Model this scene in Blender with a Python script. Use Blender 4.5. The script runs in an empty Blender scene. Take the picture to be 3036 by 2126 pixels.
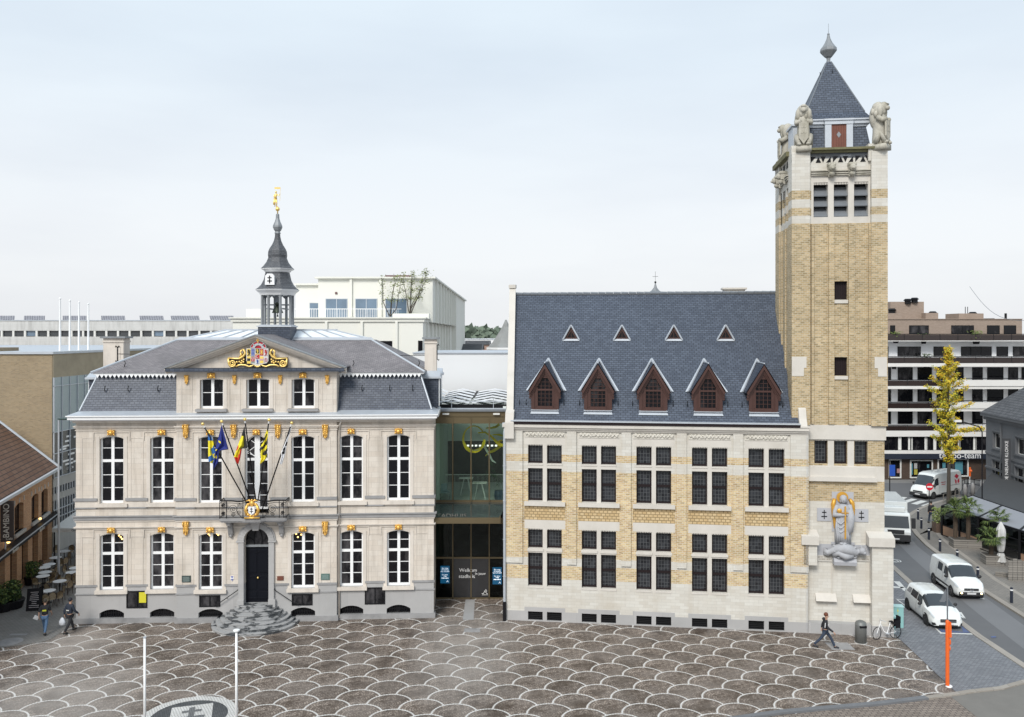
import bpy, math, random
from mathutils import Vector, Matrix
random.seed(7)
R = math.radians
S = bpy.context.scene
# ---------------------------------------------------------------- camera
F, CX, HY, H = 2512.0, 1518.0, 992.0, 16.3
cd = bpy.data.cameras.new("camera"); cam = bpy.data.objects.new("camera", cd)
S.collection.objects.link(cam); S.camera = cam
cam.location = (0, 0, H); cam.rotation_euler = (R(90), 0, 0)
cd.sensor_width = 36; cd.lens = 36*F/3036; cd.shift_y = -(1063-HY)/3036
cd.clip_start = .5; cd.clip_end = 6000
S.render.resolution_x = 1024; S.render.resolution_y = 717
S.view_settings.view_transform = 'Standard'; S.view_settings.look = 'None'
S.view_settings.exposure = 0.6; S.view_settings.gamma = 1
# ---------------------------------------------------------------- world
W = bpy.data.worlds.new("World"); S.world = W; W.use_nodes = True
SUN_EL, SUN_AZ = R(42), R(203)      # azimuth clockwise from +Y
nt = W.node_tree; N = nt.nodes; L = nt.links
for n in list(N): N.remove(n)
out = N.new('ShaderNodeOutputWorld'); bg = N.new('ShaderNodeBackground'); bg.inputs['Strength'].default_value = .1
sky = N.new('ShaderNodeTexSky'); sky.sky_type = 'NISHITA'; sky.sun_disc = False
sky.sun_elevation = SUN_EL; sky.sun_rotation = SUN_AZ; sky.dust_density = 2.5; sky.air_density = 1.0
tc = N.new('ShaderNodeTexCoord'); mp = N.new('ShaderNodeMapping'); mp.inputs['Scale'].default_value = (1, 1, 4.5)
nz = N.new('ShaderNodeTexNoise'); nz.inputs['Scale'].default_value = 1.7; nz.inputs['Detail'].default_value = 5; nz.inputs['Roughness'].default_value = .5
L.new(tc.outputs['Generated'], mp.inputs[0]); L.new(mp.outputs[0], nz.inputs['Vector'])
sep = N.new('ShaderNodeSeparateXYZ'); L.new(tc.outputs['Generated'], sep.inputs[0])
rp = N.new('ShaderNodeValToRGB')       # cloud sheet: brightness over height above the horizon
e = rp.color_ramp.elements
e[0].position = 0; e[0].color = (6.1, 6.2, 6.3, 1); e[1].position = .75; e[1].color = (4.55, 5.6, 6.45, 1)
m = e.new(.12); m.color = (6.05, 6.25, 6.45, 1); m = e.new(.3); m.color = (5.4, 6.0, 6.5, 1)
L.new(sep.outputs['Z'], rp.inputs['Fac'])
cr = N.new('ShaderNodeValToRGB'); e = cr.color_ramp.elements
e[0].position = .38; e[0].color = (.925, .93, .95, 1); e[1].position = .62; e[1].color = (1.02, 1.02, 1.02, 1)
L.new(nz.outputs['Fac'], cr.inputs['Fac'])
mul = N.new('ShaderNodeMixRGB'); mul.blend_type = 'MULTIPLY'; mul.inputs[0].default_value = 1
L.new(rp.outputs[0], mul.inputs[1]); L.new(cr.outputs[0], mul.inputs[2])
mx = N.new('ShaderNodeMixRGB'); mx.inputs[0].default_value = .93
L.new(sky.outputs[0], mx.inputs[1]); L.new(mul.outputs[0], mx.inputs[2])
L.new(mx.outputs[0], bg.inputs['Color']); L.new(bg.outputs[0], out.inputs[0])
# ---------------------------------------------------------------- sun (veiled by the cloud sheet)
sl = bpy.data.lights.new("sun", 'SUN'); sl.energy = 2.0; sl.angle = R(20); sl.color = (1, .965, .91)
so = bpy.data.objects.new("sun", sl); S.collection.objects.link(so)
sd = Vector((math.sin(SUN_AZ)*math.cos(SUN_EL), math.cos(SUN_AZ)*math.cos(SUN_EL), math.sin(SUN_EL)))
so.rotation_euler = sd.to_track_quat('Z', 'Y').to_euler()
so.location = (0, -30, 60)
COL = S.collection

# ================================================================ helpers
def gnd(x, y):                       # photo pixel -> point of the ground
    Z = F*H/(y-HY); return Vector(((x-CX)*Z/F, Z, 0))
def at(x, y, Z): return Vector(((x-CX)*Z/F, Z, H-(y-HY)*Z/F))
class Frame:                         # facade plane: u along, v into depth, z up
    def __init__(s, a, b):
        s.o = Vector((a.x, a.y)); d = Vector((b.x-a.x, b.y-a.y)); s.len = d.length
        s.t = d/s.len; s.n = Vector((-s.t.y, s.t.x)); s.ang = math.atan2(s.t.y, s.t.x)
    def uz(s, x, y, v=0):
        dx = (x-CX)/F; Z = (v+s.o.dot(s.n))/(dx*s.n.x+s.n.y)
        P = Vector((dx*Z, Z))-s.o
        return P.dot(s.t), H-(y-HY)*Z/F
    def u(s, x, v=0): return s.uz(x, 1000, v)[0]
    def z(s, x, y, v=0): return s.uz(x, y, v)[1]
    def vz(s, x, y, u):              # pixel on the side plane u = const -> (v, z)
        dx = (x-CX)/F; Z = (u+s.o.dot(s.t))/(dx*s.t.x+s.t.y)
        P = Vector((dx*Z, Z))-s.o
        return P.dot(s.n), H-(y-HY)*Z/F
def thing(name, label, cat, loc=(0, 0, 0), rz=0, group=None, kind=None):
    o = bpy.data.objects.new(name, None); COL.objects.link(o); o.empty_display_size = .3
    o.location = loc; o.rotation_euler = (0, 0, rz); tag(o, label, cat, group, kind); return o
def tag(o, label=None, cat=None, group=None, kind=None):
    if label: o['label'] = label
    if cat: o['category'] = cat
    if group: o['group'] = group
    if kind: o['kind'] = kind
    return o
def children(o): return [c for c in COL.objects if c.parent == o]
def copy_tree(o, parent=None):
    c = o.copy(); COL.objects.link(c); c.parent = parent
    for ch in children(o): copy_tree(ch, c)
    return c
SPLIT = {k: k[:-1] for k in ('roof_hooks', 'tie_rods', 'ceiling_lamps', 'handrails', 'stone_piers', 'brick_piers', 'buttress_caps', 'sloped_weatherings', 'attic_sills', 'curtains', 'roof_vents', 'roof_units', 'fins',
    'hall_lights', 'posts', 'keystones', 'bluestone_bands', 'stone_dressings', 'white_stone_bands', 'brick_pilasters', 'stone_pilasters', 'wall_panels', 'attic_panels', 'string_courses', 'mullions', 'skylight_ribs', 'window_stickers', 'flag_colours', 'heraldic_fields', 'blue_road_markings')}
SPLIT.update({'buttress': 'stone_buttress', 'brick_wall': 'brick_walling', 'hall_walls': 'hall_wall', 'side_walls': 'side_wall', 'spokes': 'spoke_set'})
class MB:
    def __init__(s): s.v = []; s.f = []; s.uvs = {}; s.M = None
    def P(s, p):
        p = Vector(p)
        if s.M is not None: p = s.M @ p
        s.v.append(p); return len(s.v)-1
    def face(s, pts, uv=None):
        s.f.append([s.P(p) for p in pts])
        if uv: s.uvs[len(s.f)-1] = uv
        return s
    def box(s, x0, x1, y0, y1, z0, z1):
        if x0 > x1: x0, x1 = x1, x0
        if y0 > y1: y0, y1 = y1, y0
        if z0 > z1: z0, z1 = z1, z0
        i = [s.P((x, y, z)) for z in (z0, z1) for y in (y0, y1) for x in (x0, x1)]
        for q in ((0, 2, 3, 1), (4, 5, 7, 6), (0, 1, 5, 4), (2, 6, 7, 3), (0, 4, 6, 2), (1, 3, 7, 5)):
            s.f.append([i[k] for k in q])
        return s
    def prism(s, pts, a, b, axis='y'):   # polygon pts extruded along an axis from a to b
        def mk(p, d): return (p[0], d, p[1]) if axis == 'y' else ((p[0], p[1], d) if axis == 'z' else (d, p[0], p[1]))
        n = len(pts); A = [s.P(mk(p, a)) for p in pts]; B = [s.P(mk(p, b)) for p in pts]
        ar = sum(pts[i][0]*pts[(i+1) % n][1]-pts[(i+1) % n][0]*pts[i][1] for i in range(n))
        flip = (ar > 0) ^ (b < a) ^ (axis == 'y')
        s.f.append(A[::-1] if flip else A); s.f.append(B if flip else B[::-1])
        for i in range(n):
            j = (i+1) % n; q = [A[i], A[j], B[j], B[i]]
            s.f.append(q if flip else q[::-1])
        return s
    def frustum(s, r0, z0, r1, z1):      # rectangles (x0,x1,y0,y1)
        a = [s.P((x, y, z0)) for x, y in ((r0[0], r0[2]), (r0[1], r0[2]), (r0[1], r0[3]), (r0[0], r0[3]))]
        b = [s.P((x, y, z1)) for x, y in ((r1[0], r1[2]), (r1[1], r1[2]), (r1[1], r1[3]), (r1[0], r1[3]))]
        s.f.append(a[::-1]); s.f.append(b)
        for i in range(4):
            j = (i+1) % 4; s.f.append([a[i], a[j], b[j], b[i]])
        return s
    def lathe(s, prof, n=12, c=(0, 0, 0), ph=0, sx=1, sy=1, cap=True):
        rings = []
        for r, z in prof:
            rings.append([s.P((c[0]+sx*r*math.cos(ph+2*math.pi*k/n), c[1]+sy*r*math.sin(ph+2*math.pi*k/n), c[2]+z)) for k in range(n)])
        for a, b in zip(rings, rings[1:]):
            for k in range(n):
                j = (k+1) % n; s.f.append([a[k], a[j], b[j], b[k]])
        if cap:
            s.f.append(rings[0][::-1]); s.f.append(rings[-1])
        return s
    def tube(s, pts, r, n=6, closed=False):
        pts = [Vector(p) for p in pts]; rings = []
        rr = r if isinstance(r, (list, tuple)) else [r]*len(pts)
        m = len(pts); pu = None
        for i, p in enumerate(pts):
            d = (pts[(i+1) % m] if (closed or i < m-1) else p)-(pts[i-1] if (closed or i > 0) else p)
            if d.length < 1e-9: d = Vector((0, 0, 1))
            d.normalize()
            u = d.orthogonal().normalized() if pu is None else (pu-d*pu.dot(d))
            if u.length < 1e-6: u = d.orthogonal()
            u.normalize(); pu = u; w = d.cross(u)
            rings.append([s.P(p+(u*math.cos(2*math.pi*k/n)+w*math.sin(2*math.pi*k/n))*rr[i]) for k in range(n)])
        for i in range(m if closed else m-1):
            a = rings[i]; b = rings[(i+1) % m]
            for k in range(n):
                j = (k+1) % n; s.f.append([a[k], a[j], b[j], b[k]])
        if not closed: s.f.append(rings[0][::-1]); s.f.append(rings[-1])
        return s
    def ball(s, c, r, n=8, m=6):
        if not isinstance(r, (tuple, list)): r = (r, r, r)
        c = Vector(c); rings = []
        for i in range(1, m):
            t = math.pi*i/m
            rings.append([s.P((c.x+r[0]*math.sin(t)*math.cos(2*math.pi*k/n), c.y+r[1]*math.sin(t)*math.sin(2*math.pi*k/n), c.z+r[2]*math.cos(t))) for k in range(n)])
        T = s.P((c.x, c.y, c.z+r[2])); B = s.P((c.x, c.y, c.z-r[2]))
        for k in range(n):
            j = (k+1) % n
            s.f.append([T, rings[0][k], rings[0][j]]); s.f.append([B, rings[-1][j], rings[-1][k]])
            for a, b in zip(rings, rings[1:]): s.f.append([a[k], b[k], b[j], a[j]])
        return s
    def build(s, name, mat, parent=None, smooth=False, loc=None, bevel=0):
        if not s.f: return None
        if name in SPLIT:                # countable pieces become objects of their own
            par = list(range(len(s.v)))
            def fd(i):
                while par[i] != i: par[i] = par[par[i]]; i = par[i]
                return i
            for f in s.f:
                for i in f[1:]: par[fd(i)] = fd(f[0])
            g = {}
            for k, f in enumerate(s.f): g.setdefault(fd(f[0]), []).append(k)
            G = []
            for ks in g.values():
                P = [s.v[i] for k in ks for i in s.f[k]]; bb = [min(p[j] for p in P)-.012 for j in range(3)]+[max(p[j] for p in P)+.012 for j in range(3)]; grp = [ks, bb]; keep = []
                for h in G:
                    if all(h[1][j] <= grp[1][j+3] and grp[1][j] <= h[1][j+3] for j in range(3)): grp = [h[0]+grp[0], [min(h[1][j], grp[1][j]) for j in range(3)]+[max(h[1][j+3], grp[1][j+3]) for j in range(3)]]
                    else: keep.append(h)
                G = keep+[grp]
            first = None
            for ks, _ in G:
                q = MB(); mp_ = {}
                for k in ks:
                    for i in s.f[k]:
                        if i not in mp_: mp_[i] = len(q.v); q.v.append(s.v[i])
                    q.f.append([mp_[i] for i in s.f[k]])
                o = q.build(SPLIT[name], mat, parent, smooth, loc, bevel); first = first or o
            return first
        me = bpy.data.meshes.new(name); me.from_pydata([tuple(v) for v in s.v], [], s.f); me.update()
        uvl = me.uv_layers.new(name="UVMap")
        for p in me.polygons:
            n = p.normal; cu = s.uvs.get(p.index)
            if abs(n.z) > .97: tu = Vector((1, 0, 0)); tv = Vector((0, 1, 0))
            else:
                tu = Vector((-n.y, n.x, 0)).normalized(); tv = n.cross(tu)
            for k, li in enumerate(p.loop_indices):
                if cu: uvl.data[li].uv = cu[k]
                else:
                    q = me.vertices[me.loops[li].vertex_index].co; uvl.data[li].uv = (q.dot(tu), q.dot(tv))
            p.use_smooth = smooth
        if mat: me.materials.append(mat)
        o = bpy.data.objects.new(name, me); COL.objects.link(o)
        if parent: o.parent = parent
        if loc: o.location = loc
        if bevel:
            b = o.modifiers.new('bevel', 'BEVEL'); b.width = bevel; b.segments = 2; b.limit_method = 'ANGLE'; b.angle_limit = R(40)
        return o
def text(name, body, size, mat, parent, loc, rot=(R(90), 0, 0), ext=.004, align='CENTER', label=None):
    c = bpy.data.curves.new(name, 'FONT'); c.body = body; c.size = size; c.extrude = ext; c.align_x = align; c.align_y = 'CENTER'
    c.space_line = .9
    o = bpy.data.objects.new(name, c); dg = None
    COL.objects.link(o); bpy.context.view_layer.update()
    dg = bpy.context.evaluated_depsgraph_get(); me = bpy.data.meshes.new_from_object(o.evaluated_get(dg))
    bpy.data.objects.remove(o); bpy.data.curves.remove(c)
    me.name = name; me.materials.clear(); me.materials.append(mat)
    o = bpy.data.objects.new(name, me); COL.objects.link(o); o.parent = parent; o.location = loc; o.rotation_euler = rot
    if label: o['label'] = label
    return o

# ---------------------------------------------------------------- materials
class E:                               # tiny expression wrapper over math nodes
    def __init__(s, t, sock): s.t = t; s.s = sock
    def op(s, o, *a, clamp=False):
        n = s.t.nodes.new('ShaderNodeMath'); n.operation = o; n.use_clamp = clamp
        s.t.links.new(s.s, n.inputs[0])
        for i, x in enumerate(a):
            if isinstance(x, E): s.t.links.new(x.s, n.inputs[i+1])
            else: n.inputs[i+1].default_value = x
        return E(s.t, n.outputs[0])
    def __add__(s, o): return s.op('ADD', o)
    def __sub__(s, o): return s.op('SUBTRACT', o)
    def __mul__(s, o): return s.op('MULTIPLY', o)
    def __truediv__(s, o): return s.op('DIVIDE', o)
    def lt(s, o): return s.op('LESS_THAN', o)
    def gt(s, o): return s.op('GREATER_THAN', o)
def mixf(a, b, f): return a+(b-a)*f    # f: E
MATS = {}
def newmat(name):
    m = bpy.data.materials.new(name); m.use_nodes = True
    t = m.node_tree; b = t.nodes['Principled BSDF']; return m, t, b
def rgb(t, c):
    n = t.nodes.new('ShaderNodeRGB'); n.outputs[0].default_value = (*c, 1); return n.outputs[0]
def mixc(t, a, b, f, mode='MIX'):
    n = t.nodes.new('ShaderNodeMixRGB'); n.blend_type = mode
    for i, x in ((1, a), (2, b)):
        if isinstance(x, tuple): n.inputs[i].default_value = (*x, 1)
        else: t.links.new(x, n.inputs[i])
    if isinstance(f, E): t.links.new(f.s, n.inputs[0])
    elif isinstance(f, (int, float)): n.inputs[0].default_value = f
    else: t.links.new(f, n.inputs[0])
    return n.outputs[0]
def noise(t, vec, scale, detail=4, rough=.55, stretch=None):
    n = t.nodes.new('ShaderNodeTexNoise'); n.inputs['Scale'].default_value = scale
    n.inputs['Detail'].default_value = detail; n.inputs['Roughness'].default_value = rough
    if stretch:
        m = t.nodes.new('ShaderNodeMapping'); m.inputs['Scale'].default_value = stretch
        t.links.new(vec, m.inputs[0]); vec = m.outputs[0]
    t.links.new(vec, n.inputs['Vector']); return E(t, n.outputs['Fac'])
def ramp(t, e_, a, b):                 # smoothstep-like remap a..b -> 0..1
    n = t.nodes.new('ShaderNodeMapRange'); n.inputs[1].default_value = a; n.inputs[2].default_value = b
    t.links.new(e_.s, n.inputs[0]); return E(t, n.outputs[0])
def pmat(name, col, rough=.7, metal=0, var=.12, scale=1.2, bump=0, brick=None, dirt=None, dirtcol=(.1, .095, .08),
         streak=0, spec=.5, fine=.06, fscale=14, coat=0):
    if name in MATS: return MATS[name]
    m, t, b = newmat(name)
    tc = t.nodes.new('ShaderNodeTexCoord'); ob = tc.outputs['Object']; uv = tc.outputs['UV']
    c = rgb(t, col); hgt = None
    if brick:                          # (w, h, mortar, mortarcol, col2[, bias])
        bt = t.nodes.new('ShaderNodeTexBrick'); t.links.new(uv, bt.inputs['Vector'])
        bt.inputs['Scale'].default_value = 1; bt.inputs['Brick Width'].default_value = brick[0]; bt.inputs['Row Height'].default_value = brick[1]
        bt.inputs['Mortar Size'].default_value = brick[2]; bt.inputs['Mortar Smooth'].default_value = .2
        bt.inputs['Color1'].default_value = (*col, 1); bt.inputs['Color2'].default_value = (*brick[4], 1)
        bt.inputs['Mortar'].default_value = (*brick[3], 1); bt.inputs['Bias'].default_value = brick[5] if len(brick) > 5 else 0
        c = bt.outputs['Color']; hgt = E(t, bt.outputs['Fac'])
        if len(brick) > 6:             # scattered odd bricks
            vn = t.nodes.new('ShaderNodeTexBrick'); t.links.new(uv, vn.inputs['Vector'])
            for k in ('Scale', 'Brick Width', 'Row Height', 'Mortar Size'): vn.inputs[k].default_value = bt.inputs[k].default_value
            vn.inputs['Mortar Size'].default_value = 0
            vn.inputs['Color1'].default_value = (0, 0, 0, 1); vn.inputs['Color2'].default_value = (1, 1, 1, 1); vn.inputs['Bias'].default_value = brick[6]
            vn.offset_frequency = 2
            mp = t.nodes.new('ShaderNodeMapping'); mp.inputs['Location'].default_value = (brick[0]*12, brick[1]*26, 0)
            t.links.new(uv, mp.inputs[0]); t.links.new(mp.outputs[0], vn.inputs['Vector'])
            f = (E(t, vn.outputs['Color']))
            c = mixc(t, c, brick[7], f*(hgt*-1+1)*.85)
    n1 = noise(t, ob, scale, 5)
    g = n1*(2*var)+(1-var)
    n2 = noise(t, ob, fscale, 3)
    g = g*(n2*(2*fine)+(1-fine))
    cmb = t.nodes.new('ShaderNodeCombineXYZ')
    for i in range(3): t.links.new(g.s, cmb.inputs[i])
    c = mixc(t, c, cmb.outputs[0], 1.0, 'MULTIPLY')
    if dirt:
        d = ramp(t, noise(t, ob, .55, 7, .65), 0.49, .7)*dirt; c = mixc(t, c, dirtcol, d)
    if streak:
        d = ramp(t, noise(t, ob, 2.2, 4, .6, (1, 1, .12)), .47, .68)*streak; c = mixc(t, c, dirtcol, d)
    t.links.new(c, b.inputs['Base Color'])
    rr = (n2*.16+(rough-.08)); t.links.new(rr.s, b.inputs['Roughness'])
    b.inputs['Metallic'].default_value = metal; b.inputs['Specular IOR Level'].default_value = spec
    if coat: b.inputs['Coat Weight'].default_value = coat; b.inputs['Coat Roughness'].default_value = .08
    if bump:
        bp = t.nodes.new('ShaderNodeBump'); bp.inputs['Strength'].default_value = min(1, bump); bp.inputs['Distance'].default_value = .012
        h = n2
        if hgt: h = n2*.5-hgt
        t.links.new(h.s, bp.inputs['Height']); t.links.new(bp.outputs[0], b.inputs['Normal'])
    MATS[name] = m; return m
M = {}
M['stone'] = pmat('beige_limestone', (.65, .59, .52), .8, var=.09, brick=(.72, .30, .006, (.46, .42, .37), (.60, .53, .455), 0), dirt=.3, streak=.34, dirtcol=(.25, .215, .175), bump=.3, scale=.9)
M['stonesm'] = pmat('smooth_beige_limestone', (.64, .58, .515), .8, var=.1, dirt=.22, streak=.22, dirtcol=(.2, .18, .155), scale=1.5)
M['blue'] = pmat('grey_bluestone', (.40, .39, .385), .75, var=.16, brick=(1.6, 2.2, .004, (.29, .285, .285), (.36, .355, .35), 0), dirt=.15, dirtcol=(.12, .12, .12), scale=1.1, fine=.1, fscale=25)
M['bluedk'] = pmat('weathered_bluestone', (.29, .285, .285), .7, var=.25, dirt=.45, dirtcol=(.07, .07, .075), scale=2)
M['step'] = pmat('wet_bluestone', (.27, .275, .285), .5, var=.3, dirt=.0, scale=1.5)
M['slate'] = pmat('blue_slate', (.042, .053, .08), .5, var=.16, brick=(.27, .135, .012, (.022, .026, .034), (.08, .093, .122), 0), bump=.6, fine=.12, scale=.7, spec=.45)
M['slate2'] = pmat('aged_slate', (.185, .168, .175), .65, var=.3, brick=(.25, .12, .012, (.085, .08, .084), (.25, .228, .232), 0), bump=.6, fine=.25, fscale=9, dirt=.45, dirtcol=(.075, .07, .072), scale=.8)
M['slatewet'] = pmat('blue_slate_large_roof', (.045, .058, .086), .5, var=.18, brick=(.27, .15, .014, (.017, .021, .029), (.074, .092, .128), 0), bump=.6, fine=.15, scale=.35, spec=.5)
M['slate3'] = pmat('turret_slate', (.075, .08, .09), .6, var=.25, brick=(.2, .1, .01, (.03, .03, .035), (.12, .125, .135), 0), bump=.5)
M['zinc'] = pmat('zinc', (.50, .53, .57), .5, metal=.35, var=.12, scale=2)
M['zincdk'] = pmat('dark_zinc', (.2, .215, .235), .5, metal=.4, var=.2, scale=2)
M['lead'] = pmat('lead', (.25, .265, .28), .6, metal=.3, var=.25, scale=3, streak=.3)
M['white'] = pmat('white_paint', (.82, .82, .82), .45, var=.03)
M['offwhite'] = pmat('offwhite_paint', (.70, .69, .66), .55, var=.06)
M['gold'] = pmat('gilding', (.80, .48, .12), .42, metal=.6, var=.2, scale=8, fine=.2, fscale=30)
M['goldlt'] = pmat('pale_gilding', (.92, .66, .22), .36, metal=.6, var=.18, scale=9)
M['black'] = pmat('black_metal', (.010, .010, .012), .5, var=.1, spec=.2)
M['door'] = pmat('dark_door_paint', (.005, .006, .010), .5, var=.1, spec=.14)
M['glass'] = pmat('dark_window_glass', (.012, .012, .016), .05, var=.4, scale=.9, fine=0, spec=.3)
for g_n in ('glass',):                  # panes differ: blinds, curtains, things inside, plus pale reflections painted into the colour
    t = M[g_n].node_tree; b = t.nodes['Principled BSDF']; oi = E(t, t.nodes.new('ShaderNodeObjectInfo').outputs['Random']); ob = t.nodes.new('ShaderNodeTexCoord').outputs['Object']
    n_ = noise(t, ob, 1.6, 4, .6, (1, 1, .5)); f_ = ramp(t, n_+oi*.3, .68, .95)
    t.links.new(mixc(t, (.006, .006, .008), (.10, .095, .10), f_*.75), b.inputs['Base Color'])
    bp = t.nodes.new('ShaderNodeBump'); bp.inputs['Strength'].default_value = .07; bp.inputs['Distance'].default_value = .02; t.links.new(noise(t, ob, 2.5, 1).s, bp.inputs['Height']); t.links.new(bp.outputs[0], b.inputs['Normal'])
M['grille'] = pmat('dark_grille', (.012, .012, .013), .7, spec=.15)
M['ybrick'] = pmat('yellow_brick', (.46, .315, .17), .85, var=.2, brick=(.25, .1, .014, (.60, .54, .43), (.64, .50, .28), 0, -.5, (.17, .13, .05)), bump=.5, scale=.8, fine=.12, fscale=9)
M['ybrick2'] = pmat('tower_brick', (.39, .28, .145), .85, var=.26, brick=(.25, .1, .014, (.50, .44, .33), (.53, .405, .24), 0, -.36, (.13, .105, .045)), bump=.5, scale=.6, dirt=.18, dirtcol=(.25, .2, .11), fine=.12, fscale=9)
M['pbrick'] = pmat('patterned_brick', (.50, .355, .18), .85, var=.14, brick=(.24, .16, .02, (.28, .2, .1), (.60, .46, .27), 0), bump=1, scale=1.5)
M['wstone'] = pmat('white_limestone', (.615, .595, .545), .8, var=.1, brick=(.5, .17, .006, (.46, .44, .40), (.54, .51, .455), 0), dirt=.28, dirtcol=(.40, .34, .26), scale=1.1, streak=.2, bump=.25)
M['wstonesm'] = pmat('dressed_white_stone', (.58, .545, .495), .8, var=.1, dirt=.25, dirtcol=(.3, .27, .21), scale=1.2)
M['wstonemoss'] = pmat('mossy_stone', (.15, .14, .075), .9, var=.5, dirt=.8, dirtcol=(.055, .04, .02), scale=3, fine=.3)
M['carved'] = pmat('carved_grey_limestone', (.45, .425, .365), .85, var=.3, dirt=.55, streak=.5, dirtcol=(.17, .155, .10), scale=3, fine=.2, bump=.4)
M['statue'] = pmat('blue_grey_statue_stone', (.37, .375, .395), .8, var=.14, scale=4, fine=.15)
M['plaque'] = pmat('grey_stone_plaque', (.40, .405, .43), .8, var=.08)
M['wood'] = pmat('red_brown_wood', (.058, .022, .016), .5, var=.2, scale=3, streak=.2, dirtcol=(.05, .02, .014))
M['wood2'] = pmat('orange_brown_wood', (.15, .05, .03), .55, var=.25, scale=3)
M['dkframe'] = pmat('dark_brown_frame', (.017, .011, .012), .55, var=.15, spec=.2)
M['bronze'] = pmat('bronze_metal', (.145, .112, .062), .5, metal=.5, var=.12, scale=2)
M['concrete'] = pmat('grey_concrete', (.42, .41, .39), .85, var=.12, scale=1, streak=.15)
M['ivory'] = pmat('ivory_render', (.74, .73, .67), .75, var=.03, scale=.4, fine=.02)
M['whitewall'] = pmat('white_cladding', (.72, .725, .73), .7, var=.025, scale=.4, fine=.015)
# ================================================================ ground
def sheet(name, pts, z, mat, label=None):
    b = MB(); b.face([(p[0], p[1], z) for p in pts])
    o = b.build(name, mat); 
    n = o.data.polygons[0].normal
    if n.z < 0: o.data.flip_normals()
    return tag(o, kind='structure')
m, t, bs = newmat('far_ground'); ob = t.nodes.new('ShaderNodeTexCoord').outputs['Object']
c = mixc(t, (.16, .155, .15), (.24, .235, .225), noise(t, ob, .3, 6)); c = mixc(t, c, (.5, .5, .5), noise(t, ob, 14, 3), 'OVERLAY')
t.links.new(c, bs.inputs['Base Color']); bs.inputs['Roughness'].default_value = .8
sheet('ground', [(-900, -300), (900, -300), (900, 2500), (-900, 2500)], -.02, m)
# square: cobbles laid in fish-scale fans with white stone arcs
m, t, bs = newmat('fan_cobbles'); tcn = t.nodes.new('ShaderNodeTexCoord'); ob = tcn.outputs['Object']
sp3 = t.nodes.new('ShaderNodeSeparateXYZ'); t.links.new(ob, sp3.inputs[0])
X, Y = E(t, sp3.outputs[0]), E(t, sp3.outputs[1])
ang = R(11.3); C0 = (-3.993, 44.01); WS, HS, RS, LW = 2.69, .777, 1.035, .078
dx, dy = X-C0[0], Y-C0[1]
ax = dx*math.cos(ang)+dy*math.sin(ang); ay = dy*math.cos(ang)-dx*math.sin(ang)
k0 = ((ay-RS)/HS).op('CEIL')
rS = None
cand = []
for j in range(3):
    k = k0+float(j) if j else k0
    ry = ay-k*HS
    par = (k*.5).op('FRACT')
    fx = ax/WS-par
    rx = (fx-fx.op('ROUND'))*WS
    d = (rx*rx+ry*ry).op('SQRT')
    cand.append((d.lt(RS), d, rx, ry, k, fx.op('ROUND')))
def sel(i):
    a, b_, c_ = cand[0][i], cand[1][i], cand[2][i]
    return mixf(mixf(c_, b_, cand[1][0]), a, cand[0][0])
dd, rx, ry, kk, ii = sel(1), sel(2), sel(3), sel(4), sel(5)
th_ = rx.op('ARCTAN2', ry)
cv = t.nodes.new('ShaderNodeCombineXYZ'); t.links.new((th_*.62).s, cv.inputs[0]); t.links.new(dd.s, cv.inputs[1])
bt = t.nodes.new('ShaderNodeTexBrick'); t.links.new(cv.outputs[0], bt.inputs['Vector'])
bt.inputs['Scale'].default_value = 1; bt.inputs['Brick Width'].default_value = .13; bt.inputs['Row Height'].default_value = .11; bt.inputs['Mortar Size'].default_value = .011
bt.inputs['Color1'].default_value = (.105, .078, .060, 1); bt.inputs['Color2'].default_value = (.33, .272, .228, 1); bt.inputs['Mortar'].default_value = (.055, .043, .035, 1)
c = bt.outputs['Color']
big = noise(t, ob, .85, 5, .6); worn = ramp(t, noise(t, ob, .45, 5, .6), .46, .66)
c = mixc(t, c, (.04, .026, .018), ramp(t, big, .5, .62)*.68)
c = mixc(t, c, (.26, .225, .20), worn*.4)
wn = t.nodes.new('ShaderNodeTexWhiteNoise'); wn.noise_dimensions = '2D'
cv2 = t.nodes.new('ShaderNodeCombineXYZ'); t.links.new(kk.s, cv2.inputs[0]); t.links.new(ii.s, cv2.inputs[1]); t.links.new(cv2.outputs[0], wn.inputs['Vector'])
g = E(t, wn.outputs['Value'])*.3+.85; gv = t.nodes.new('ShaderNodeCombineXYZ')
for i in range(3): t.links.new(g.s, gv.inputs[i])
c = mixc(t, c, gv.outputs[0], 1.0, 'MULTIPLY')
# paler zones in front of the glass entrance and at the lower left
def blob(cx, cy, rx_, ry_):
    q = ((X-cx)*(1/rx_)).op('POWER', 2.0)+((Y-cy)*(1/ry_)).op('POWER', 2.0)
    return ramp(t, q, 1.0, .0)
pale_zone = blob(-2.4, 44, 3.2, 8.5)+blob(-20.5, 38, 5, 5)+blob(-23, 44.5, 3, 3)
c = mixc(t, c, (.40, .365, .335), (pale_zone*(noise(t, ob, 1.2, 4)+.35)*.55).op('MINIMUM', .8))
stone = ((th_*RS*7.7).op('FRACT')).gt(.12)
line = (dd.gt(RS-LW))*stone
c = mixc(t, c, (.68, .665, .64), line*(noise(t, ob, 3, 4)*.35+.75))
t.links.new(c, bs.inputs['Base Color'])
t.links.new((ramp(t, big, .45, .62)*-.28+.68).s, bs.inputs['Roughness'])
bp = t.nodes.new('ShaderNodeBump'); bp.inputs['Strength'].default_value = .6; bp.inputs['Distance'].default_value = .015
t.links.new((E(t, bt.outputs['Fac'])*-1.0).s, bp.inputs['Height']); t.links.new(bp.outputs[0], bs.inputs['Normal'])
g_ = lambda x, y: tuple(gnd(x, y)[:2])
sq = [(-60, 20), (-27.5, 30)]
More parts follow.
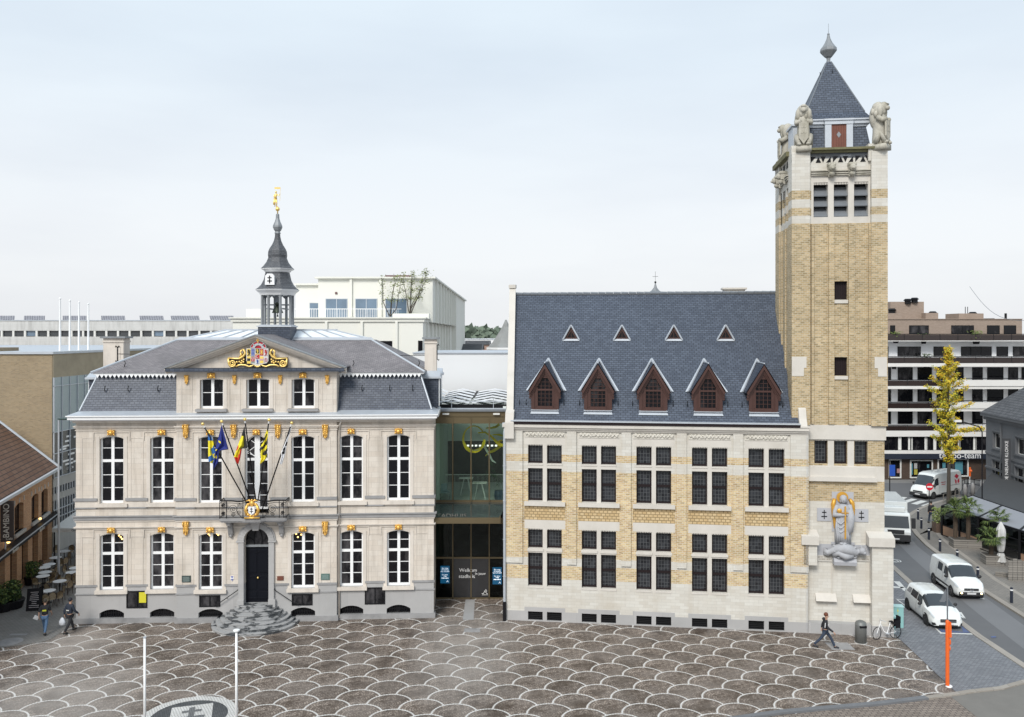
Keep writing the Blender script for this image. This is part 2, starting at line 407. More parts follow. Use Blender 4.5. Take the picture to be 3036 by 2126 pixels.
sheet('square_paving', [g_(-150, 2000), g_(0, 1921), g_(120, 1905), g_(150, 1896), g_(215, 1852), g_(240, 1830), g_(1280, 1826), g_(1300, 1770), g_(1496, 1770), g_(1500, 1830), g_(2380, 1860), g_(2612, 1880),
      g_(2668, 1896), g_(2842, 2060), g_(2320, 2122), g_(1800, 2200), g_(1500, 2400), g_(-400, 2400)], .0, m)
# entrance paving strip
sheet('entrance_path', [g_(1380, 1778), g_(1408, 1778), g_(1404, 1838), g_(1372, 1838)], .008, pmat('pale_paving_slab', (.36, .36, .36), .7, var=.1))
pass_ = pmat('dark_paver', (.20, .19, .178), .75, var=.2, brick=(.24, .12, .01, (.11, .105, .1), (.24, .23, .215), 0), scale=.7)
M['passpav'] = pass_
pts = [(-36.5, 38), (-30, 38), g_(0, 1921), g_(120, 1905), g_(150, 1896), g_(215, 1852), (-24.6, 48), (-26, 90), (-38, 90)]
sheet('side_street', pts, .01, pass_)
asp = pmat('asphalt', (.118, .118, .122), .8, var=.14, fine=.14, fscale=30, scale=.35, dirt=.2, dirtcol=(.17, .17, .17)); M['asphalt'] = asp
# road running away to the right of the tower
farE = [g_(3500, 2130), g_(3036, 1829), g_(2909, 1748.6), g_(2830, 1682), g_(2793, 1652), g_(2752, 1620), g_(2722, 1590), g_(2700, 1560), g_(2692, 1545), g_(2694, 1532), g_(2709, 1521), g_(2731, 1509), g_(2766, 1495), g_(2830, 1478), (50, 84), (60, 83)]
nearW = [g_(3300, 2140), g_(3036, 1976), g_(2900, 1886), g_(2850, 1848), g_(2780, 1790), g_(2701, 1731), g_(2649, 1683), g_(2600, 1640), g_(2560, 1600), (30, 75), (32, 86), (36, 92)]
road = farE[:-2]+[(62, 84.5), (62, 92.5), (36, 93.2)]+nearW[::-1][1:]
sheet('road', road, .008, asp)
wet = [g_(3036, 1905), g_(2900, 1800), g_(2780, 1700), g_(2690, 1625), g_(2650, 1590), g_(2600, 1540), g_(2640, 1540), g_(2700, 1590), g_(2760, 1650), g_(2840, 1720), g_(2960, 1800), g_(3036, 1850)]
sheet('worn_lane', [g_(3036, 1925), g_(2900, 1820), g_(2780, 1722), g_(2700, 1650), g_(2650, 1600), g_(2640, 1560), g_(2672, 1560), g_(2720, 1620), g_(2790, 1675), g_(2860, 1728), g_(2960, 1800), g_(3036, 1855)], .013, pmat('worn_asphalt', (.165, .165, .17), .75, var=.14, fine=.14, fscale=30, scale=.35))
# forecourt of grey setts between square and road
setts = pmat('grey_setts', (.155, .16, .175), .75, var=.18, brick=(.22, .13, .012, (.085, .088, .095), (.22, .225, .24), 0), scale=.5, fine=.15)
sheet('parking_paving', [g_(2668, 1896), g_(2630, 1860), g_(2600, 1840), (24, 75), (31, 75)]+[g_(2600, 1640), g_(2649, 1683), g_(2701, 1731), g_(2780, 1790), g_(2850, 1848), g_(2900, 1886), g_(3036, 1976), g_(3150, 2040), g_(3036, 2024), g_(2970, 2043), g_(2880, 2052), g_(2842, 2060)], .016, setts)
def strip(name, pts, w, z0, z1, mat, label=None):
    b = MB(); P = [Vector((p[0], p[1], 0)) for p in pts]; n = len(P); Lf = []; Rt = []
    for i in range(n):
        d = (P[min(i+1, n-1)]-P[max(i-1, 0)]).normalized(); nn = Vector((-d.y, d.x, 0)); Lf.append(P[i]+nn*w/2); Rt.append(P[i]-nn*w/2)
    for i in range(n-1):
        a, c_, d, e = Lf[i], Lf[i+1], Rt[i+1], Rt[i]
        up = Vector((0, 0, z1)); dn = Vector((0, 0, z0))
        b.face([a+up, e+up, d+up, c_+up]); b.face([a+up, c_+up, c_+dn, a+dn]); b.face([e+dn, d+dn, d+up, e+up])
    return tag(b.build(name, mat), kind='structure')
kerbm = pmat('kerb_stone', (.33, .30, .265), .8, var=.15, brick=(.9, 9, .01, (.16, .15, .14), (.28, .25, .215), 0), fine=.12)
strip('kerb', nearW, .38, 0, .06, kerbm)
strip('kerb', farE, .36, 0, .11, kerbm)
sw = pmat('brown_pavers', (.19, .175, .158), .8, var=.15, brick=(.22, .11, .008, (.10, .09, .08), (.235, .215, .19), 0), scale=.6, fine=.12)
b_in = [(x+.18*0, y) for x, y in farE]
sheet('pavement', farE[:14]+[(52, 83.5), (49.6, 87), (60, 60), (60, 30)], .1, sw)
strip('pavement_band', [g_(3250, 1890), g_(3036, 1775), g_(3007, 1757), g_(2950, 1722), g_(2862, 1653), g_(2830, 1630), g_(2790, 1597), g_(2775, 1575), g_(2772, 1555), g_(2776, 1530)], .32, .09, .106, kerbm)
# lower right corner: setts and concrete in front of the kerb
cs = pmat('pink_grey_setts', (.19, .155, .13), .8, var=.2, brick=(.26, .17, .016, (.06, .05, .045), (.27, .225, .19), 0), fine=.12, bump=.5)
sheet('sett_strip', [g_(1800, 2200), g_(2320, 2122), g_(2842, 2060), g_(2990, 2200), g_(3100, 2400), g_(1500, 2400)], .012, cs)
sheet('concrete_apron', [g_(2815, 2064), g_(2842, 2060), g_(2880, 2052), g_(2970, 2043), g_(3036, 2024), g_(3150, 2040), g_(3600, 2200), g_(3300, 2400), g_(3100, 2400), g_(2990, 2200)], .02, pmat('concrete_paving', (.175, .165, .15), .85, var=.15, fine=.12, fscale=20))
strip('kerb', [g_(1500, 2232), g_(1800, 2188), g_(2320, 2114), g_(2600, 2090), g_(2747, 2072)], .28, 0, .10, pmat('dark_kerb', (.15, .155, .165), .7, var=.2))
strip('kerb', [g_(2747, 2072), g_(2842, 2059), g_(2880, 2053), g_(2970, 2043), g_(3036, 2024), g_(3200, 1990)], .26, 0, .08, kerbm)
# zebra crossing and other markings
mk = pmat('road_marking_white', (.62, .62, .60), .7, var=.12, fine=.2, fscale=12)
b = MB()
R2 = lambda x, y: (2600+x*.2177, 1350+y*.2177)
R3 = lambda x, y: (2600+x*.3271, 1600+y*.3271)
for q in (((255, 550), (300, 552), (290, 575), (268, 576)), ((285, 588), (345, 568), (415, 576), (352, 605), (310, 615)), ((330, 636), (470, 590), (550, 602), (410, 648)), ((462, 660), (600, 614), (685, 628), (545, 674)), ((595, 686), (745, 640), (828, 654), (680, 698))):
    b.face([(*g_(*R2(*p)), .018) for p in q])
for q in (((150, 380), (205, 382), (275, 460), (262, 480), (225, 450)), ((150, 425), (200, 430), (262, 432), (225, 443), (150, 440)), ((318, 392), (385, 390), (415, 415), (345, 418)), ((440, 398), (500, 398), (640, 505), (625, 500)),
          ((930, 540), (945, 520), (980, 543), (940, 543)), ((745, 662), (765, 660), (808, 722), (795, 722)), ((745, 695), (760, 690), (808, 722), (795, 722)),
          ((520, 800), (530, 800), (585, 845), (890, 856), (905, 864), (575, 855)), ((168, 540), (178, 540), (262, 600), (258, 606)), ((170, 541), (255, 543), (255, 547), (180, 546)), ((760, 768), (772, 765), (905, 862), (880, 856))):
    b.face([(*g_(*R3(*p)), .022) for p in q])
tag(b.build('road_markings', mk), kind='structure')
b = MB()
for q in (((560, 812), (840, 850), (585, 843)), ((765, 782), (845, 848), (780, 842)), ((1030, 880), (1075, 878), (1085, 890), (1040, 895))):
    b.face([(*g_(*R3(*p)), .028) for p in q])
tag(b.build('blue_road_marking', pmat('blue_marking', (.09, .12, .23), .7)), kind='structure')
# bicycle pictogram on the road
b = MB()
for cx, cy in ((225, 1440), (262, 1438)):
    c = Vector((*g_(*R2(cx, cy)), .02)); 
    for k in range(14):
        a = 2*math.pi*k/14; a2 = 2*math.pi*(k+1)/14; r0, r1 = .26, .33
        b.face([c+Vector((r0*math.cos(a), r0*1.3*math.sin(a), 0)), c+Vector((r1*math.cos(a), r1*1.3*math.sin(a), 0)), c+Vector((r1*math.cos(a2), r1*1.3*math.sin(a2), 0)), c+Vector((r0*math.cos(a2), r0*1.3*math.sin(a2), 0))])
tag(b.build('bicycle_road_marking', mk), kind='structure')
# drain covers
for (x, y, w, h) in ((1400, 1869, .9, .6), (2490, 1916, 1.2, 1.0), (55, 1881.5, .9, .25)):
    c = gnd(x, y); b = MB(); b.box(c.x-w/2, c.x+w/2, c.y-h/2, c.y+h/2, -.01, .012)
    for k in range(4): b.box(c.x-w/2+.05, c.x+w/2-.05, c.y-h/2+h*(k+.3)/4, c.y-h/2+h*(k+.6)/4, .012, .016)
    tag(b.build('drain_cover', M['bluedk']), {1400: 'small grey rectangular drain cover in the cobbles before the glass entrance', 2490: 'wide grey drain cover in the cobbles near the litter bin', 55: 'narrow dark slotted drain in the side street pavement'}[x], 'drain cover')
c = gnd(30, 1903); b = MB(); b.lathe([(.62, -.01), (.62, .012)], 24, (c.x, c.y, 0)); tag(b.build('manhole_cover', M['bluedk']), 'round dark manhole cover in the side street pavement', 'manhole cover')
# mosaic roundel
c = Vector((-13.8, 36.15)); b = MB()
def ring(r0, r1, z, bb, n=64):
    for k in range(n):
        a = 2*math.pi*k/n; a2 = 2*math.pi*(k+1)/n
        bb.face([(c.x+r1*math.cos(a), c.y+r1*math.sin(a), z), (c.x+r1*math.cos(a2), c.y+r1*math.sin(a2), z), (c.x+r0*math.cos(a2), c.y+r0*math.sin(a2), z), (c.x+r0*math.cos(a), c.y+r0*math.sin(a), z)])
ring(0, 1.62, .008, b, 48); mos = tag(b.build('mosaic_roundel', pmat('dark_mosaic', (.06, .065, .07), .7, var=.3, brick=(.1, .1, .01, (.03, .03, .03), (.09, .095, .1), 0), dirt=.4, dirtcol=(.14, .15, .15))), kind='structure')
wm = pmat('white_mosaic', (.60, .59, .56), .7, var=.1, brick=(.13, .11, .012, (.2, .19, .18), (.66, .65, .63), 0))
b = MB(); ring(1.6, 2.02, .009, b); tag(b.build('mosaic_ring', wm), kind='structure')
b = MB(); a = R(17)
def rot(x, y): return (c.x+.1+x*math.cos(a)+y*math.sin(a)*-1, c.y+x*math.sin(a)+y*math.cos(a), .012)
b.face([rot(-.85, -1.0), rot(.85, -1.0), rot(.85, 1.12), rot(-.85, 1.12)]); tag(b.build('mosaic_shield', wm), kind='structure')
b = MB()
for q in ((-.12, .12, -.7, .9), (-.4, .4, .4, .62), (-.55, .55, -.25, 0)):
    b.face([(*rot(q[0], q[2])[:2], .016), (*rot(q[1], q[2])[:2], .016), (*rot(q[1], q[3])[:2], .016), (*rot(q[0], q[3])[:2], .016)]); 
    b.v[-1].z = b.v[-2].z = b.v[-3].z = b.v[-4].z = .016+.003*len(b.f)
tag(b.build('mosaic_cross', pmat('grey_mosaic', (.16, .165, .17), .7, var=.2, brick=(.1, .1, .01, (.06, .06, .06), (.2, .2, .2), 0))), kind='structure')
# ================================================================ facade helpers
def arc_pts(u0, u1, zs, rise, n=10):    # arc from (u0,zs) up over to (u1,zs)
    w = (u1-u0)/2; uc = (u0+u1)/2
    if rise >= w*.98: return [(uc-w*math.cos(math.pi*k/n), zs+rise*math.sin(math.pi*k/n)) for k in range(n+1)]
    r = (w*w+rise*rise)/(2*rise); a = math.asin(w/r)
    return [(uc+r*math.sin(-a+2*a*k/n), zs+rise-r+r*math.cos(-a+2*a*k/n)) for k in range(n+1)]
def wallgrid(mbs, u0, u1, z0, z1, v0, v1, holes, key=None, us=(), zs=()):
    """boxes between the openings; holes = (u0,u1,z0,z1,rise)"""
    U = sorted({u0, u1, *[x for x in us if u0 < x < u1], *[h[0] for h in holes if u0 < h[0] < u1], *[h[1] for h in holes if u0 < h[1] < u1]})
    Zs = sorted({z0, z1, *[z for z in zs if z0 < z < z1], *[h[2] for h in holes if z0 < h[2] < z1], *[h[3] for h in holes if z0 < h[3] < z1]})
    for a, b in zip(Zs, Zs[1:]):
        if b-a < 1e-5: continue
        zc = (a+b)/2; run = None
        for c, d in zip(U, U[1:]):
            if d-c < 1e-5: continue
            uc = (c+d)/2
            k = None if any(h[0] < uc < h[1] and h[2] < zc < h[3] for h in holes) else (key(uc, zc) if key else 'w')
            if run and run[2] == k: run[1] = d
            else:
                if run and run[2]: mbs[run[2]].box(run[0], run[1], v0, v1, a, b)
                run = [c, d, k]
        if run and run[2]: mbs[run[2]].box(run[0], run[1], v0, v1, a, b)
    for h in holes:
        if len(h) > 4 and h[4] > 0:
            pts = arc_pts(h[0], h[1], h[3]-h[4], h[4]); mid = len(pts)//2
            k = key((h[0]+h[1])/2, h[3]+.02) if key else 'w'
            mbs[k].prism([(h[0], h[3])]+pts[:mid+1], v0, v1); mbs[k].prism(pts[mid:]+[(h[1], h[3])], v0, v1)
def sash(parent, u0, u1, z0, z1, v, rise, rows_lo, rows_up, split, name='window', mat='white', mull=.16, thin=.035, fr=.085):
    """double casement with transom: frame mesh (child: glass)"""
    b = MB(); d0, d1 = v, v+.09; zt = z1-rise; uc = (u0+u1)/2
    b.box(u0, u0+fr, d0, d1, z0, zt); b.box(u1-fr, u1, d0, d1, z0, zt)
    b.box(u0+fr, u1-fr, d0-.02, d1, z0, z0+fr*1.5)
    if rise > 0:
        o = arc_pts(u0, u1, zt, rise); i = arc_pts(u0+fr, u1-fr, zt, rise-fr*.8)
        for k in range(len(o)-1): b.prism([o[k], o[k+1], i[k+1], i[k]], d0, d1)
    else: b.box(u0+fr, u1-fr, d0, d1, z1-fr, z1)
    b.box(uc-mull/2, uc+mull/2, d0-.015, d1-.01, z0+fr*1.5, z1-fr*.9)
    zz0 = z0+fr*1.5; 
    if split: b.box(u0+fr, uc-mull/2, d0-.01, d1-.01, split-.075, split+.075); b.box(uc+mull/2, u1-fr, d0-.01, d1-.01, split-.075, split+.075)
    def bars(a, c, n):
        for k in range(1, n):
            z = a+(c-a)*k/n
            b.box(u0+fr, uc-mull/2, d0+.015, d0+.055, z-thin/2, z+thin/2); b.box(uc+mull/2, u1-fr, d0+.015, d0+.055, z-thin/2, z+thin/2)
    if split: bars(zz0, split-.075, rows_lo); bars(split+.075, z1-fr*.6, rows_up)
    else: bars(zz0, z1-fr*.6, rows_lo)
    f = b.build(name, M[mat], parent)
    g = MB(); g.prism([(u0+.02, z0+.02)]+[(u1-.02, z0+.02)]+(arc_pts(u0+.02, u1-.02, zt, rise)[::-1] if rise > 0 else [(u1-.02, z1-.02), (u0+.02, z1-.02)]), v+.045, v+.06)
    g.build('glass', M['glass'], f); return f
def mask_mesh(seed):                   # gilded keystone head with scrolls
    b = MB(); r = random.Random(seed)
    b.ball((0, -.12, 0), (.17, .12, .17), 10, 8); b.ball((0, -.24, -.02), (.035, .05, .06), 6, 5)
    b.ball((-.07, -.21, .05), .035, 6, 4); b.ball((.07, -.21, .05), .035, 6, 4); b.ball((0, -.2, -.1), (.07, .04, .025), 6, 4)
    for s in (-1, 1):
        b.ball((s*.2, -.09, .08), (.09, .07, .1), 8, 6); b.ball((s*.22, -.1, -.09), (.07, .06, .08), 8, 6); b.ball((s*.12, -.12, .17), (.08, .07, .06), 8, 5)
    b.box(-.27, .27, -.14, 0, .17, .22); b.ball((0, -.13, .19), (.1, .09, .07), 8, 6)
    return b
def console_mesh(s=1):                 # tall gilded scroll bracket with leaf
    b = MB()
    b.box(-.2*s, .2*s, -.2, 0, .30, .36); b.box(-.17*s, .17*s, -.15, 0, -.2, .3)
    for x in (-.15, .15):
        b.tube([(x*s+.0, -.16+.09*math.cos(t), .18+.11*math.sin(t)) for t in [k*.5 for k in range(11)]], .035, 5)
        b.tube([(x*s*(1-.25*k/6), -.15+.03*math.sin(k), .1-.09*k) for k in range(7)], .03, 5)
    for k in range(5): b.ball((0, -.19+.012*k, .2-.13*k), (.11-.014*k, .06, .08), 7, 5)
    for k in range(4):
        for x in (-1, 1): b.ball((x*.09*s, -.17, .12-.12*k), (.05, .04, .06), 6, 4)
    b.box(-.09, .09, -.12, 0, -.42, -.2); b.ball((0, -.1, -.46), (.085, .08, .085), 8, 6); b.box(-.11, .11, -.13, 0, -.36, -.32)
    return b
# ================================================================ TOWN HALL (left)
TH = Frame(gnd(225, 1849), gnd(1286, 1831)); L_ = TH.len; VC = -.2
th = thing('town_hall', 'beige limestone town hall with gilded masks, slate mansard roof and pediment', 'town hall', (TH.o.x, TH.o.y, 0), TH.ang)
UL, UR = TH.u(527), TH.u(1000)         # central projecting bays
ZP = TH.z(400, 1732.5); ZS1 = TH.z(400, 1541); ZS0 = TH.z(400, 1528); ZB0 = TH.z(400, 1503); ZB1 = TH.z(400, 1476)
ZE = TH.z(400, 1269); ZC = TH.z(400, 1243); 
up = [(299.5, 367.3), (448, 517), (592.4, 659.5), (728.5, 796), (865, 933.7), (1008.7, 1076), (1148.7, 1215.4)]
gr = [(300, 368), (448.4, 516), (592, 659.5), None, (865.6, 932), (1007.7, 1074), (1146.8, 1213.7)]
zuT, zuB = TH.z(480, 1292), TH.z(480, 1491); zgT, zgB = TH.z(480, 1580), TH.z(480, 1747)
zbT, zbB = TH.z(480, 1804.5), TH.z(480, 1835)
uw = []                                # window u ranges with their facade offset
for i in range(7):
    v = VC if 2 <= i <= 4 else 0
    a, b = up[i]; uc = (TH.u(a, v+.1)+TH.u(b, v+.1))/2; uw.append((uc-.66, uc+.66, v))
zsplU = TH.z(480, 1366); zsplG = TH.z(480, 1641)
def th_zone(i):
    return (0, UL) if i < 2 else ((UL, UR) if i < 5 else (UR, L_))
mb = {'w': MB(), 's': MB(), 'p': MB()}
ucd = (uw[3][0]+uw[3][1])/2
zdB, zdT = 1.02, TH.z(764, 1566, VC)
nb = {}                                # notice boards / low windows
for zi, (ua, ub, v) in enumerate(((0, UL, 0), (UL, UR, VC), (UR, L_, 0))):
    holes = []
    for i in range(7):
        a, b, vv = uw[i]
        if not (ua < (a+b)/2 < ub): continue
        if i == 3: holes.append((a, b, ZS0+.02, zuT+.02, .66)); holes.append((ucd-.68, ucd+.68, 0.0, zdT, .68))
        else:
            holes.append((a, b, zuB, zuT, .16)); holes.append((a, b, zgB, zgT, .16))
            holes.append((a-.02, b+.02, zbB, zbT, .22))
    if zi != 1:
        k = 0 if zi == 0 else 5; um = (uw[k][1]+uw[k+1][0])/2; bd = (um-.58, um+.58, TH.z(400, 1803), TH.z(400, 1752)); holes.append(bd); nb[zi] = [bd]
    else:
        nb[1] = []
        for k in (2, 4):
            bd = (uw[k][0]+.03, uw[k][1]-.12, TH.z(620, 1796), TH.z(620, 1762)); holes.append(bd); nb[1].append(bd)
    key = lambda u, z: 'p' if z < ZP else 'w'
    wallgrid(mb, ua, ub, 0, ZC-.12, v, .45, holes, key, zs=(ZP,))
mb['w'].build('stone_wall', M['stone'], th); mb['p'].build('plinth', M['blue'], th)
b = MB(); b.box(.02, .45, .45, 12.2, 0, ZC-.1); b.box(L_-.45, L_-.02, .45, 12.2, 0, ZC-.1); b.box(.45, L_-.45, 11.8, 12.2, 0, ZC-.1)
b.build('side_walls', M['stone'], th)
# mouldings
b = MB(); g = MB(); w2 = MB()
def run(mbx, zlo, zhi, pr, skip=()):
    for ua, ub, v in ((-pr, UL-pr, 0), (UL-pr, UR+pr, VC), (UR+pr, L_+pr, 0)):
        segs = [(ua, ub)]
        for s0, s1 in skip:
            ns = []
            for c, d in segs:
                if s1 <= c or s0 >= d: ns.append((c, d))
                else:
                    if s0 > c: ns.append((c, s0))
                    if s1 < d: ns.append((s1, d))
            segs = ns
        for c, d in segs: mbx.box(c, d, v-pr, v+.3, zlo, zhi)
allw = [(a-.12, bb+.12) for a, bb, _ in uw]
sk_b = [(uw[3][0]-1.6, uw[3][1]+1.6)]
run(g, ZS1, ZS0-.05, .10, [(ucd-1.5, ucd+1.5)]); run(g, ZS0-.05, ZS0, .17, [(ucd-1.5, ucd+1.5)])
run(b, ZS1-.1, ZS1-.004, .05)
run(g, ZB1-.16, ZB1, .10, allw); run(g, ZB0-.08, ZB0, .06, allw)
run(b, ZB0, ZB1-.16, .04, allw)
run(b, ZE, ZE+.07, .08); run(b, ZE+.07, ZE+.13, .12); run(b, ZE-.14, ZE-.09, .04)
z2 = TH.z(400, 1566); run(b, z2, z2+.05, .06); run(b, z2+.05, z2+.1, .1)
z3 = ZP; run(g, z3-.12, z3, .05, allw+[(ucd-.9, ucd+.9)])
run(g, 0, .28, .09, [(ucd-2.2, ucd+2.2)]); run(g, TH.z(400, 1762), TH.z(400, 1762)+.07, .05, allw+[(ucd-2.2, ucd+2.2)]+[(nb[0][0][0]-.05, nb[0][0][1]+.05), (nb[2][0][0]-.05, nb[2][0][1]+.05)])
for i, (a, c, v) in enumerate(uw):     # sills, surrounds
    if i != 3:
        b.box(a-.24, c+.24, v-.16, v+.05, zuB-.2, zuB-.005); b.box(a-.24, c+.24, v-.16, v+.05, zgB-.2, zgB-.005)
    for (zb_, zt_) in ((zuB if i != 3 else ZB1, zuT), (zgB, zgT)):
        if i == 3 and zt_ == zgT: continue
        for s0, s1 in ((a-.2, a-.004), (c+.004, c+.2)): b.box(s0, s1, v-.03, v+.1, zb_, zt_-.02)
        b.box(a-.36, c+.36, v-.045, v+.1, zt_+.2, zt_+.24)
        b.box(a-.36, a-.32, v-.045, v+.1, zt_-.25, zt_+.2); b.box(c+.32, c+.36, v-.045, v+.1, zt_-.25, zt_+.2)
b.build('stone_mouldings', M['stonesm'], th); g.build('bluestone_bands', M['bluedk'], th)
# recessed-look wall panels between windows (thin raised fillets round each panel)
b = MB()
def panel(uc, w, z0, z1, v):
    for q in ((uc-w/2, uc-w/2+.03, z0, z1), (uc+w/2-.03, uc+w/2, z0, z1), (uc-w/2+.03, uc+w/2-.03, z1-.03, z1)): b.box(q[0], q[1], v-.022, v+.1, q[2], q[3])
pc = [(.65, .62, 0), ((uw[0][1]+uw[1][0])/2, .7, 0), ((UL+uw[2][0])/2, .62, VC), ((uw[2][1]+uw[3][0])/2, .7, VC), ((uw[3][1]+uw[4][0])/2, .7, VC),
      ((uw[4][1]+UR)/2, .55, VC), ((uw[5][1]+uw[6][0])/2, .8, 0), ((uw[6][1]+L_)/2, .65, 0)]
for k, (uc, w, v) in enumerate(pc):
    panel(uc, w, ZB1+.02, ZE-.55, v); 
    if k not in (3, 4): panel(uc, w, ZP+.02, z2-.45, v)
b.build('wall_panels', M['stonesm'], th)
# windows
for i, (a, c, v) in enumerate(uw):
    if i != 3:
        sash(th, a, c, zuB, zuT, v+.17, .16, 3, 2, zsplU); sash(th, a, c, zgB, zgT, v+.17, .16, 3, 2, zsplG)
a, c, v = uw[3]
f = sash(th, a, c, ZS0+.3, zuT+.02, v+.17, .66, 4, 1, zsplU+.05, mull=.3, thin=.035)
b = MB()                               # gothic tracery in the round head
zt = zsplU+.12; uc = (a+c)/2
def bow(p, q, k, r=.022):
    pts = []
    for i in range(9):
        t = i/8; pts.append((p[0]+(q[0]-p[0])*t+k*math.sin(math.pi*t), v+.2, p[1]+(q[1]-p[1])*t))
    b.tube(pts, r, 5)
bow((uc-.02, zt), (a+.1, zt+.62), -.12); bow((uc+.02, zt), (c-.1, zt+.62), .12)
bow((uc-.62, zt+.3), (uc+.36, zt+1.0), -.0); bow((uc+.62, zt+.3), (uc-.36, zt+1.0), 0)
bow((uc-.62, zt+.3), (uc-.05, zt), .12); bow((uc+.62, zt+.3), (uc+.05, zt), -.12)
b.build('tracery', M['white'], f)
# cellar grilles
for i, (a, c, v) in enumerate(uw):
    if i == 3: continue
    b = MB()
    for k in range(14): b.box(a+.03+(c-a-.06)*k/13-.012, a+.03+(c-a-.06)*k/13+.012, v+.12, v+.14, zbB, zbT)
    for z in (zbB+.12, zbB+.34): b.box(a, c, v+.115, v+.145, z, z+.02)
    o = b.build('cellar_grille', M['black'], th)
    b = MB(); b.box(a-.02, c+.02, v+.3, v+.32, zbB, zbT); b.build('dark_pane', M['glass'], o)
# glazed notice boards and low windows
yel = pmat('yellow_poster', (.62, .56, .03), .6, var=.05)
for zi in (0, 1, 2):
    for q in nb[zi]:
        v = VC if zi == 1 else 0; b = MB(); a, c, z0, z1 = q
        b.box(a, a+.05, v-.03, v+.06, z0, z1); b.box(c-.05, c, v-.03, v+.06, z0, z1); b.box(a+.05, c-.05, v-.03, v+.06, z0, z0+.05); b.box(a+.05, c-.05, v-.03, v+.06, z1-.05, z1)
        b.box((a+c)/2-.03, (a+c)/2+.03, v-.02, v+.05, z0+.05, z1-.05)
        o = b.build('notice_board' if zi != 1 else 'low_window', M['black'], th)
        b = MB(); b.box(a+.04, c-.04, v+.02, v+.03, z0+.04, z1-.04); b.build('glass', M['glass'], o)
        if zi == 0:
            b = MB(); b.box(a+.7, c-.07, v-.012, v-.004, z0+.3, z1-.08); b.build('poster', yel, o)
# cornice gutter
b = MB(); zc0, zc1 = TH.z(600, 1246, -.6), TH.z(600, 1231, -.6)
b.box(-.2, L_+.2, -.62, 0, zc0+.05, zc1-.06); b.box(-.27, L_+.27, -.70, .1, zc1-.06, zc1); b.box(-.1, L_+.1, -.48, .1, zc0-.03, zc0+.05)
b.box(-.27, 0, .1, 12.8, zc0+.05, zc1-.005); b.box(L_, L_+.27, .1, 12.8, zc0+.05, zc1-.005)
b.build('white_cornice', M['white'], th)
b = MB()                               # soffit fill + eave slope in zinc
b.box(-.07, L_+.07, -.28, .3, zc0-.16, zc0-.03)
b.build('cornice_bed', M['stonesm'], th)
zm0, zm1 = TH.z(400, 1221, .25), TH.z(400, 1110, 1.0)
b = MB(); b.frustum((-.24, L_+.24, -.66, 12.7), zc1+.003, (.12, L_-.12, .15, 12.0), zm0+.06)
b.build('eave_flashing', M['zinc'], th)
b = MB(); r0 = (.13, L_-.13, .16, 11.9); r1 = (.82, L_-.82, .95, 11.1)
b.frustum(r0, zm0+.065, r1, zm1); b.build('mansard_roof', M['slate'], th)
b = MB(); re0 = (.62, L_-.62, .72, 11.4); zr = TH.z(800, 1008, 4.6)
b.box(re0[0], re0[1], re0[2], re0[3], zm1+.002, zm1+.10)
n = 78; x0, x1 = re0[0]+.15, re0[1]-.15; zb_ = zm1+.0   # scalloped valance
for k in range(n):
    xa = x0+(x1-x0)*k/n; xb = x0+(x1-x0)*(k+1)/n
    b.prism([(xa, zb_), (xb, zb_), ((xa+xb)/2, zb_-.19)], .70, .72)
b.build('white_valance', M['white'], th)
b = MB(); b.frustum((re0[0]-.08, re0[1]+.08, re0[2]-.08, re0[3]+.08), zm1+.105, (4.1, L_-4.1, 4.6, 7.6), zr); b.build('upper_roof', M['slate2'], th)
b = MB()                               # hips, ridge and lightning cable
for sx, sg in ((re0[0]-.08, 1), (re0[1]+.08, -1)):
    b.tube([(sx, re0[2]-.08, zm1+.12), (4.1 if sg > 0 else L_-4.1, 4.6, zr+.02)], .07, 6)
b.box(4.0, L_-4.0, 4.5, 4.75, zr-.02, zr+.07)
for sx, tx in ((r0[0], r1[0]), (r0[1], r1[1])): b.tube([(sx, r0[2], zm0+.08), (tx, r1[2], zm1)], .05, 6)
b.build('hip_flashing', M['zinc'], th)
b = MB(); z0 = zr+.07                  # low glazed skylight on the flat top
b.frustum((4.2, L_-4.2, 4.8, 7.5), z0, (6.6, L_-6.6, 6.0, 6.6), z0+.55); o = b.build('skylight', pmat('pale_skylight_glass', (.72, .76, .80), .25, var=.05), th)
b = MB(); n = 10
for k in range(n+1):
    xa = 4.4+(L_-8.8)*k/n; xb = 6.7+(L_-13.4)*k/n; b.tube([(xa, 4.82, z0+.04), (xb, 6.0, z0+.58)], .045, 5)
b.box(6.5, L_-6.5, 5.95, 6.65, z0+.55, z0+.62); b.box(4.1, L_-4.1, 4.72, 4.82, z0, z0+.1); b.build('skylight_bars', M['zinc'], o)
# roof hooks
b = MB()
for x, in [(TH.u(p),) for p in (300, 370, 459, 1070, 1153, 1221)]:
    t = .55; p = Vector((x, .16+t*.79, zm0+.065+t*(zm1-zm0-.065)))
    b.tube([p, p+Vector((0, -.12, -.02)), p+Vector((0, -.16, .12)), p+Vector((0.02, -.1, .3))], .025, 5)
for px_, py_ in ((1046, 1089), (370, 1090), (1240, 1085)):
    x = TH.u(px_, 1.4); t = .17; p = Vector((x, re0[2]+t*3.9, zm1+.1+t*(zr-zm1)))
    b.tube([p, p+Vector((.03, -.12, .05)), p+Vector((.1, -.16, .2)), p+Vector((.03, -.1, .34))], .025, 5)
b.build('roof_hooks', M['black'], th)
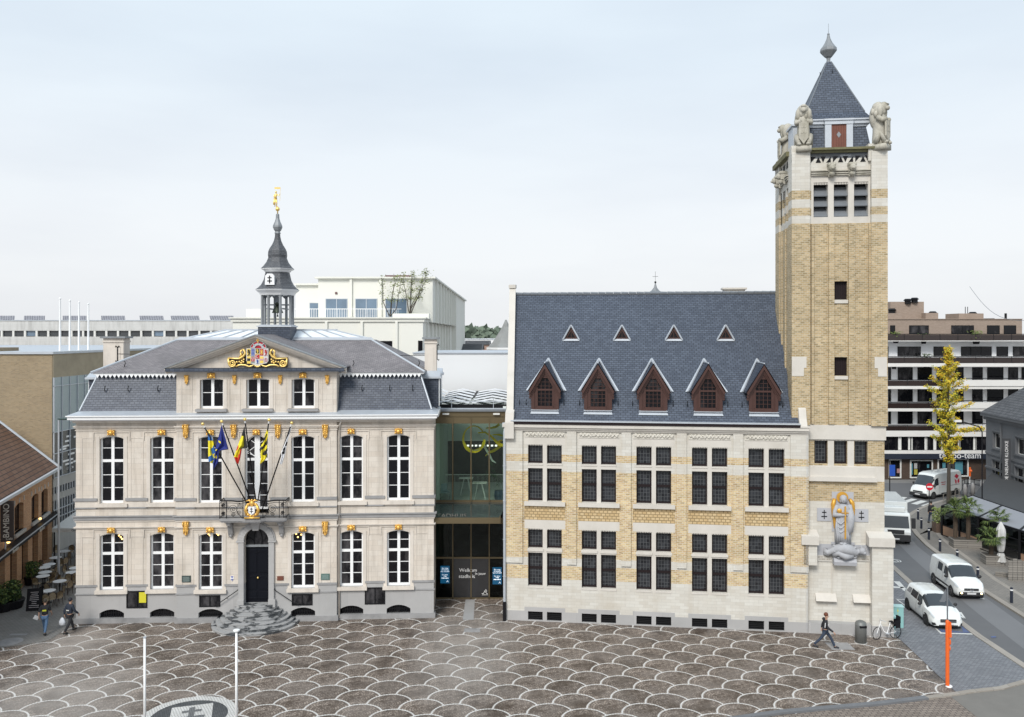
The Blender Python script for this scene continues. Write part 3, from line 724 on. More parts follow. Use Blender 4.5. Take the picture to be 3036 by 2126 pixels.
# chimneys
def chimney(u0, u1, v0, v1, z0, z1):
    b = MB(); b.box(u0, u1, v0, v1, z0, z1); b.box(u0+.18, u1-.18, v0-.02, v0+.1, z0+.7, z1-.5); b.box(u0-.05, u1+.05, v0-.05, v1+.05, z1-.25, z1-.15)
    o = b.build('chimney', M['stonesm'], th); b = MB(); b.box(u0-.15, u1+.15, v0-.15, v1+.15, z1, z1+.12); b.build('cap', M['lead'], o); return o
uA = TH.u(306, 5); uB = TH.u(366, 5); chimney(uA, uB, 5, 6, 12, TH.z(340, 1003, 5))
u0_, u1_ = TH.u(1259, 3.2), TH.u(1294, 3.2); o = chimney(u0_, u1_, 3.2, 4.3, 11.5, TH.z(1275, 1006, 3.2))
b = MB()                               # anchors of the tie rods
for uu, vv, z in ((uB-.35, 4.97, 15.1), (u1_+.03, 3.5, 15.2)):
    b.tube([(uu-.12, vv, z+.42), (uu-.1, vv-.02, z+.5), (uu, vv-.02, z+.4), (uu, vv-.02, z-.4), (uu-.1, vv-.02, z-.5), (uu-.12, vv, z-.42)], .028, 5)
    b.tube([(uu+.12, vv, z+.42), (uu+.1, vv-.02, z+.5), (uu, vv-.02, z+.4)], .028, 5); b.tube([(uu+.12, vv, z-.42), (uu+.1, vv-.02, z-.5), (uu, vv-.02, z-.4)], .028, 5)
b.tube([(uB-.35, 4.97, 15.1), (uB+1.9, 5.1, 15.05)], .018, 5); b.tube([(u0_, 3.6, 15.0), (u0_-2.1, 4.0, 15.0)], .018, 5)
b.build('tie_rods', M['black'], th)
# side dormers (zinc hoods)
for u_, sg in ((L_-.75, 1), (.7, -1)):
    for vv in (2.2, 6.4):
        b = MB(); b.box(min(u_, u_+sg*.95), max(u_, u_+sg*.95), vv, vv+1.1, zm0+.02, zm1-.35); o = b.build('side_dormer', M['slate'], th)
        b = MB(); b.box(min(u_-sg*.3, u_+sg*1.12), max(u_-sg*.3, u_+sg*1.12), vv-.15, vv+1.25, zm1-.34, zm1-.22); b.prism([(vv-.12, zm1-.22), (vv+1.22, zm1-.22), (vv+.55, zm1+.1)], u_-sg*.3, u_+sg*1.05, axis='x'); b.build('dormer_hood', M['zinc'], o)
        b = MB(); b.box(min(u_+sg*.95, u_+sg*1.0), max(u_+sg*.95, u_+sg*1.0), vv+.05, vv+1.05, zm0+.1, zm1-.4); b.build('dormer_frame', M['white'], o)
# attic block and pediment
za0, za1 = TH.z(764, 1226, VC-.05), TH.z(764, 1101, VC)
VA = VC-.02; aw = []
mb = {'w': MB()}
for i, (p, q) in enumerate(((595, 663.6), (732, 800), (866.6, 933.7))):
    uc = (TH.u(p, VA+.1)+TH.u(q, VA+.1))/2; aw.append((uc-.65, uc+.65))
z0w, z1w = TH.z(764, 1211, VA), TH.z(764, 1121.5, VA)
wallgrid(mb, UL, UR, zc1+.02, za1, VA, 2.6, [(a, c, z0w, z1w, .1) for a, c in aw])
b = mb['w']; pk = TH.z(764, 995, VA-.2)
ucp = (UL+UR)/2
b.prism([(UL-.05, za1+.2), (UR+.05, za1+.2), (ucp, pk-.25)], VA+.12, 4.9)
b.build('attic_wall', M['stone'], th)
for a, c in aw: sash(th, a, c, z0w, z1w, VA+.2, .1, 2, 1, None, name='attic_window')
b = MB()
for a, c in aw:
    b.box(a-.22, c+.22, VA-.2, VA+.05, z0w-.16, z0w-.02)
b.build('attic_sills', M['bluedk'], th)
b = MB()
for a, c in aw:
    for s0, s1 in ((a-.2, a-.004), (c+.004, c+.2)): b.box(s0, s1, VA-.03, VA+.1, z0w, z1w-.05)
b.box(UL-.08, UR+.08, VA-.1, VA+.1, za1-.12, za1-.002)
w = .55
def rake(lo, hi, pr, base=.18):        # raking cornice strips
    n = UL-w, UR+w; zz = za1+base
    for s in (-1, 1):
        x0 = n[0] if s < 0 else n[1]
        b.prism([(x0, zz+lo), (ucp, pk+lo), (ucp, pk+hi), (x0, zz+hi)] if s < 0 else [(ucp, pk+lo), (x0, zz+lo), (x0, zz+hi), (ucp, pk+hi)], VA-pr, VA+.2)
rake(-.32, -.22, .12); rake(-.22, -.10, .25); rake(-.10, .0, .38)
for k in range(5):
    pass
b.build('pediment_mouldings', M['stonesm'], th)
b = MB(); rake(.0, .07, .46); 
b.build('pediment_capping', M['lead'], th)
b = MB(); b.prism([(UL-w, za1+.2), (ucp, pk), (ucp, pk+.07), (UL-w, za1+.27)], VA+.2, 4.6); b.prism([(ucp, pk), (UR+w, za1+.2), (UR+w, za1+.27), (ucp, pk+.07)], VA+.2, 4.6)
b.build('pediment_roof', M['slate2'], th)
b = MB(); b.box(UL-w+.06, UR+w-.06, VA-.42, VA+.12, za1, za1+.2); b.build('slate_ledge', M['slatewet'], th)
b = MB()
for k, (uc) in enumerate([TH.u(p, VA) for p in (554, 696, 831.6, 970.6)]):
    panel(uc, .62, z0w-.2, z1w+.05, VA)
b.build('attic_panels', M['stonesm'], th)
# gilded masks and consoles
msk = mask_mesh(1).build('gilded_mask', M['gold'], th, True)
spots = []
for i, (a, c, v) in enumerate(uw):
    uc = (a+c)/2; spots.append((uc, v-.03, zuT+.17)); 
    if i != 3: spots.append((uc, v-.03, zgT+.17))
for a, c in aw: spots.append(((a+c)/2, VA-.03, z1w+.13))
for k, p in enumerate(spots):
    o = msk if k == 0 else msk.copy()
    if k: COL.objects.link(o)
    o.location = p; o.scale = (.80 if k % 3 else .74, .9, .82)
con = console_mesh().build('gilded_console', M['gold'], th, True)
sp = [(TH.u(p, VC), VC-.02, TH.z(p, 1275, VC), 1.0) for p in (552, 694, 825, 965)]
sp += [(TH.u(p, VC), VC-.02, TH.z(p, 1562, VC), 1.0) for p in (552.5, 964.7)]
sp += [(TH.u(p, VA), VA-.02, TH.z(p, 1123, VA), .66) for p in (554, 696, 831.6, 970.6)]
for k, p in enumerate(sp):
    o = con if k == 0 else con.copy()
    if k: COL.objects.link(o)
    o.location = p[:3]; o.scale = (p[3]*.88, p[3]*.8, p[3]*.88)
# door
b = MB()                               # arch surround
zsp = zdT-.68
o_ = arc_pts(ucd-1.0, ucd+1.0, zsp, .98, 16); i_ = arc_pts(ucd-.69, ucd+.69, zsp, .69, 16)
for k in range(16): b.prism([o_[k], o_[k+1], i_[k+1], i_[k]], VC-.14, VC+.1)
o2 = arc_pts(ucd-1.08, ucd+1.08, zsp, 1.06, 16)
for k in range(16): b.prism([o2[k], o2[k+1], o_[k+1], o_[k]], VC-.08, VC+.1)
for s in (-1, 1):
    b.box(ucd+s*.69, ucd+s*1.0, VC-.14, VC+.1, .6, zsp-.1); b.box(ucd+s*.67, ucd+s*1.12, VC-.18, VC+.1, zsp-.1, zsp); b.box(ucd+s*.68, ucd+s*1.08, VC-.2, VC+.1, .6, 1.3)
b.prism([(ucd-.16, zsp+.6), (ucd+.16, zsp+.6), (ucd+.3, zsp+1.25), (ucd-.3, zsp+1.25)], VC-.3, VC+.1)
b.build('door_surround', M['blue'], th, bevel=.015)
b = MB(); zt = TH.z(764, 1624, VC)
b.box(ucd-.68, ucd+.68, VC+.3, VC+.38, zdB, zt)
for s in (-1, 1):
    for (z0, z1) in ((zdB+.15, zdB+.6), (zdB+.75, zdB+1.55), (zdB+1.7, zt-.15)):
        x0, x1 = sorted((ucd+s*.06, ucd+s*.6)); b.box(x0, x1, VC+.27, VC+.3, z0, z1)
b.box(ucd-.5, ucd+.5, VC+.24, VC+.3, zdB+.22, zdB+.27)
b.tube([(ucd-.52+.1*k, VC+.25, zdB+1.42+.05*math.sin(k*1.15)) for k in range(11)], .022, 5)
b.tube([(ucd-.5+.1*k, VC+.25, zt-.3+.04*math.sin(k*1.2)) for k in range(11)], .018, 5)
dr = b.build('door', M['door'], th, bevel=.008)
b = MB(); b.ball((ucd+.02, VC+.2, zdB+1.42), .06); b.build('door_knob', M['goldlt'], dr, True)
b = MB(); b.box(ucd-.68, ucd+.68, VC+.2, VC+.36, zt, zt+.12); tr = b.build('transom_bar', M['lead'], th)
b = MB(); b.prism([(ucd-.68, zt+.12), (ucd+.68, zt+.12)]+arc_pts(ucd-.68, ucd+.68, zsp, .68)[::-1], VC+.32, VC+.34); fl = b.build('fanlight_glass', M['glass'], tr)
b = MB(); vtr = VC+.27
def bow2(p, q, k):
    b.tube([(p[0]+(q[0]-p[0])*t/8+k*math.sin(math.pi*t/8), vtr, p[1]+(q[1]-p[1])*t/8) for t in range(9)], .02, 5)
bow2((ucd-.64, zt+.6), (ucd-.2, zt+.13), .1); bow2((ucd+.64, zt+.6), (ucd+.2, zt+.13), -.1)
bow2((ucd-.2, zt+.13), (ucd+.05, zt+1.15), -.14); bow2((ucd+.2, zt+.13), (ucd-.05, zt+1.15), .14)
i2 = arc_pts(ucd-.66, ucd+.66, zsp, .66, 12); b.tube([(p[0], vtr, p[1]) for p in i2], .035, 5)
b.build('fanlight_tracery', M['black'], tr)
# steps
b = MB(); ns = 7
for k in range(ns):
    zt_ = zdB*(k+1)/ns; zb_ = zdB*k/ns; q = 1-k/(ns-1)
    A = 1.0+q*1.4; B = .55+q*1.85
    pts = [(ucd+A*math.copysign(abs(math.cos(math.pi*t/28))**.8, math.cos(math.pi*t/28)), VC-B*math.sin(math.pi*t/28)**.9) for t in range(29)]
    pts = [(ucd+A, VC+.0)]+pts[1:-1]+[(ucd-A, VC+.0)]
    pts2 = [(ucd+(x-ucd)*(1-.035/A*1), VC+(y-VC)*(1-.04/B)) for x, y in pts]
    b.prism(pts2[::-1], zb_, zt_-.05, axis='z'); b.prism(pts[::-1], zt_-.05, zt_-(.0005 if k < ns-1 else 0), axis='z')
b.box(ucd-.68, ucd+.68, VC, .45, 0, zdB-.002)
m, t, bs = newmat('wet_worn_steps'); ob = t.nodes.new('ShaderNodeTexCoord').outputs['Object']
wet = ramp(t, noise(t, ob, 1.5, 5, .6, (1, 1, 3)), .5, .56)
n1 = noise(t, ob, 12, 4)
c = mixc(t, (.27, .272, .275), (.40, .40, .40), n1); c = mixc(t, c, (.06, .065, .07), wet*.95)
t.links.new(c, bs.inputs['Base Color']); t.links.new((wet*-.45+.7).s, bs.inputs['Roughness'])
b.build('entrance_steps', m, th)
b = MB()
for s in (-1, 1):
    y = VC-.16; p0 = Vector((ucd+s*1.02, y, 1.85)); p1 = Vector((ucd+s*2.25, y, 1.0))
    b.tube([p0+Vector((0, .12, .02)), p0, p1, p1+Vector((s*.08, 0, .0)), p1+Vector((s*.1, 0, .1))], .024, 6)
    mpt = (p0+p1)/2; b.tube([mpt, mpt+Vector((0, .14, -.08))], .018, 5)
b.build('handrails', M['black'], th, True)
# plaques
def plq(x0, x1, y0, y1, v, mat, nm='wall_plaque'):
    b = MB(); b.box(TH.u(x0, v), TH.u(x1, v), v-.04, v+.05, TH.z(x0, y1, v), TH.z(x0, y0, v)); return b.build(nm, mat, th)
pg = pmat('green_bronze_plaque', (.06, .085, .08), .4, metal=.4, fscale=60, fine=.5)
o1 = plq(539.6, 566, 1707, 1726, VC, pg); o2 = plq(951.7, 977.6, 1701, 1719, VC, pmat('pale_bronze_plaque', (.10, .18, .16), .4, metal=.3, fscale=60, fine=.5)); plq(822, 841, 1708, 1720.6, VC, M['wood2'])
lt = pmat('plaque_letter', (.35, .42, .4), .4)
for o, pp in ((o1, (552.8, 1716.5)), (o2, (964.6, 1710))):
    b = MB(); uc, zc = TH.uz(pp[0], pp[1], VC)
    for k in range(5): b.box(uc-.2+.03*(k % 2), uc+.2-.04*((k+1) % 2), VC-.045, VC-.039, zc+.1-.055*k, zc+.115-.055*k)
    b.build('plaque_inscription', lt, o)
b = MB(); uc, zc = TH.uz(688.5, 1715, VC); mbl = pmat('shield_blue', (.02, .04, .3), .4)
b.prism([(uc-.09, zc+.14), (uc-.09, zc), (uc, zc-.17), (uc+.09, zc), (uc+.09, zc+.14)][::-1], VC-.03, VC+.02); o = b.build('monument_shield', M['white'], th)
b = MB(); b.prism([(uc-.08, zc+.13), (uc+.08, zc+.13), (uc, zc+.02)][::-1], VC-.036, VC-.03); b.prism([(uc-.055, zc-.05), (uc, zc+.01), (uc+.055, zc-.05), (uc, zc-.14)], VC-.036, VC-.03); b.build('shield_charge', mbl, o)
# downpipe along the centre bay edge
b = MB(); b.tube([(UR+.12, -.08, .1), (UR+.12, -.08, ZE), (UR+.3, -.4, zc0)], .045, 7); b.build('downpipe', M['stonesm'], th, True)
# ---------------------------------------------------------------- coat of arms on the pediment
def TU(x, y): return TH.uz(660+x*.09146, 1000+y*.09149, VA-.1)
arms = MB(); 
def outline(pts, v0, v1, bb): bb.prism([TU(*p) for p in pts], v0, v1)
V1 = VA-.16; V0 = VA+.12
blk = MB(); outline([(190, 670), (560, 660), (700, 440), (1560, 440), (1700, 660), (2090, 650), (2090, 960), (1750, 900), (1300, 960), (1000, 960), (560, 880), (210, 960)], VA-.06, V0, blk)
co = blk.build('coat_of_arms', pmat('black_paint', (.02, .018, .018), .5), th)
go = MB()
def tb(pts, r, v=V1-.05):
    P = [TU(*p) for p in pts]; go.tube([(p[0], v, p[1]) for p in P], r, 6)
for s in (0, 1):
    f_ = (lambda x: x) if s == 0 else (lambda x: 2300-x)
    sp_ = [(f_(330+130*(1-k/26)*math.cos(k*.55+2.4)), 840-130*(1-k/26)*math.sin(k*.55+2.4)) for k in range(24)]
    tb(sp_, [.055-.0012*k for k in range(24)])
    tb([(f_(200), 670), (f_(210), 850), (f_(260), 940), (f_(380), 950), (f_(430), 880)], .05)
    tb([(f_(200), 670), (f_(420), 690), (f_(560), 690), (f_(680), 620), (f_(750), 520), (f_(720), 430), (f_(660), 380)], [.05, .05, .06, .07, .07, .06, .04])
    tb([(f_(600), 500), (f_(620), 580), (f_(560), 640)], .05); tb([(f_(640), 400), (f_(590), 480), (f_(640), 560)], .05)
    tb([(f_(450), 960), (f_(540), 900), (f_(640), 890), (f_(760), 900), (f_(870), 950), (f_(960), 930), (f_(1030), 890)], [.05, .06, .05, .06, .055, .05, .04])
    for q in ((480, 800), (560, 790), (640, 760), (700, 720), (690, 800), (620, 830), (1080, 930), (1130, 950)):
        p = TU(f_(q[0]), q[1]); go.ball((p[0], V1-.05, p[1]), (.06, .05, .06), 7, 5)
go.build('gilded_scrollwork', M['goldlt'], co, True)
sh = MB(); outline([(785, 360), (1500, 360), (1500, 760), (1440, 840), (1330, 860), (1150, 930), (960, 860), (850, 840), (785, 760)], V1-.06, V0, sh)
shield = sh.build('shield', pmat('pale_shield', (.62, .6, .56), .5), co)
cols = {'y': (.80, .58, .12), 'b': (.02, .07, .35), 'k': (.02, .02, .02), 'r': (.48, .03, .03), 'w': (.6, .6, .62), 'g': (.25, .28, .26)}
cm = {k: MB() for k in cols}
def fld(x0, x1, y0, y1, k, dv=0): 
    a = TU(x0, y1); c = TU(x1, y0); cm[k].box(a[0], c[0], V1-.075-dv, V1-.05, a[1], c[1])
def beast(cx, cy, s, k, dv=.012):
    P = lambda x, y: TU(cx+x*s, cy+y*s)
    for pts, r in (([(0, -90), (-10, -40), (10, 10), (0, 60)], 22), ([(0, -85), (-35, -75)], 14), ([(-5, -30), (-45, -50)], 9), ([(0, 0), (-48, -5)], 9),
                   ([(0, 60), (-30, 100), (-45, 100)], 11), ([(8, 55), (40, 95)], 11), ([(10, 40), (45, 10), (30, -40), (50, -70)], 8)):
        cm[k].tube([(P(*p)[0], V1-.08-dv, P(*p)[1]) for p in pts], r*s*.00175, 5)
fld(810, 930, 375, 600, 'y'); beast(870, 490, 1, 'k'); fld(945, 1055, 375, 590, 'b')
for i in range(3):
    for j in range(4): p = TU(965+i*34, 410+j*48); cm['w'].ball((p[0], V1-.08, p[1]), (.016, .012, .028), 5, 4)
fld(1090, 1210, 372, 520, 'k'); beast(1150, 450, .75, 'y'); fld(1230, 1340, 375, 590, 'r')
for k in range(8):
    a = math.pi*k/4; p0 = TU(1285, 480); p1 = TU(1285+50*math.cos(a), 480+90*math.sin(a)); cm['y'].tube([(p0[0], V1-.085, p0[1]), (p1[0], V1-.085, p1[1])], .014, 5)
fld(1360, 1480, 375, 600, 'w'); beast(1420, 490, 1, 'r')
fld(810, 930, 620, 850, 'y'); fld(815, 915, 680, 765, 'k', .01); fld(945, 1055, 620, 640, 'k'); fld(945, 1055, 640, 780, 'r')
for q in ((975, 670), (1030, 670), (1000, 735)):
    for s in (-1, 1): p0 = TU(q[0]-20, q[1]-22*s); p1 = TU(q[0]+20, q[1]+22*s); cm['w'].tube([(p0[0], V1-.085, p0[1]), (p1[0], V1-.085, p1[1])], .011, 4)
fld(945, 1055, 780, 835, 'g'); fld(1230, 1340, 620, 840, 'y')
for i in range(6):
    for j in range(2):
        if (i+j) % 2: fld(1232+i*18, 1250+i*18, 690+j*30, 720+j*30, 'r', .01)
        else: fld(1232+i*18, 1250+i*18, 690+j*30, 720+j*30, 'w', .01)
fld(1360, 1480, 620, 800, 'w')
for k in range(3):
    for s in (-1, 1): p0 = TU(1420, 665+45*k); p1 = TU(1420+s*52, 715+45*k); cm['r'].tube([(p0[0], V1-.085, p0[1]), (p1[0], V1-.085, p1[1])], .013, 4)
fld(1080, 1215, 540, 560, 'y', .02); fld(1085, 1210, 555, 690, 'r', .02)
ps = [TU(1150+35*math.cos(a), 620+50*math.sin(a)) for a in [.8+k*.5 for k in range(10)]]; cm['w'].tube([(p[0], V1-.11, p[1]) for p in ps], .016, 5)
fld(1085, 1210, 715, 850, 'w'); beast(1150, 785, .65, 'b')
for k, bb in cm.items(): bb.build('heraldic_field', pmat('heraldic_'+{'y': 'yellow', 'b': 'blue', 'k': 'black', 'r': 'red', 'w': 'silver', 'g': 'grey'}[k], cols[k], .45, var=.08), shield)
cr_ = MB(); rd = MB()
def arcband(r0, r1, a0, a1, bb, v0, n=12, cx=1170, cy=350):
    for k in range(n):
        a = a0+(a1-a0)*k/n; c = a0+(a1-a0)*(k+1)/n
        q = [TU(cx+r*math.cos(t), cy-r*.86*math.sin(t)) for r, t in ((r1, a), (r1, c), (r0, c), (r0, a))]
        bb.prism(q, v0, V0)
arcband(110, 160, 0, math.pi, cr_, V1-.06); arcband(160, 250, 0, math.pi, rd, V1-.02); arcband(160, 185, .1, math.pi-.1, cr_, V1-.05)
for a in (.02, .75, 1.57, 2.4, 3.12):
    p0 = TU(1170+165*math.cos(a), 350-142*math.sin(a)); p1 = TU(1170+255*math.cos(a), 350-220*math.sin(a)); cr_.tube([(p0[0], V1-.06, p0[1]), (p1[0], V1-.06, p1[1])], .03, 5)
arcband(250, 262, 0, math.pi, cr_, V1-.04); arcband(0, 108, 0, math.pi, rd, V1-.01, 8)
cw = cr_.build('crown', pmat('silver_crown', (.45, .48, .5), .5), co, False); rd.build('crown_lining', pmat('crown_red', (.42, .015, .03), .45), cw)
b = MB(); p = TU(1160, 105); b.box(p[0]-.03, p[0]+.03, V1-.1, V1-.04, p[1]-.12, p[1]+.12); b.box(p[0]-.09, p[0]+.09, V1-.1, V1-.04, p[1]-.02, p[1]+.04); b.build('crown_cross', M['gold'], cw)
# ---------------------------------------------------------------- balcony (part of the town hall)
zbf = TH.z(759, 1536, -1.0)
b = MB(); VB = VC-.85
ol = [(ucd-1.85, VC), (ucd-1.85, VB+.05), (ucd-1.75, VB), (ucd-.7, VB), (ucd-.45, VB-.15), (ucd+.45, VB-.15), (ucd+.7, VB), (ucd+1.75, VB), (ucd+1.85, VB+.05), (ucd+1.85, VC)]
b.prism(ol, zbf-.16, zbf, axis='z'); b.prism([(x*1.0+(x-ucd)*-.03, min(VC, y+.06)) for x, y in ol], zbf-.24, zbf-.16, axis='z')
for s in (-1, 1):
    uu = ucd+s*1.42; b.prism([(VC, zbf-.24), (VC-.6, zbf-.24), (VC-.6, zbf-.38), (VC-.3, zbf-.55), (VC-.18, zbf-1.0), (VC-.1, zbf-1.12), (VC, zbf-1.12)], uu-.13, uu+.13, axis='x')
    b.ball((uu, VC-.5, zbf-.4), (.15, .13, .13)); b.ball((uu, VC-.1, zbf-1.15), (.09, .09, .1)); b.box(uu-.2, uu+.2, VC-.65, VC, zbf-.3, zbf-.24)
bal = b.build('balcony', M['bluedk'], th)
b = MB(); zt_ = zbf+.98
def rail(z, r):
    pts = []
    for k in range(41):
        x = -1.82+3.64*k/40; y = VB+.04-(.14 if abs(x) < .5 else (.14*(.75-abs(x))/.25 if abs(x) < .75 else 0)); zz = z
        if z > zbf+.5: zz = z+(.1*math.exp(-(x/.42)**2))-.05*math.exp(-((abs(x)-.8)/.25)**2)
        pts.append((ucd+x, y, zz))
    b.tube([(pts[0][0], VC, pts[0][2])]+pts+[(pts[-1][0], VC, pts[-1][2])], r, 6)
rail(zt_, .038); rail(zbf+.06, .018); rail(zbf+.86, .014)
for x in (-1.82, -1.45, 1.45, 1.82, -.55, .55, 1.7): b.box(ucd+x-.018, ucd+x+.018, VB-.0, VB+.04, zbf, zt_)
def spiral(cx, cz, r, turns, s, y=None):
    y = VB+.02 if y is None else y
    b.tube([(cx+s*r*(1-k/34)*math.cos(k*turns*.2), y, cz+r*(1-k/34)*math.sin(k*turns*.2)) for k in range(33)], .014, 4)
for s in (-1, 1):
    spiral(ucd+s*1.08, zbf+.5, .26, 2.2, s); spiral(ucd+s*1.08, zbf+.2, .12, 2.2, -s); spiral(ucd+s*.72, zbf+.72, .14, 2.2, s); spiral(ucd+s*.78, zbf+.3, .13, 2.2, -s)
    b.tube([(ucd+s*(.6+.28*math.sin(k*.35)), VB-.03, zbf+.06+.1*k) for k in range(9)], .015, 4)
    for z in (.25, .7): spiral(ucd+s*1.63, zbf+z, .12, 2.4, s); spiral(ucd+s*1.63, zbf+z+.05, .09, 2.2, -s)
    for q in range(3): b.tube([(ucd+s*1.82, VC-.2*q-.1, zbf), (ucd+s*1.82, VC-.2*q-.1, zt_)], .012, 4)
b.build('railing', M['black'], bal)
b = MB(); yc = VB-.2; zc = zbf+.5      # gilded crest
for a in range(14):
    t = math.pi*2*a/14; b.ball((ucd+.3*math.cos(t)*1.1, yc, zc+.02+.36*math.sin(t)), (.09, .06, .09), 7, 5)
b.ball((ucd, yc-.02, zc+.36), (.13, .08, .16)); b.ball((ucd, yc-.02, zc+.55), (.06, .06, .07))
for s in (-1, 1):
    b.tube([(ucd, yc, zc+.4), (ucd+s*.15, yc, zc+.55), (ucd+s*.34, yc, zc+.5)], [.07, .06, .02], 6)
    b.tube([(ucd+s*.25, yc, zc+.3), (ucd+s*.36, yc, zc), (ucd+s*.3, yc, zc-.3)], [.07, .09, .06], 6)
b.box(ucd-.42, ucd+.42, yc-.05, yc+.05, zc-.48, zc-.4)
crst = b.build('gilded_crest', M['gold'], bal, True)
b = MB(); b.prism([(ucd-.17, zc+.2), (ucd-.17, zc-.12), (ucd, zc-.25), (ucd+.17, zc-.12), (ucd+.17, zc+.2)][::-1], yc-.12, yc+.03); o = b.build('crest_shield', M['white'], crst)
b = MB(); b.box(ucd-.018, ucd+.018, yc-.128, yc-.12, zc-.16, zc+.16); b.box(ucd-.07, ucd+.07, yc-.128, yc-.12, zc+.06, zc+.095); b.box(ucd-.1, ucd+.1, yc-.128, yc-.12, zc-.07, zc-.035); b.build('double_cross', M['black'], o)
# ---------------------------------------------------------------- belfry turret (part)
tu, tv = (UL+UR)/2+.02, 4.9
def TZ(y): return TH.z(818, y, tv)
def oct_(prof, mat, nm, par, n=8, sm=False):
    b = MB(); b.lathe([(r, TZ(y)) for r, y in prof], n, (tu, tv, 0), math.pi/8); return b.build(nm, mat, par, sm)
pxm = F/(TH.o.y+tv+.5)                  # px per metre at the turret
rr = lambda w: w/2/pxm/math.cos(math.pi/8)
b = MB(); q = .98; b.box(tu-q, tu+q, tv-q, tv+q, TZ(1030), TZ(970)); tur = b.build('belfry_turret', M['slate'], th)
b = MB(); b.box(tu-q-.07, tu+q+.07, tv-q-.07, tv+q+.07, TZ(970), TZ(966)); b.lathe([(rr(98), TZ(966)), (rr(98), TZ(963))], 8, (tu, tv, 0), math.pi/8); b.build('turret_base_flashing', M['zinc'], tur)
b = MB()
for k in range(8):
    a = math.pi/8+k*math.pi/4; x, y = tu+rr(82)*math.cos(a), tv+rr(82)*math.sin(a); b.tube([(x, y, TZ(965)), (x, y, TZ(875))], .095, 6)
    a2 = a+math.pi/4; x2, y2 = tu+rr(82)*math.cos(a2), tv+rr(82)*math.sin(a2)
    for t0, t1 in ((0, .28), (.72, 1.0)):
        for st in range(3):
            ta = t0+(t1-t0)*st/3; tb_ = t0+(t1-t0)*(st+1)/3
            h = lambda t: .34*(1-abs(2*min(max(t, 0), 1)-1))**.0*(abs(2*t-1)-.3)**.7 if abs(2*t-1) > .3 else 0
            pa = Vector((x+(x2-x)*ta, y+(y2-y)*ta, 0)); pb = Vector((x+(x2-x)*tb_, y+(y2-y)*tb_, 0)); zt0 = TZ(874)
            dd = Vector((tu-x, tv-y, 0)).normalized()*.08
            for off in (Vector((0, 0, 0)),):
                b.face([pa+Vector((0, 0, zt0-h(ta))), pb+Vector((0, 0, zt0-h(tb_))), pb+Vector((0, 0, zt0)), pa+Vector((0, 0, zt0))]); b.face([pa+dd+Vector((0, 0, zt0)), pb+dd+Vector((0, 0, zt0)), pb+dd+Vector((0, 0, zt0-h(tb_))), pa+dd+Vector((0, 0, zt0-h(ta)))])
b.build('lantern_columns', M['lead'], tur)
b = MB()
for dx in (-.45, .45): b.box(tu+dx-.05, tu+dx+.05, tv-.9, tv+.9, TZ(918), TZ(914))
b.box(tu-.9, tu+.9, tv-.06, tv+.06, TZ(906), TZ(902)); b.box(tu-.12, tu+.12, tv-.12, tv+.12, TZ(900), TZ(876)); b.build('bell_beam', M['zincdk'], tur)
b = MB(); b.lathe([(.36, TZ(928)), (.34, TZ(926)), (.25, TZ(916)), (.19, TZ(909)), (.06, TZ(904))], 14, (tu, tv, 0)); b.tube([(tu, tv, TZ(926)), (tu, tv, TZ(936))], .03); b.ball((tu, tv, TZ(937)), .06)
b.ball((tu, tv, TZ(900)), (.22, .15, .16)); b.build('bell', pmat('bell_bronze', (.05, .06, .045), .4, metal=.7), tur, True)
oct_([(rr(92), 876), (rr(96), 872), (rr(100), 869), (rr(112), 864), (rr(118), 861), (rr(118), 859.5)], M['white'], 'turret_cornice', tur)
oct_([(rr(119), 859.4), (rr(104), 854), (rr(88), 845), (rr(74), 830), (rr(68), 815), (rr(65), 808)], M['slate3'], 'lower_bell_roof', tur)
oct_([(rr(66), 808), (rr(72), 805), (rr(76), 802), (rr(90), 799), (rr(90), 797.5)], M['white'], 'upper_cornice', tur)
oct_([(rr(91), 797.4), (rr(78), 791), (rr(60), 778), (rr(50), 765), (rr(52), 757), (rr(50), 746), (rr(44), 738), (rr(30), 726), (rr(20), 714), (rr(15), 702), (rr(14), 694)], M['slate3'], 'upper_bell_roof', tur)
oct_([(rr(15), 694), (rr(17), 691), (rr(13), 687), (rr(20), 682), (rr(26), 674), (rr(25), 669), (rr(15), 657), (rr(10), 648), (rr(9), 636), (rr(6), 634)], M['lead'], 'onion_finial', tur)
b = MB(); b.ball((tu, tv, TZ(620)), 6.4/pxm, 12, 8); b.tube([(tu, tv, TZ(634)), (tu, tv, TZ(612))], .04); gb = b.build('gilded_ball', M['goldlt'], tur, True)
# cross panel on the lower bell roof
b = MB(); zc = TZ(832); yf = tv-1.0; W_ = 13.5/pxm
b.prism([(tu-.24-W_, zc-.33), (tu-.24+W_, zc-.33), (tu-.24+W_*.95, zc+.22), (tu-.24+W_*.5, zc+.36), (tu-.24-W_*.5, zc+.36), (tu-.24-W_*.95, zc+.22)], yf-.12, yf+.5); cp = b.build('cross_panel', M['white'], tur)
b = MB(); x = tu-.24; b.box(x-.03, x+.03, yf-.14, yf-.12, zc-.24, zc+.24); b.box(x-.12, x+.12, yf-.14, yf-.12, zc+.08, zc+.14); b.box(x-.14, x+.14, yf-.14, yf-.12, zc-.12, zc-.06); b.build('double_cross', M['black'], cp)
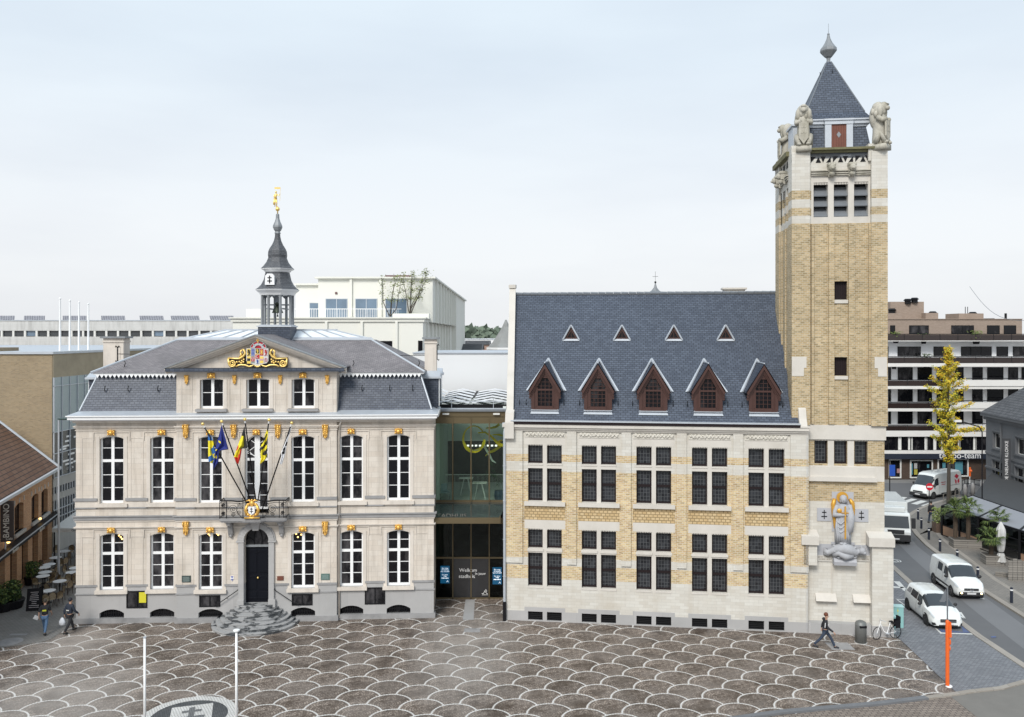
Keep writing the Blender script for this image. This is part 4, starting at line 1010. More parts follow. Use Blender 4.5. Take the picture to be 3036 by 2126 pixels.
# gilded statue with banner
b = MB(); z0 = TZ(614); s = (TZ(566)-z0)/1.75
Q = lambda x, z, y=0: (tu-.1+x*s, tv+y*s, z0+z*s)
b.tube([Q(.06, 0), Q(.08, .45), Q(.02, .9)], [.05*s, .07*s, .1*s]); b.tube([Q(-.12, .05), Q(-.1, .45), Q(-.04, .9)], [.05*s, .07*s, .1*s])
b.tube([Q(0, .85), Q(-.03, 1.1), Q(0, 1.35), Q(.0, 1.48)], [.13*s, .13*s, .17*s, .07*s]); b.ball(Q(0, 1.62), (.1*s, .11*s, .13*s))
b.tube([Q(.16, 1.38), Q(.3, 1.2), Q(.42, 1.45)], [.06*s, .05*s, .04*s]); b.tube([Q(-.16, 1.36), Q(-.22, 1.1), Q(-.1, .95)], [.06*s, .05*s, .04*s])
b.tube([Q(-.16, .95), Q(-.2, .5), Q(-.22, .25)], [.09*s, .12*s, .1*s]); st = b.build('gilded_statue', M['goldlt'], gb, True)
b = MB(); b.tube([Q(.42, .7), Q(.46, 2.1)], .018*s); b.box(Q(.46, 0)[0]-.62*s, Q(.46, 0)[0], tv-.01, tv+.01, z0+1.95*s, z0+2.15*s); b.build('gilded_banner', M['goldlt'], st)
# interior lamps seen through ground-floor windows
m, t, bs = newmat('warm_lamp'); bs.inputs['Emission Color'].default_value = (1, .62, .2, 1); bs.inputs['Emission Strength'].default_value = 2.2; bs.inputs['Base Color'].default_value = (.8, .5, .2, 1)
M['lamp'] = m
b = MB()
for q in ((353, 1588), (358, 1593), (362, 1598), (618, 1583), (622, 1587), (643, 1582), (647, 1586), (878, 1583), (893, 1585), (883, 1592.5)):
    u_, z_ = TH.uz(q[0], q[1], VC+.2 if q[0] > 500 else .2); b.ball((u_, (VC if q[0] > 500 else 0)+.21, z_), .05, 7, 5)
b.build('ceiling_lamps', m, th, True)
# ---------------------------------------------------------------- flags on poles
FC = {'b': (.02, .06, .28), 'y': (.80, .68, .03), 'k': (.02, .02, .02), 'r': (.55, .03, .02), 'w': (.72, .72, .74), 'e': (.018, .03, .19), 'a': (.03, .14, .42)}
FM = {k: pmat('flag_'+{'b': 'blue', 'y': 'yellow', 'k': 'black', 'r': 'red', 'w': 'white', 'e': 'navy', 'a': 'azure'}[k], c, .8, var=.12, scale=4) for k, c in FC.items()}
def flag(name, label, base, tip, tv_, cells, pic, knob='goldlt'):
    """base/tip pixels with their facade offsets; pic(s,t)-> colour key; cells outline given in pixels"""
    u0, z0 = TH.uz(base[0], base[1], base[2]); u1, z1 = TH.uz(tip[0], tip[1], tip[2])
    P0 = Vector((u0, base[2], z0)); P1 = Vector((u1, tip[2], z1)); d = (P1-P0).normalized()
    root = thing(name, label, 'flag', (0, 0, 0), 0, 'flags on the balcony')
    root.matrix_world = Matrix.Translation((TH.o.x, TH.o.y, 0)) @ Matrix.Rotation(TH.ang, 4, 'Z')
    b = MB(); b.tube([P0, P1-d*.12], .036, 7); b.build('flagpole', M['black'], root, True)
    b = MB(); b.tube([P1-d*.22, P1-d*.1], .042, 7); b.build('pole_collar', M['white'], root)
    b = MB(); b.ball(P1, .085); b.build('pole_knob', M[knob], root, True)
    # cloth: strips between left and right outline curves given top->bottom in pixels
    lft, rgt, voff = cells; n = len(lft)-1; nt_ = 10; sub = 5
    rows = []
    for i in range(n*sub+1):
        k = min(i//sub, n-1); f = i/sub-k
        l = [lft[k][j]+(lft[k+1][j]-lft[k][j])*f for j in (0, 1)]; r = [rgt[k][j]+(rgt[k+1][j]-rgt[k][j])*f for j in (0, 1)]
        row = []
        for j in range(nt_+1):
            q = j/nt_; x = l[0]+(r[0]-l[0])*q; y = l[1]+(r[1]-l[1])*q
            v = voff+.09*math.sin(q*11+i*.13)*min(1, i/8)*(.4+.6*min(1, abs(r[0]-l[0])/25)); uu, zz = TH.uz(x, y, v); row.append(Vector((uu, v, zz)))
        rows.append(row)
    bbs = {}
    for i in range(n*sub):
        for j in range(nt_):
            key = pic((j+.5)/nt_, (i+.5)/(n*sub)); bb = bbs.setdefault(key, MB())
            q = [rows[i][j], rows[i][j+1], rows[i+1][j+1], rows[i+1][j]]
            bb.face(q); bb.face([p+Vector((0, .012, 0)) for p in q[::-1]])
    main = None
    big = sorted(bbs, key=lambda k: -len(bbs[k].f))
    for key in big:
        o = bbs[key].build('flag_cloth' if main is None else 'flag_colour', FM[key], root if main is None else main, True)
        if main is None: main = o
    return root
C5 = lambda x, y: (560+x*.2052, 1230+y*.2052)
fl_ = lambda *p: [C5(*q) for q in p]
flag('city_flag', 'blue and yellow checked flag, leftmost of the five on the balcony', (737, 1500, VB), (601, 1257, -2.6), 0,
     (fl_((250, 215), (275, 300), (278, 420), (278, 560), (285, 680), (330, 700)), fl_((262, 215), (330, 330), (358, 400), (372, 500), (440, 600), (352, 705)), -2.35),
     lambda s, t: 'y' if t < .12 else ('a' if t < .33 else ('y' if (t < .52 and s < .85) else ('y' if (int(t*6)+int(s*2)) % 2 else 'a'))))
flag('european_flag', 'deep blue flag with yellow stars, second from the left on the balcony', (741, 1478, VB), (657, 1249.5, -2.7), 0,
     (fl_((470, 150), (440, 270), (410, 380), (375, 520), (360, 640), (345, 790)), fl_((474, 150), (515, 290), (572, 500), (440, 520), (425, 690), (352, 795)), -2.45),
     lambda s, t: 'y' if (abs(s-.22) < .1 and (t*11) % 2 < .38 and .25 < t < .85) else 'e')
flag('belgian_flag', 'black, yellow and red flag hanging in the middle of the five', (758, 1480, VB), (725.7, 1243, -2.8), 0,
     (fl_((800, 170), (760, 300), (715, 420), (680, 520), (650, 610), (698, 710)), fl_((803, 170), (822, 320), (845, 480), (765, 490), (745, 620), (715, 708)), -2.55),
     lambda s, t: ('k' if s > .62-.0*t or t < .22 else ('y' if s > -.2+t*.75 or t < .45 else 'r')) if t < .6 else ('r' if s > 1.05-t*.9+.25 or t > .8 else 'y'))
flag('flemish_flag', 'yellow flag with black lion, second from the right on the balcony', (766, 1480, VB), (797.7, 1244.5, -2.7), 0,
     (fl_((1135, 190), (1095, 300), (1055, 420), (1020, 500), (1040, 620), (1025, 715)), fl_((1145, 190), (1140, 300), (1138, 420), (1130, 520), (1115, 640), (1045, 700)), -2.5),
     lambda s, t: 'k' if (.14 < t < .72 and (math.sin(s*7+t*23) > -.1)) else 'y')
flag('white_flag', 'white flag with a black figure, rightmost of the five on the balcony', (773.5, 1522, VB), (865, 1254, -2.6), 0,
     (fl_((1472, 190), (1420, 330), (1375, 440), (1330, 540), (1335, 600), (1310, 710)), fl_((1482, 190), (1440, 330), (1418, 430), (1400, 520), (1385, 590), (1345, 720)), -2.4),
     lambda s, t: 'k' if ((.3 < t < .44 and s > .45) or (.48 < t < .72 and .2 < s < .85 and not (.55 < t < .62 and s < .6))) else 'w')
# ================================================================ WING + TOWER (right)
WG = Frame(gnd(1501, 1838), gnd(2391, 1876.7))
wg = thing('brick_wing', 'long yellow brick wing with white stone bands and steep blue slate roof with dormers', 'building', (WG.o.x, WG.o.y, 0), WG.ang)
TT = 0.0
uT = WG.u(2396)                        # where the tower starts at street level
z_ = lambda y: WG.z(1560, y)
lev = [('blue', 0, z_(1811)), ('w', z_(1811), z_(1714)), ('y', z_(1714), z_(1675)), ('w', z_(1675), z_(1650.8)), ('y', z_(1650.8), z_(1395.8)),
       ('w', z_(1395.8), z_(1366.7)), ('y', z_(1366.7), z_(1345.8)), ('w', z_(1345.8), z_(1271.7))]
uL1 = (WG.u(1565.4)+WG.u(1665.4))/2; uL5 = (WG.u(2219)+WG.u(2326))/2; pit = (uL5-uL1)/4
HW = (WG.u(1665.4)-WG.u(1565.4))/2; LWd = WG.u(1609)-WG.u(1565.4)
mb = {'blue': MB(), 'w': MB(), 'y': MB(), 's': MB(), 'pat': MB()}
zwin = [(z_(1373.8), z_(1317.5)), (z_(1485), z_(1387.5)), (z_(1624.6), z_(1566.7)), (z_(1737), z_(1637.5))]
zTop = z_(1271.7); zLin0, zLin1 = z_(1566.7), z_(1540.4); zSill0, zSill1 = z_(1498.8), z_(1486)
holes = []
FWD = HW+.2                            # half width of the recessed window field
cent = [uL1+pit*i for i in range(5)]
zgr = (z_(1837.6), z_(1812))
for uc in cent:
    for z0, z1 in zwin:
        holes.append((uc-HW, uc-HW+LWd, z0, z1)); holes.append((uc+HW-LWd, uc+HW, z0, z1))
    holes.append((uc-HW, uc-HW+LWd, zgr[0], zgr[1])); holes.append((uc+HW-LWd, uc+HW, zgr[0], zgr[1]))
def wkey(u, z):
    for uc in cent:
        if abs(u-uc) < FWD:
            if z > zwin[0][1]: return 's'
            if zLin0 < z < zLin1: return 's'
            if zSill1 < z < zwin[0][1] and abs(u-uc) < HW+.0: return 's'
            if zSill0 < z <= zSill1: return 's'
            if zLin1 <= z <= zSill0: return 'pat'
            if zwin[3][0]-.12 < z <= zLin0 and abs(u-uc) < HW: return 's'
            if z < z_(1799) : return 'blue'
    for k, a, b_ in lev:
        if a <= z <= b_: return k
    return 'w'
us = [u for uc in cent for u in (uc-FWD, uc+FWD)]
wallgrid(mb, 0, uT, 0, zTop, 0, .5, holes, wkey, us, [l[1] for l in lev]+[zLin1, zLin0, zSill0, zSill1, z_(1799), zwin[3][0]-.12])
nmz = {'blue': ('bluestone_base', 'blue'), 'w': ('white_stone_bands', 'wstone'), 'y': ('brick_wall', 'ybrick'), 's': ('window_surrounds', 'wstonesm'), 'pat': ('patterned_brickwork', 'pbrick')}
for k, (n_, mt) in nmz.items(): mb[k].build(n_, M[mt], wg)
# shallow piers between the bays (brick and stone stay in their levels)
pm_ = {'w': MB(), 'y': MB()}
edges = [0]+[x for uc in cent for x in (uc-FWD-.1, uc+FWD+.1)]+[uT]
for i in range(0, len(edges), 2):
    a, c = edges[i], edges[i+1]
    for k, z0, z1 in lev[3:]:
        pm_['w' if k == 'w' else 'y'].box(a, c, -.10, -.0, max(z0, z_(1668)), z1)
pm_['w'].build('stone_piers', M['wstone'], wg); pm_['y'].build('brick_piers', M['ybrick'], wg)
# sills, lintel consoles, drip courses
b = MB()
for uc in cent:
    b.box(uc-FWD, uc+FWD, -.16, .1, zSill0+.02, zSill1+.01)
    for s in (0, 1):
        x = uc-HW if s == 0 else uc+HW-LWd
        b.box(x-.04, x+LWd+.04, -.05, .12, zwin[2][0]-.16, zwin[2][0]-.02); b.box(x-.02, x+LWd+.02, -.03, .12, zwin[3][0]-.1, zwin[3][0]-.01); b.box(x-.02, x+LWd+.02, -.03, .12, zwin[0][0]-.08, zwin[0][0]-.01)
b.box(-.12, uT, -.2, .5, zTop, zTop+.12); b.box(-.18, uT, -.3, .5, zTop+.12, z_(1256)); b.box(-.05, uT, -.12, .5, zTop-.1, zTop-.003)
b.build('cornice_and_sills', M['wstonesm'], wg)
# carved frieze panels
b = MB(); r = random.Random(3)
m_fr = pmat('carved_frieze_stone', (.6, .57, .51), .85, var=.15, dirt=.3, dirtcol=(.3, .27, .2), scale=5)
for uc in cent:
    z0, z1 = z_(1294.6), z_(1278); b2 = MB()
    b2.box(uc-FWD+.02, uc+FWD-.02, -.03, .02, z0-.02, z1+.02)
    fr = b2.build('carved_frieze', m_fr, wg); b2 = MB()
    for k in range(46):
        x = uc-FWD+.12+(2*FWD-.24)*k/45; z = (z0+z1)/2+.06*math.sin(k*1.4)
        b2.ball((x, -.05, z), (.05+.02*r.random(), .05, .05+.05*r.random()), 6, 4)
    b2.tube([(uc-FWD+.08+(2*FWD-.16)*k/40, -.06, (z0+z1)/2+.1*math.sin(k*.9)) for k in range(41)], .025, 5)
    b2.build('frieze_carving', m_fr, fr, True)
# windows: frame + leaded glass
lead_g = newmat('leaded_glass')
m, t, bs = lead_g; tcn = t.nodes.new('ShaderNodeTexCoord')
bt = t.nodes.new('ShaderNodeTexBrick'); bt.offset = 0; t.links.new(tcn.outputs['UV'], bt.inputs['Vector'])
bt.inputs['Scale'].default_value = 1; bt.inputs['Brick Width'].default_value = .165; bt.inputs['Row Height'].default_value = .2; bt.inputs['Mortar Size'].default_value = .009
bt.inputs['Color1'].default_value = (.010, .011, .014, 1); bt.inputs['Color2'].default_value = (.034, .037, .043, 1); bt.inputs['Mortar'].default_value = (.085, .09, .095, 1)
c = mixc(t, bt.outputs['Color'], (.07, .08, .09), ramp(t, noise(t, tcn.outputs['Object'], .9, 4), .55, .8)*.6)
t.links.new(c, bs.inputs['Base Color']); t.links.new((E(t, bt.outputs['Fac'])*.4+.12).s, bs.inputs['Roughness'])
bp = t.nodes.new('ShaderNodeBump'); bp.inputs['Strength'].default_value = .12; bp.inputs['Distance'].default_value = .01; t.links.new(noise(t, tcn.outputs['Object'], 7, 2).s, bp.inputs['Height']); t.links.new(bp.outputs[0], bs.inputs['Normal'])
M['leaded'] = m
def wwin(par, x, w, z0, z1, v, mid, dent=True, name='window'):
    b = MB(); f = .075
    b.box(x, x+f, v, v+.1, z0, z1); b.box(x+w-f, x+w, v, v+.1, z0, z1); b.box(x+f, x+w-f, v, v+.1, z0, z0+f*1.4); b.box(x+f, x+w-f, v, v+.1, z1-f, z1)
    if mid: b.box(x+f, x+w-f, v-.02, v+.08, (z0+z1)/2-.02, (z0+z1)/2+.11)
    o = b.build(name, M['dkframe'], par)
    g = MB(); g.box(x+.03, x+w-.03, v+.04, v+.06, z0+.03, z1-.03); g.build('leaded_glass', M['leaded'], o)
    if dent:
        d = MB(); n = 9
        for k in range(n): d.box(x+w*(k+.15)/n, x+w*(k+.75)/n, v-.24, v-.16, z1-.05, z1-.0)
        d.build('lintel_dentils', M['wstonesm'], o)
for uc in cent:
    for i, (z0, z1) in enumerate(zwin):
        for x in (uc-HW, uc+HW-LWd): wwin(wg, x, LWd, z0, z1, .26, i in (1, 3), i in (0, 2))
    for x in (uc-HW, uc+HW-LWd):
        b = MB()
        for k in range(5):
            z = zgr[0]+(zgr[1]-zgr[0])*(k+.2)/5; b.face([(x, .1, z), (x+LWd, .1, z), (x+LWd, .2, z+.07), (x, .2, z+.07)]); b.box(x, x+LWd, .1, .13, z-.015, z+.0)
        b.box(x, x+LWd, .24, .26, zgr[0], zgr[1]); b.build('cellar_grille', M['grille'], wg)
# side and back walls of the wing
DW = 12.2
b = MB(); b.box(0, .5, .5, DW, 0, zTop+.2); b.box(0, uT, DW-.4, DW, 0, zTop+.2)
b.build('side_wall', M['wstone'], wg)
# roof
ze = WG.z(1700, 1249, -.1); vr = 6.1; uE0, uE1 = WG.u(1518, 0), WG.u(2367, 0)
zr = WG.z(1900, 871, vr); uR0 = WG.u(1529, vr)
b = MB(); ve = -.12
uB0 = 2*uR0-.42
b.face([(.42, ve, ze), (uE1, ve, ze), (uE1, vr, zr), (uR0, vr, zr)]); b.face([(uR0, vr, zr), (uE1, vr, zr), (uE1, DW+.1, ze), (uB0, DW+.1, ze)])
b.face([(.42, ve, ze), (uR0, vr, zr), (uB0, DW+.1, ze)]); b.face([(uE1, ve, ze), (uE1, DW+.1, ze), (uE1, vr, zr)])
b.build('slate_roof', M['slatewet'], wg)
b = MB(); b.box(.3, uE1+.05, -.34, -.1, z_(1256)+.0, ze-.02); b.build('dark_gutter', M['dkframe'], wg)
b = MB(); b.box(.3, uE1+.05, -.38, -.06, ze-.02, ze+.05); b.build('eave_flashing', M['zinc'], wg)
b = MB(); n = 34
for k in range(n):
    x = uR0+(uE1-uR0)*k/n; b.tube([(x, vr, zr+.02), (x+(uE1-uR0)/n-.02, vr, zr+.02)], [.12, .10], 6)
b.build('ridge_tiles', M['zincdk'], wg)
sl_ = (zr-ze)/(vr-ve)
def rz_(v): return ze+(v-ve)*sl_
b = MB()                               # gable parapet on the left
pr = [(-.25, ze-.5), (-.25, ze+.15), (vr-.1, zr+.45), (vr+.1, zr+.45), (DW+.2, ze+.15), (DW+.2, ze-.5)]
skx = lambda v: (uR0-.42)*(v-ve)/(vr-ve)
for x_, w_ in ((.02, .4),):
    A = [b.P((x_+skx(p[0]), p[0], p[1])) for p in pr]; B = [b.P((x_+w_+skx(p[0]), p[0], p[1])) for p in pr]; b.f.append(A[::-1]); b.f.append(B)
    for i in range(6): b.f.append([A[i], A[(i+1) % 6], B[(i+1) % 6], B[i]])
b.box(-.05, .48, -.38, .3, ze-1.0, ze-.1); b.prism([(-.38, ze-.1), (.3, ze-.1), (.1, ze+.6), (-.2, ze+.45)], -.02, .46, axis='x')
b.box(uR0-.42, uR0+.02, vr-.25, vr+.25, zr+.4, zr+.62)
b.build('gable_parapet', M['wstonesm'], wg)
b = MB()                               # right parapet kneeler against the tower
b.box(uE1+.02, uT+.05, -.34, .5, z_(1256)+.0, ze-.1); b.prism([(-.34, ze-.1), (.6, ze-.1), (1.0, ze+1.35), (.5, ze+1.35), (.2, ze+.9), (.05, ze+.8), (-.1, ze+.3)], uE1+.02, uT-.1, axis='x')
b.build('kneeler_stone', M['wstonesm'], wg)
# roof hooks
b = MB()
for x in (1540, 1560, 1672, 1718, 1832, 1875, 1995, 2037, 2157, 2199, 2320):
    u_ = WG.u(x, .6); v_ = .62; p = Vector((u_, v_, rz_(v_))); b.tube([p, p+Vector((0, -.1, 0)), p+Vector((0, -.12, .12)), p+Vector((.02, -.05, .25))], .022, 5)
b.build('roof_hooks', M['black'], wg)
# big dormers
vd = .42
def bigdormer(uc, name='dormer'):
    hw = .70; zb = rz_(vd)-.05; zk = WG.z(1616, 1153, vd); zp = WG.z(1616, 1079, vd)
    ov = .93
    b = MB(); back = lambda z: ve+(z-ze)/sl_
    vb_k = back(zk); vb_p = back(zp)
    # cheeks + front
    zs1 = zb+.28; zh = zk+.62; wv = .46
    fr = []
    def fx(x): return uc+x
    # front face pieces round the arched window
    ol = [(-hw, zb), (-wv, zb), (-wv, zb+.25), (-wv, zk+.1), (-.28, zh), (.28, zh), (wv, zk+.1), (wv, zb+.25), (wv, zb), (hw, zb), (hw, zk-.1), (0, zp-.08), (-hw, zk-.1)]
    b.prism([(fx(-hw), zb), (fx(-wv), zb), (fx(-wv), zk+.1), (fx(-.28), zh), (fx(0), zh), (fx(0), zp-.1), (fx(-hw), zk)], vd-.02, vd+.12)
    b.prism([(fx(hw), zb), (fx(hw), zk), (fx(0), zp-.1), (fx(0), zh), (fx(.28), zh), (fx(wv), zk+.1), (fx(wv), zb)], vd-.02, vd+.12)
    b.box(fx(-wv), fx(wv), vd-.06, vd+.1, zb, zb+.2); b.box(fx(-hw-.02), fx(hw+.02), vd-.1, vd, zb, zb+.07)
    for s in (-1, 1): b.box(fx(s*hw)-.09, fx(s*hw)+.09, vd-.07, vd+.05, zb+.05, zk+.05); b.box(fx(s*wv)-.045, fx(s*wv)+.045, vd-.05, vd+.05, zb+.2, zk+.1)
    # barge boards
    for s in (-1, 1):
        for k, (dz, th_k, pr_) in enumerate(((0, .15, .26), (-.19, .13, .16), (-.36, .1, .1))):
            p = [(fx(s*ov*(1-.0)), zk-.12+dz), (fx(0), zp+dz), (fx(0), zp+dz-th_k*1.7), (fx(s*(ov-.08)), zk-.12+dz-th_k)]
            b.prism(p if s < 0 else p[::-1], vd-pr_, vd-pr_+.16)
    for x in (-.16, -.08, 0, .08, .16): b.box(fx(x)-.03, fx(x)+.03, vd-.04, vd, zh+.1, zh+.55-abs(x)*1.6)
    d = b.build(name, M['wood'], wg)
    b = MB()
    for s in (-1, 1):
        x = fx(s*hw); b.face([(x, vd+.1, zb), (x, vd+.1, zk), (x, vb_k, zk)]); b.face([(x, vd+.1, zb), (x, vb_k, zk), (x, vd+.1, zk)])
    b.build('cheeks', M['slate'], d)
    b = MB()                            # little slate roof
    for s in (-1, 1):
        e_ = fx(s*(ov+.04)); zz = zk-.12
        q = [(e_, vd-.28, zz+.05), (fx(0), vd-.28, zp+.07), (fx(0), back(zp), zp+.07), (e_, back(zz), zz+.05)]
        b.face(q if s > 0 else q[::-1]); 
        q2 = [(p[0], p[1], p[2]-.06) for p in q]; b.face(q2[::-1] if s > 0 else q2)
    b.build('dormer_roof', M['slate'], d)
    b = MB()                            # bright zinc valley and verge
    for s in (-1, 1):
        e_ = fx(s*(ov+.12)); zz = zk-.2
        p0 = Vector((e_, back(zz)-.06, zz+.06)); p1 = Vector((fx(0), back(zp+.2)-.0, zp+.26))
        for off, wd in ((0, .14),):
            dx_ = Vector((s*wd, 0, 0)); b.face([p0, p0+dx_, p1+dx_*.3, p1] if s > 0 else [p1, p1+dx_*.3, p0+dx_, p0]); b.face([p0+Vector((0, 0, -.1)), p0, p1, p1+Vector((0, 0, -.1))])
        b.tube([p0, p1], .055, 5)
    b.tube([(fx(0), vd-.28, zp+.09), (fx(0), back(zp), zp+.09)], .04, 5)
    b.box(fx(-hw-.1), fx(hw+.1), back(zb-.2)-.04, back(zb-.2)+.3, zb-.03, zb+.0)
    b.face([(fx(-hw-.12), back(zb-.22)-.06, zb-.22), (fx(hw+.12), back(zb-.22)-.06, zb-.22), (fx(hw+.05), vd-.03, zb+.03), (fx(-hw-.05), vd-.03, zb+.03)])
    b.build('zinc_flashing', M['zinc'], d)
    g = MB(); g.prism([(fx(-wv+.02), zb+.18), (fx(wv-.02), zb+.18), (fx(wv-.02), zk+.1), (fx(.27), zh-.02), (fx(-.27), zh-.02), (fx(-wv+.02), zk+.1)], vd+.07, vd+.09); g.build('glass', M['glass'], d)
    b = MB()
    for x in (-.23, 0, .23): b.box(fx(x)-.014, fx(x)+.014, vd+.04, vd+.06, zb+.2, zh-.05)
    for k in range(1, 7): z = zb+.2+(zh-zb-.2)*k/7; ww = wv if z < zk+.1 else wv-(z-zk-.1)*.5; b.box(fx(-ww), fx(ww), vd+.04, vd+.06, z-.013, z+.013)
    b.box(fx(-wv), fx(wv), vd-.0, vd+.07, zk-.1, zk+.0); b.build('glazing_bars', M['wood'], d)
    return d
def smalldormer(uc, v0):
    z0 = rz_(v0); zp = z0+.76; hw = .40; back = lambda z: ve+(z-ze)/sl_
    b = MB()
    o = [(uc-hw, z0), (uc, zp), (uc+hw, z0)]; i = [(uc-hw+.16, z0+.1), (uc, zp-.24), (uc+hw-.16, z0+.1)]
    b.prism([o[0], i[0], i[1], o[1]][::-1], v0-.04, v0+.08); b.prism([o[1], i[1], i[2], o[2]][::-1], v0-.04, v0+.08); b.prism([o[0], o[2], i[2], i[0]], v0-.04, v0+.08)
    b.box(uc-.015, uc+.015, v0, v0+.04, z0+.1, zp-.3); d = b.build('small_dormer', M['wood'], wg)
    g = MB(); g.prism([i[0], i[2], i[1]], v0+.05, v0+.06); g.build('glass', M['glass'], d)
    b = MB()
    for s in (-1, 1):
        q = [(uc+s*(hw+.1), v0-.12, z0-.06), (uc, v0-.12, zp+.1), (uc, back(zp+.1), zp+.1), (uc+s*(hw+.1), back(z0-.06), z0-.06)]
        b.face(q if s > 0 else q[::-1]); b.tube([(uc+s*(hw+.1), v0-.12, z0-.04), (uc, v0-.12, zp+.1)], .05, 5)
    b.face([(uc-hw-.15, back(z0-.12)-.05, z0-.1), (uc+hw+.15, back(z0-.12)-.05, z0-.1), (uc+hw, v0-.05, z0+.02), (uc-hw, v0-.05, z0+.02)])
    b.build('zinc_flashing', M['zinc'], d)
for x, y in ((1616, 0), (1773, 0), (1936.5, 0), (2099, 0), (2263.5, 0)): bigdormer(WG.u(x, vd))
for x in (1694, 1844, 1997, 2150): smalldormer(WG.u(x, 3.9), 3.72)
# ridge vent + flèche
b = MB(); u_ = WG.u(2176, vr+.6); b.box(u_-.65, u_+.65, vr+.3, vr+1.1, zr-.6, zr+.25); b.box(u_-.75, u_+.75, vr+.2, vr+1.2, zr+.25, zr+.36); b.build('ridge_chimney', M['wstonesm'], wg)
fl = WG.u(1943, vr+4); p_ = WG.o+WG.t*fl+WG.n*(vr+9)
b = MB(); zf = at(1943, 869, p_.y).z
fx_ = at(1943, 869, p_.y).x
# downpipe at the left corner
b = MB(); b.tube([(.0, -.12, zTop+.35), (-.08, -.16, zTop-.2), (-.08, -.16, 1.1)], .075, 8); b.box(-.2, .04, -.26, -.04, zTop+.1, zTop+.35)
for z in (2.5, 4.6, 6.8, 8.8): b.tube([(-.08, -.16, z), (-.08, -.16, z+.06)], .095, 8)
o = b.build('downpipe', M['zinc'], wg, False); b = MB(); b.tube([(-.08, -.16, 1.1), (-.08, -.16, 0)], .1, 8); b.build('downpipe_shoe', M['black'], o)

# ---------------------------------------------------------------- TOWER
u0t, u1t = WG.u(2356, 0), WG.u(2629, 0)
tw = thing('belfry_tower', 'tall square yellow brick belfry tower with stone lions, louvres and pointed slate roof', 'tower', (WG.o.x, WG.o.y, 0), WG.ang)
DT = u1t-u0t+.35; VT = .4
tz = lambda y: WG.z(2490, y, VT)
ub0 = u0t
# levels of the shaft
tl = [('blue', 0, tz(1842)), ('w', tz(1842), tz(1487)), ('y', tz(1487), tz(1426)), ('s', tz(1426), tz(1381)), ('y', tz(1381), tz(1307)), ('w', tz(1307), tz(1260.5)),
      ('y', tz(1260.5), tz(662)), ('w', tz(662), tz(639)), ('y', tz(639), tz(616)), ('w', tz(616), tz(591)), ('y', tz(591), tz(564)), ('w', tz(564), tz(453))]
mb = {k: MB() for k in 'wys'}; mb['blue'] = MB()
wl = [(2414.5, 2453.7), (2473, 2512), (2533, 2572.5)]; lo = [(2412, 2455), (2472, 2514.6), (2532, 2574)]
h1 = [(WG.u(a, VT), WG.u(b_, VT), tz(1376), tz(1304)) for a, b_ in wl]
h2 = [(WG.u(a, VT), WG.u(b_, VT), tz(643), tz(540)) for a, b_ in lo]
um_ = WG.u(2491.5, VT)
h3 = [(um_-.37, um_+.37, tz(888.5), tz(834)), (um_-.37, um_+.37, tz(1114), tz(1059))]
def tkey(u, z):
    if h1[0][0]-.12 < u < h1[2][1]+.12 and tz(1381) < z < tz(1300): 
        if any(abs(u-q) < .16 for q in ((h1[0][1]+h1[1][0])/2, (h1[1][1]+h1[2][0])/2)): return 's'
    if h2[0][0]-.12 < u < h2[2][1]+.12 and tz(662) < z < tz(500): return 's'
    for k, a, b_ in tl:
        if a <= z <= b_: return k
    return 'w'
extra = [x for i in (h1, h2) for x in (i[0][0]-.12, i[2][1]+.12)]+[h1[0][1]+.01, h1[1][0]-.01, h1[1][1]+.01, h1[2][0]-.01]
wallgrid(mb, u0t, u1t, 0, tz(453), VT, .95, h1+h2+h3, tkey, extra, [l[1] for l in tl]+[tz(1300), tz(500)])
# other three sides: boxes per level; left side gets its own openings
for k, a, b_ in tl:
    mb[k].box(u1t-.5, u1t, .95, DT, a, b_); mb[k].box(u0t+.5, u1t-.5, DT-.5, DT, a, b_)
lvz = (tz(643), tz(540)); lv = [(1.55+k*1.1, 1.55+k*1.1+.76) for k in range(3)]
b = MB()
for k, a, b_ in tl:
    mid = (a+b_)/2
    zs_ = sorted({a, b_, *[z for z in lvz if a < z < b_]})
    for z0, z1 in zip(zs_, zs_[1:]):
        zc = (z0+z1)/2; segs = [(.95, DT)]
        if lvz[0] < zc < lvz[1]: segs = [(.95, lv[0][0]), (lv[0][1], lv[1][0]), (lv[1][1], lv[2][0]), (lv[2][1], DT)]
        for s0, s1 in segs: mb[k].box(u0t, u0t+.5, s0, s1, z0, z1)
nmt = {'blue': ('bluestone_base', 'blue'), 'w': ('white_stone_bands', 'wstone'), 'y': ('brick_shaft', 'ybrick2'), 's': ('dressed_stone', 'wstonesm')}
for k, (n_, mt) in nmt.items(): mb[k].build(n_, M[mt], tw)
# projecting corner piers and pilaster strips of the upper shaft
pw = {'y': MB(), 'w': MB()}
zlo = tz(1258)
cp0, cp1 = WG.u(2404.6, -.1), WG.u(2588, -.1)
for k, a, b_ in tl:
    if b_ <= zlo+.01: continue
    kk_ = 'y' if k == 'y' else 'w'
    pw[kk_].box(u0t-.12, cp0, VT-.24, VT-.0, a, b_); pw[kk_].box(cp1, u1t+.1, VT-.24, VT-.0, a, b_)
    pw[kk_].box(u0t-.12, u0t-.001, VT, 1.15, a, b_); pw[kk_].box(u0t-.12, u0t-.001, DT-1.15, DT, a, b_); pw[kk_].box(u1t+.001, u1t+.1, VT, 1.15, a, b_)
for x0, x1 in ((2404.6, 2412), (2455, 2472), (2514.6, 2532), (2574, 2588)):
    a, c = WG.u(x0, VT), WG.u(x1, VT); pw['y'].box(a+.002, c-.002, VT-.15, VT, zlo, tz(664))
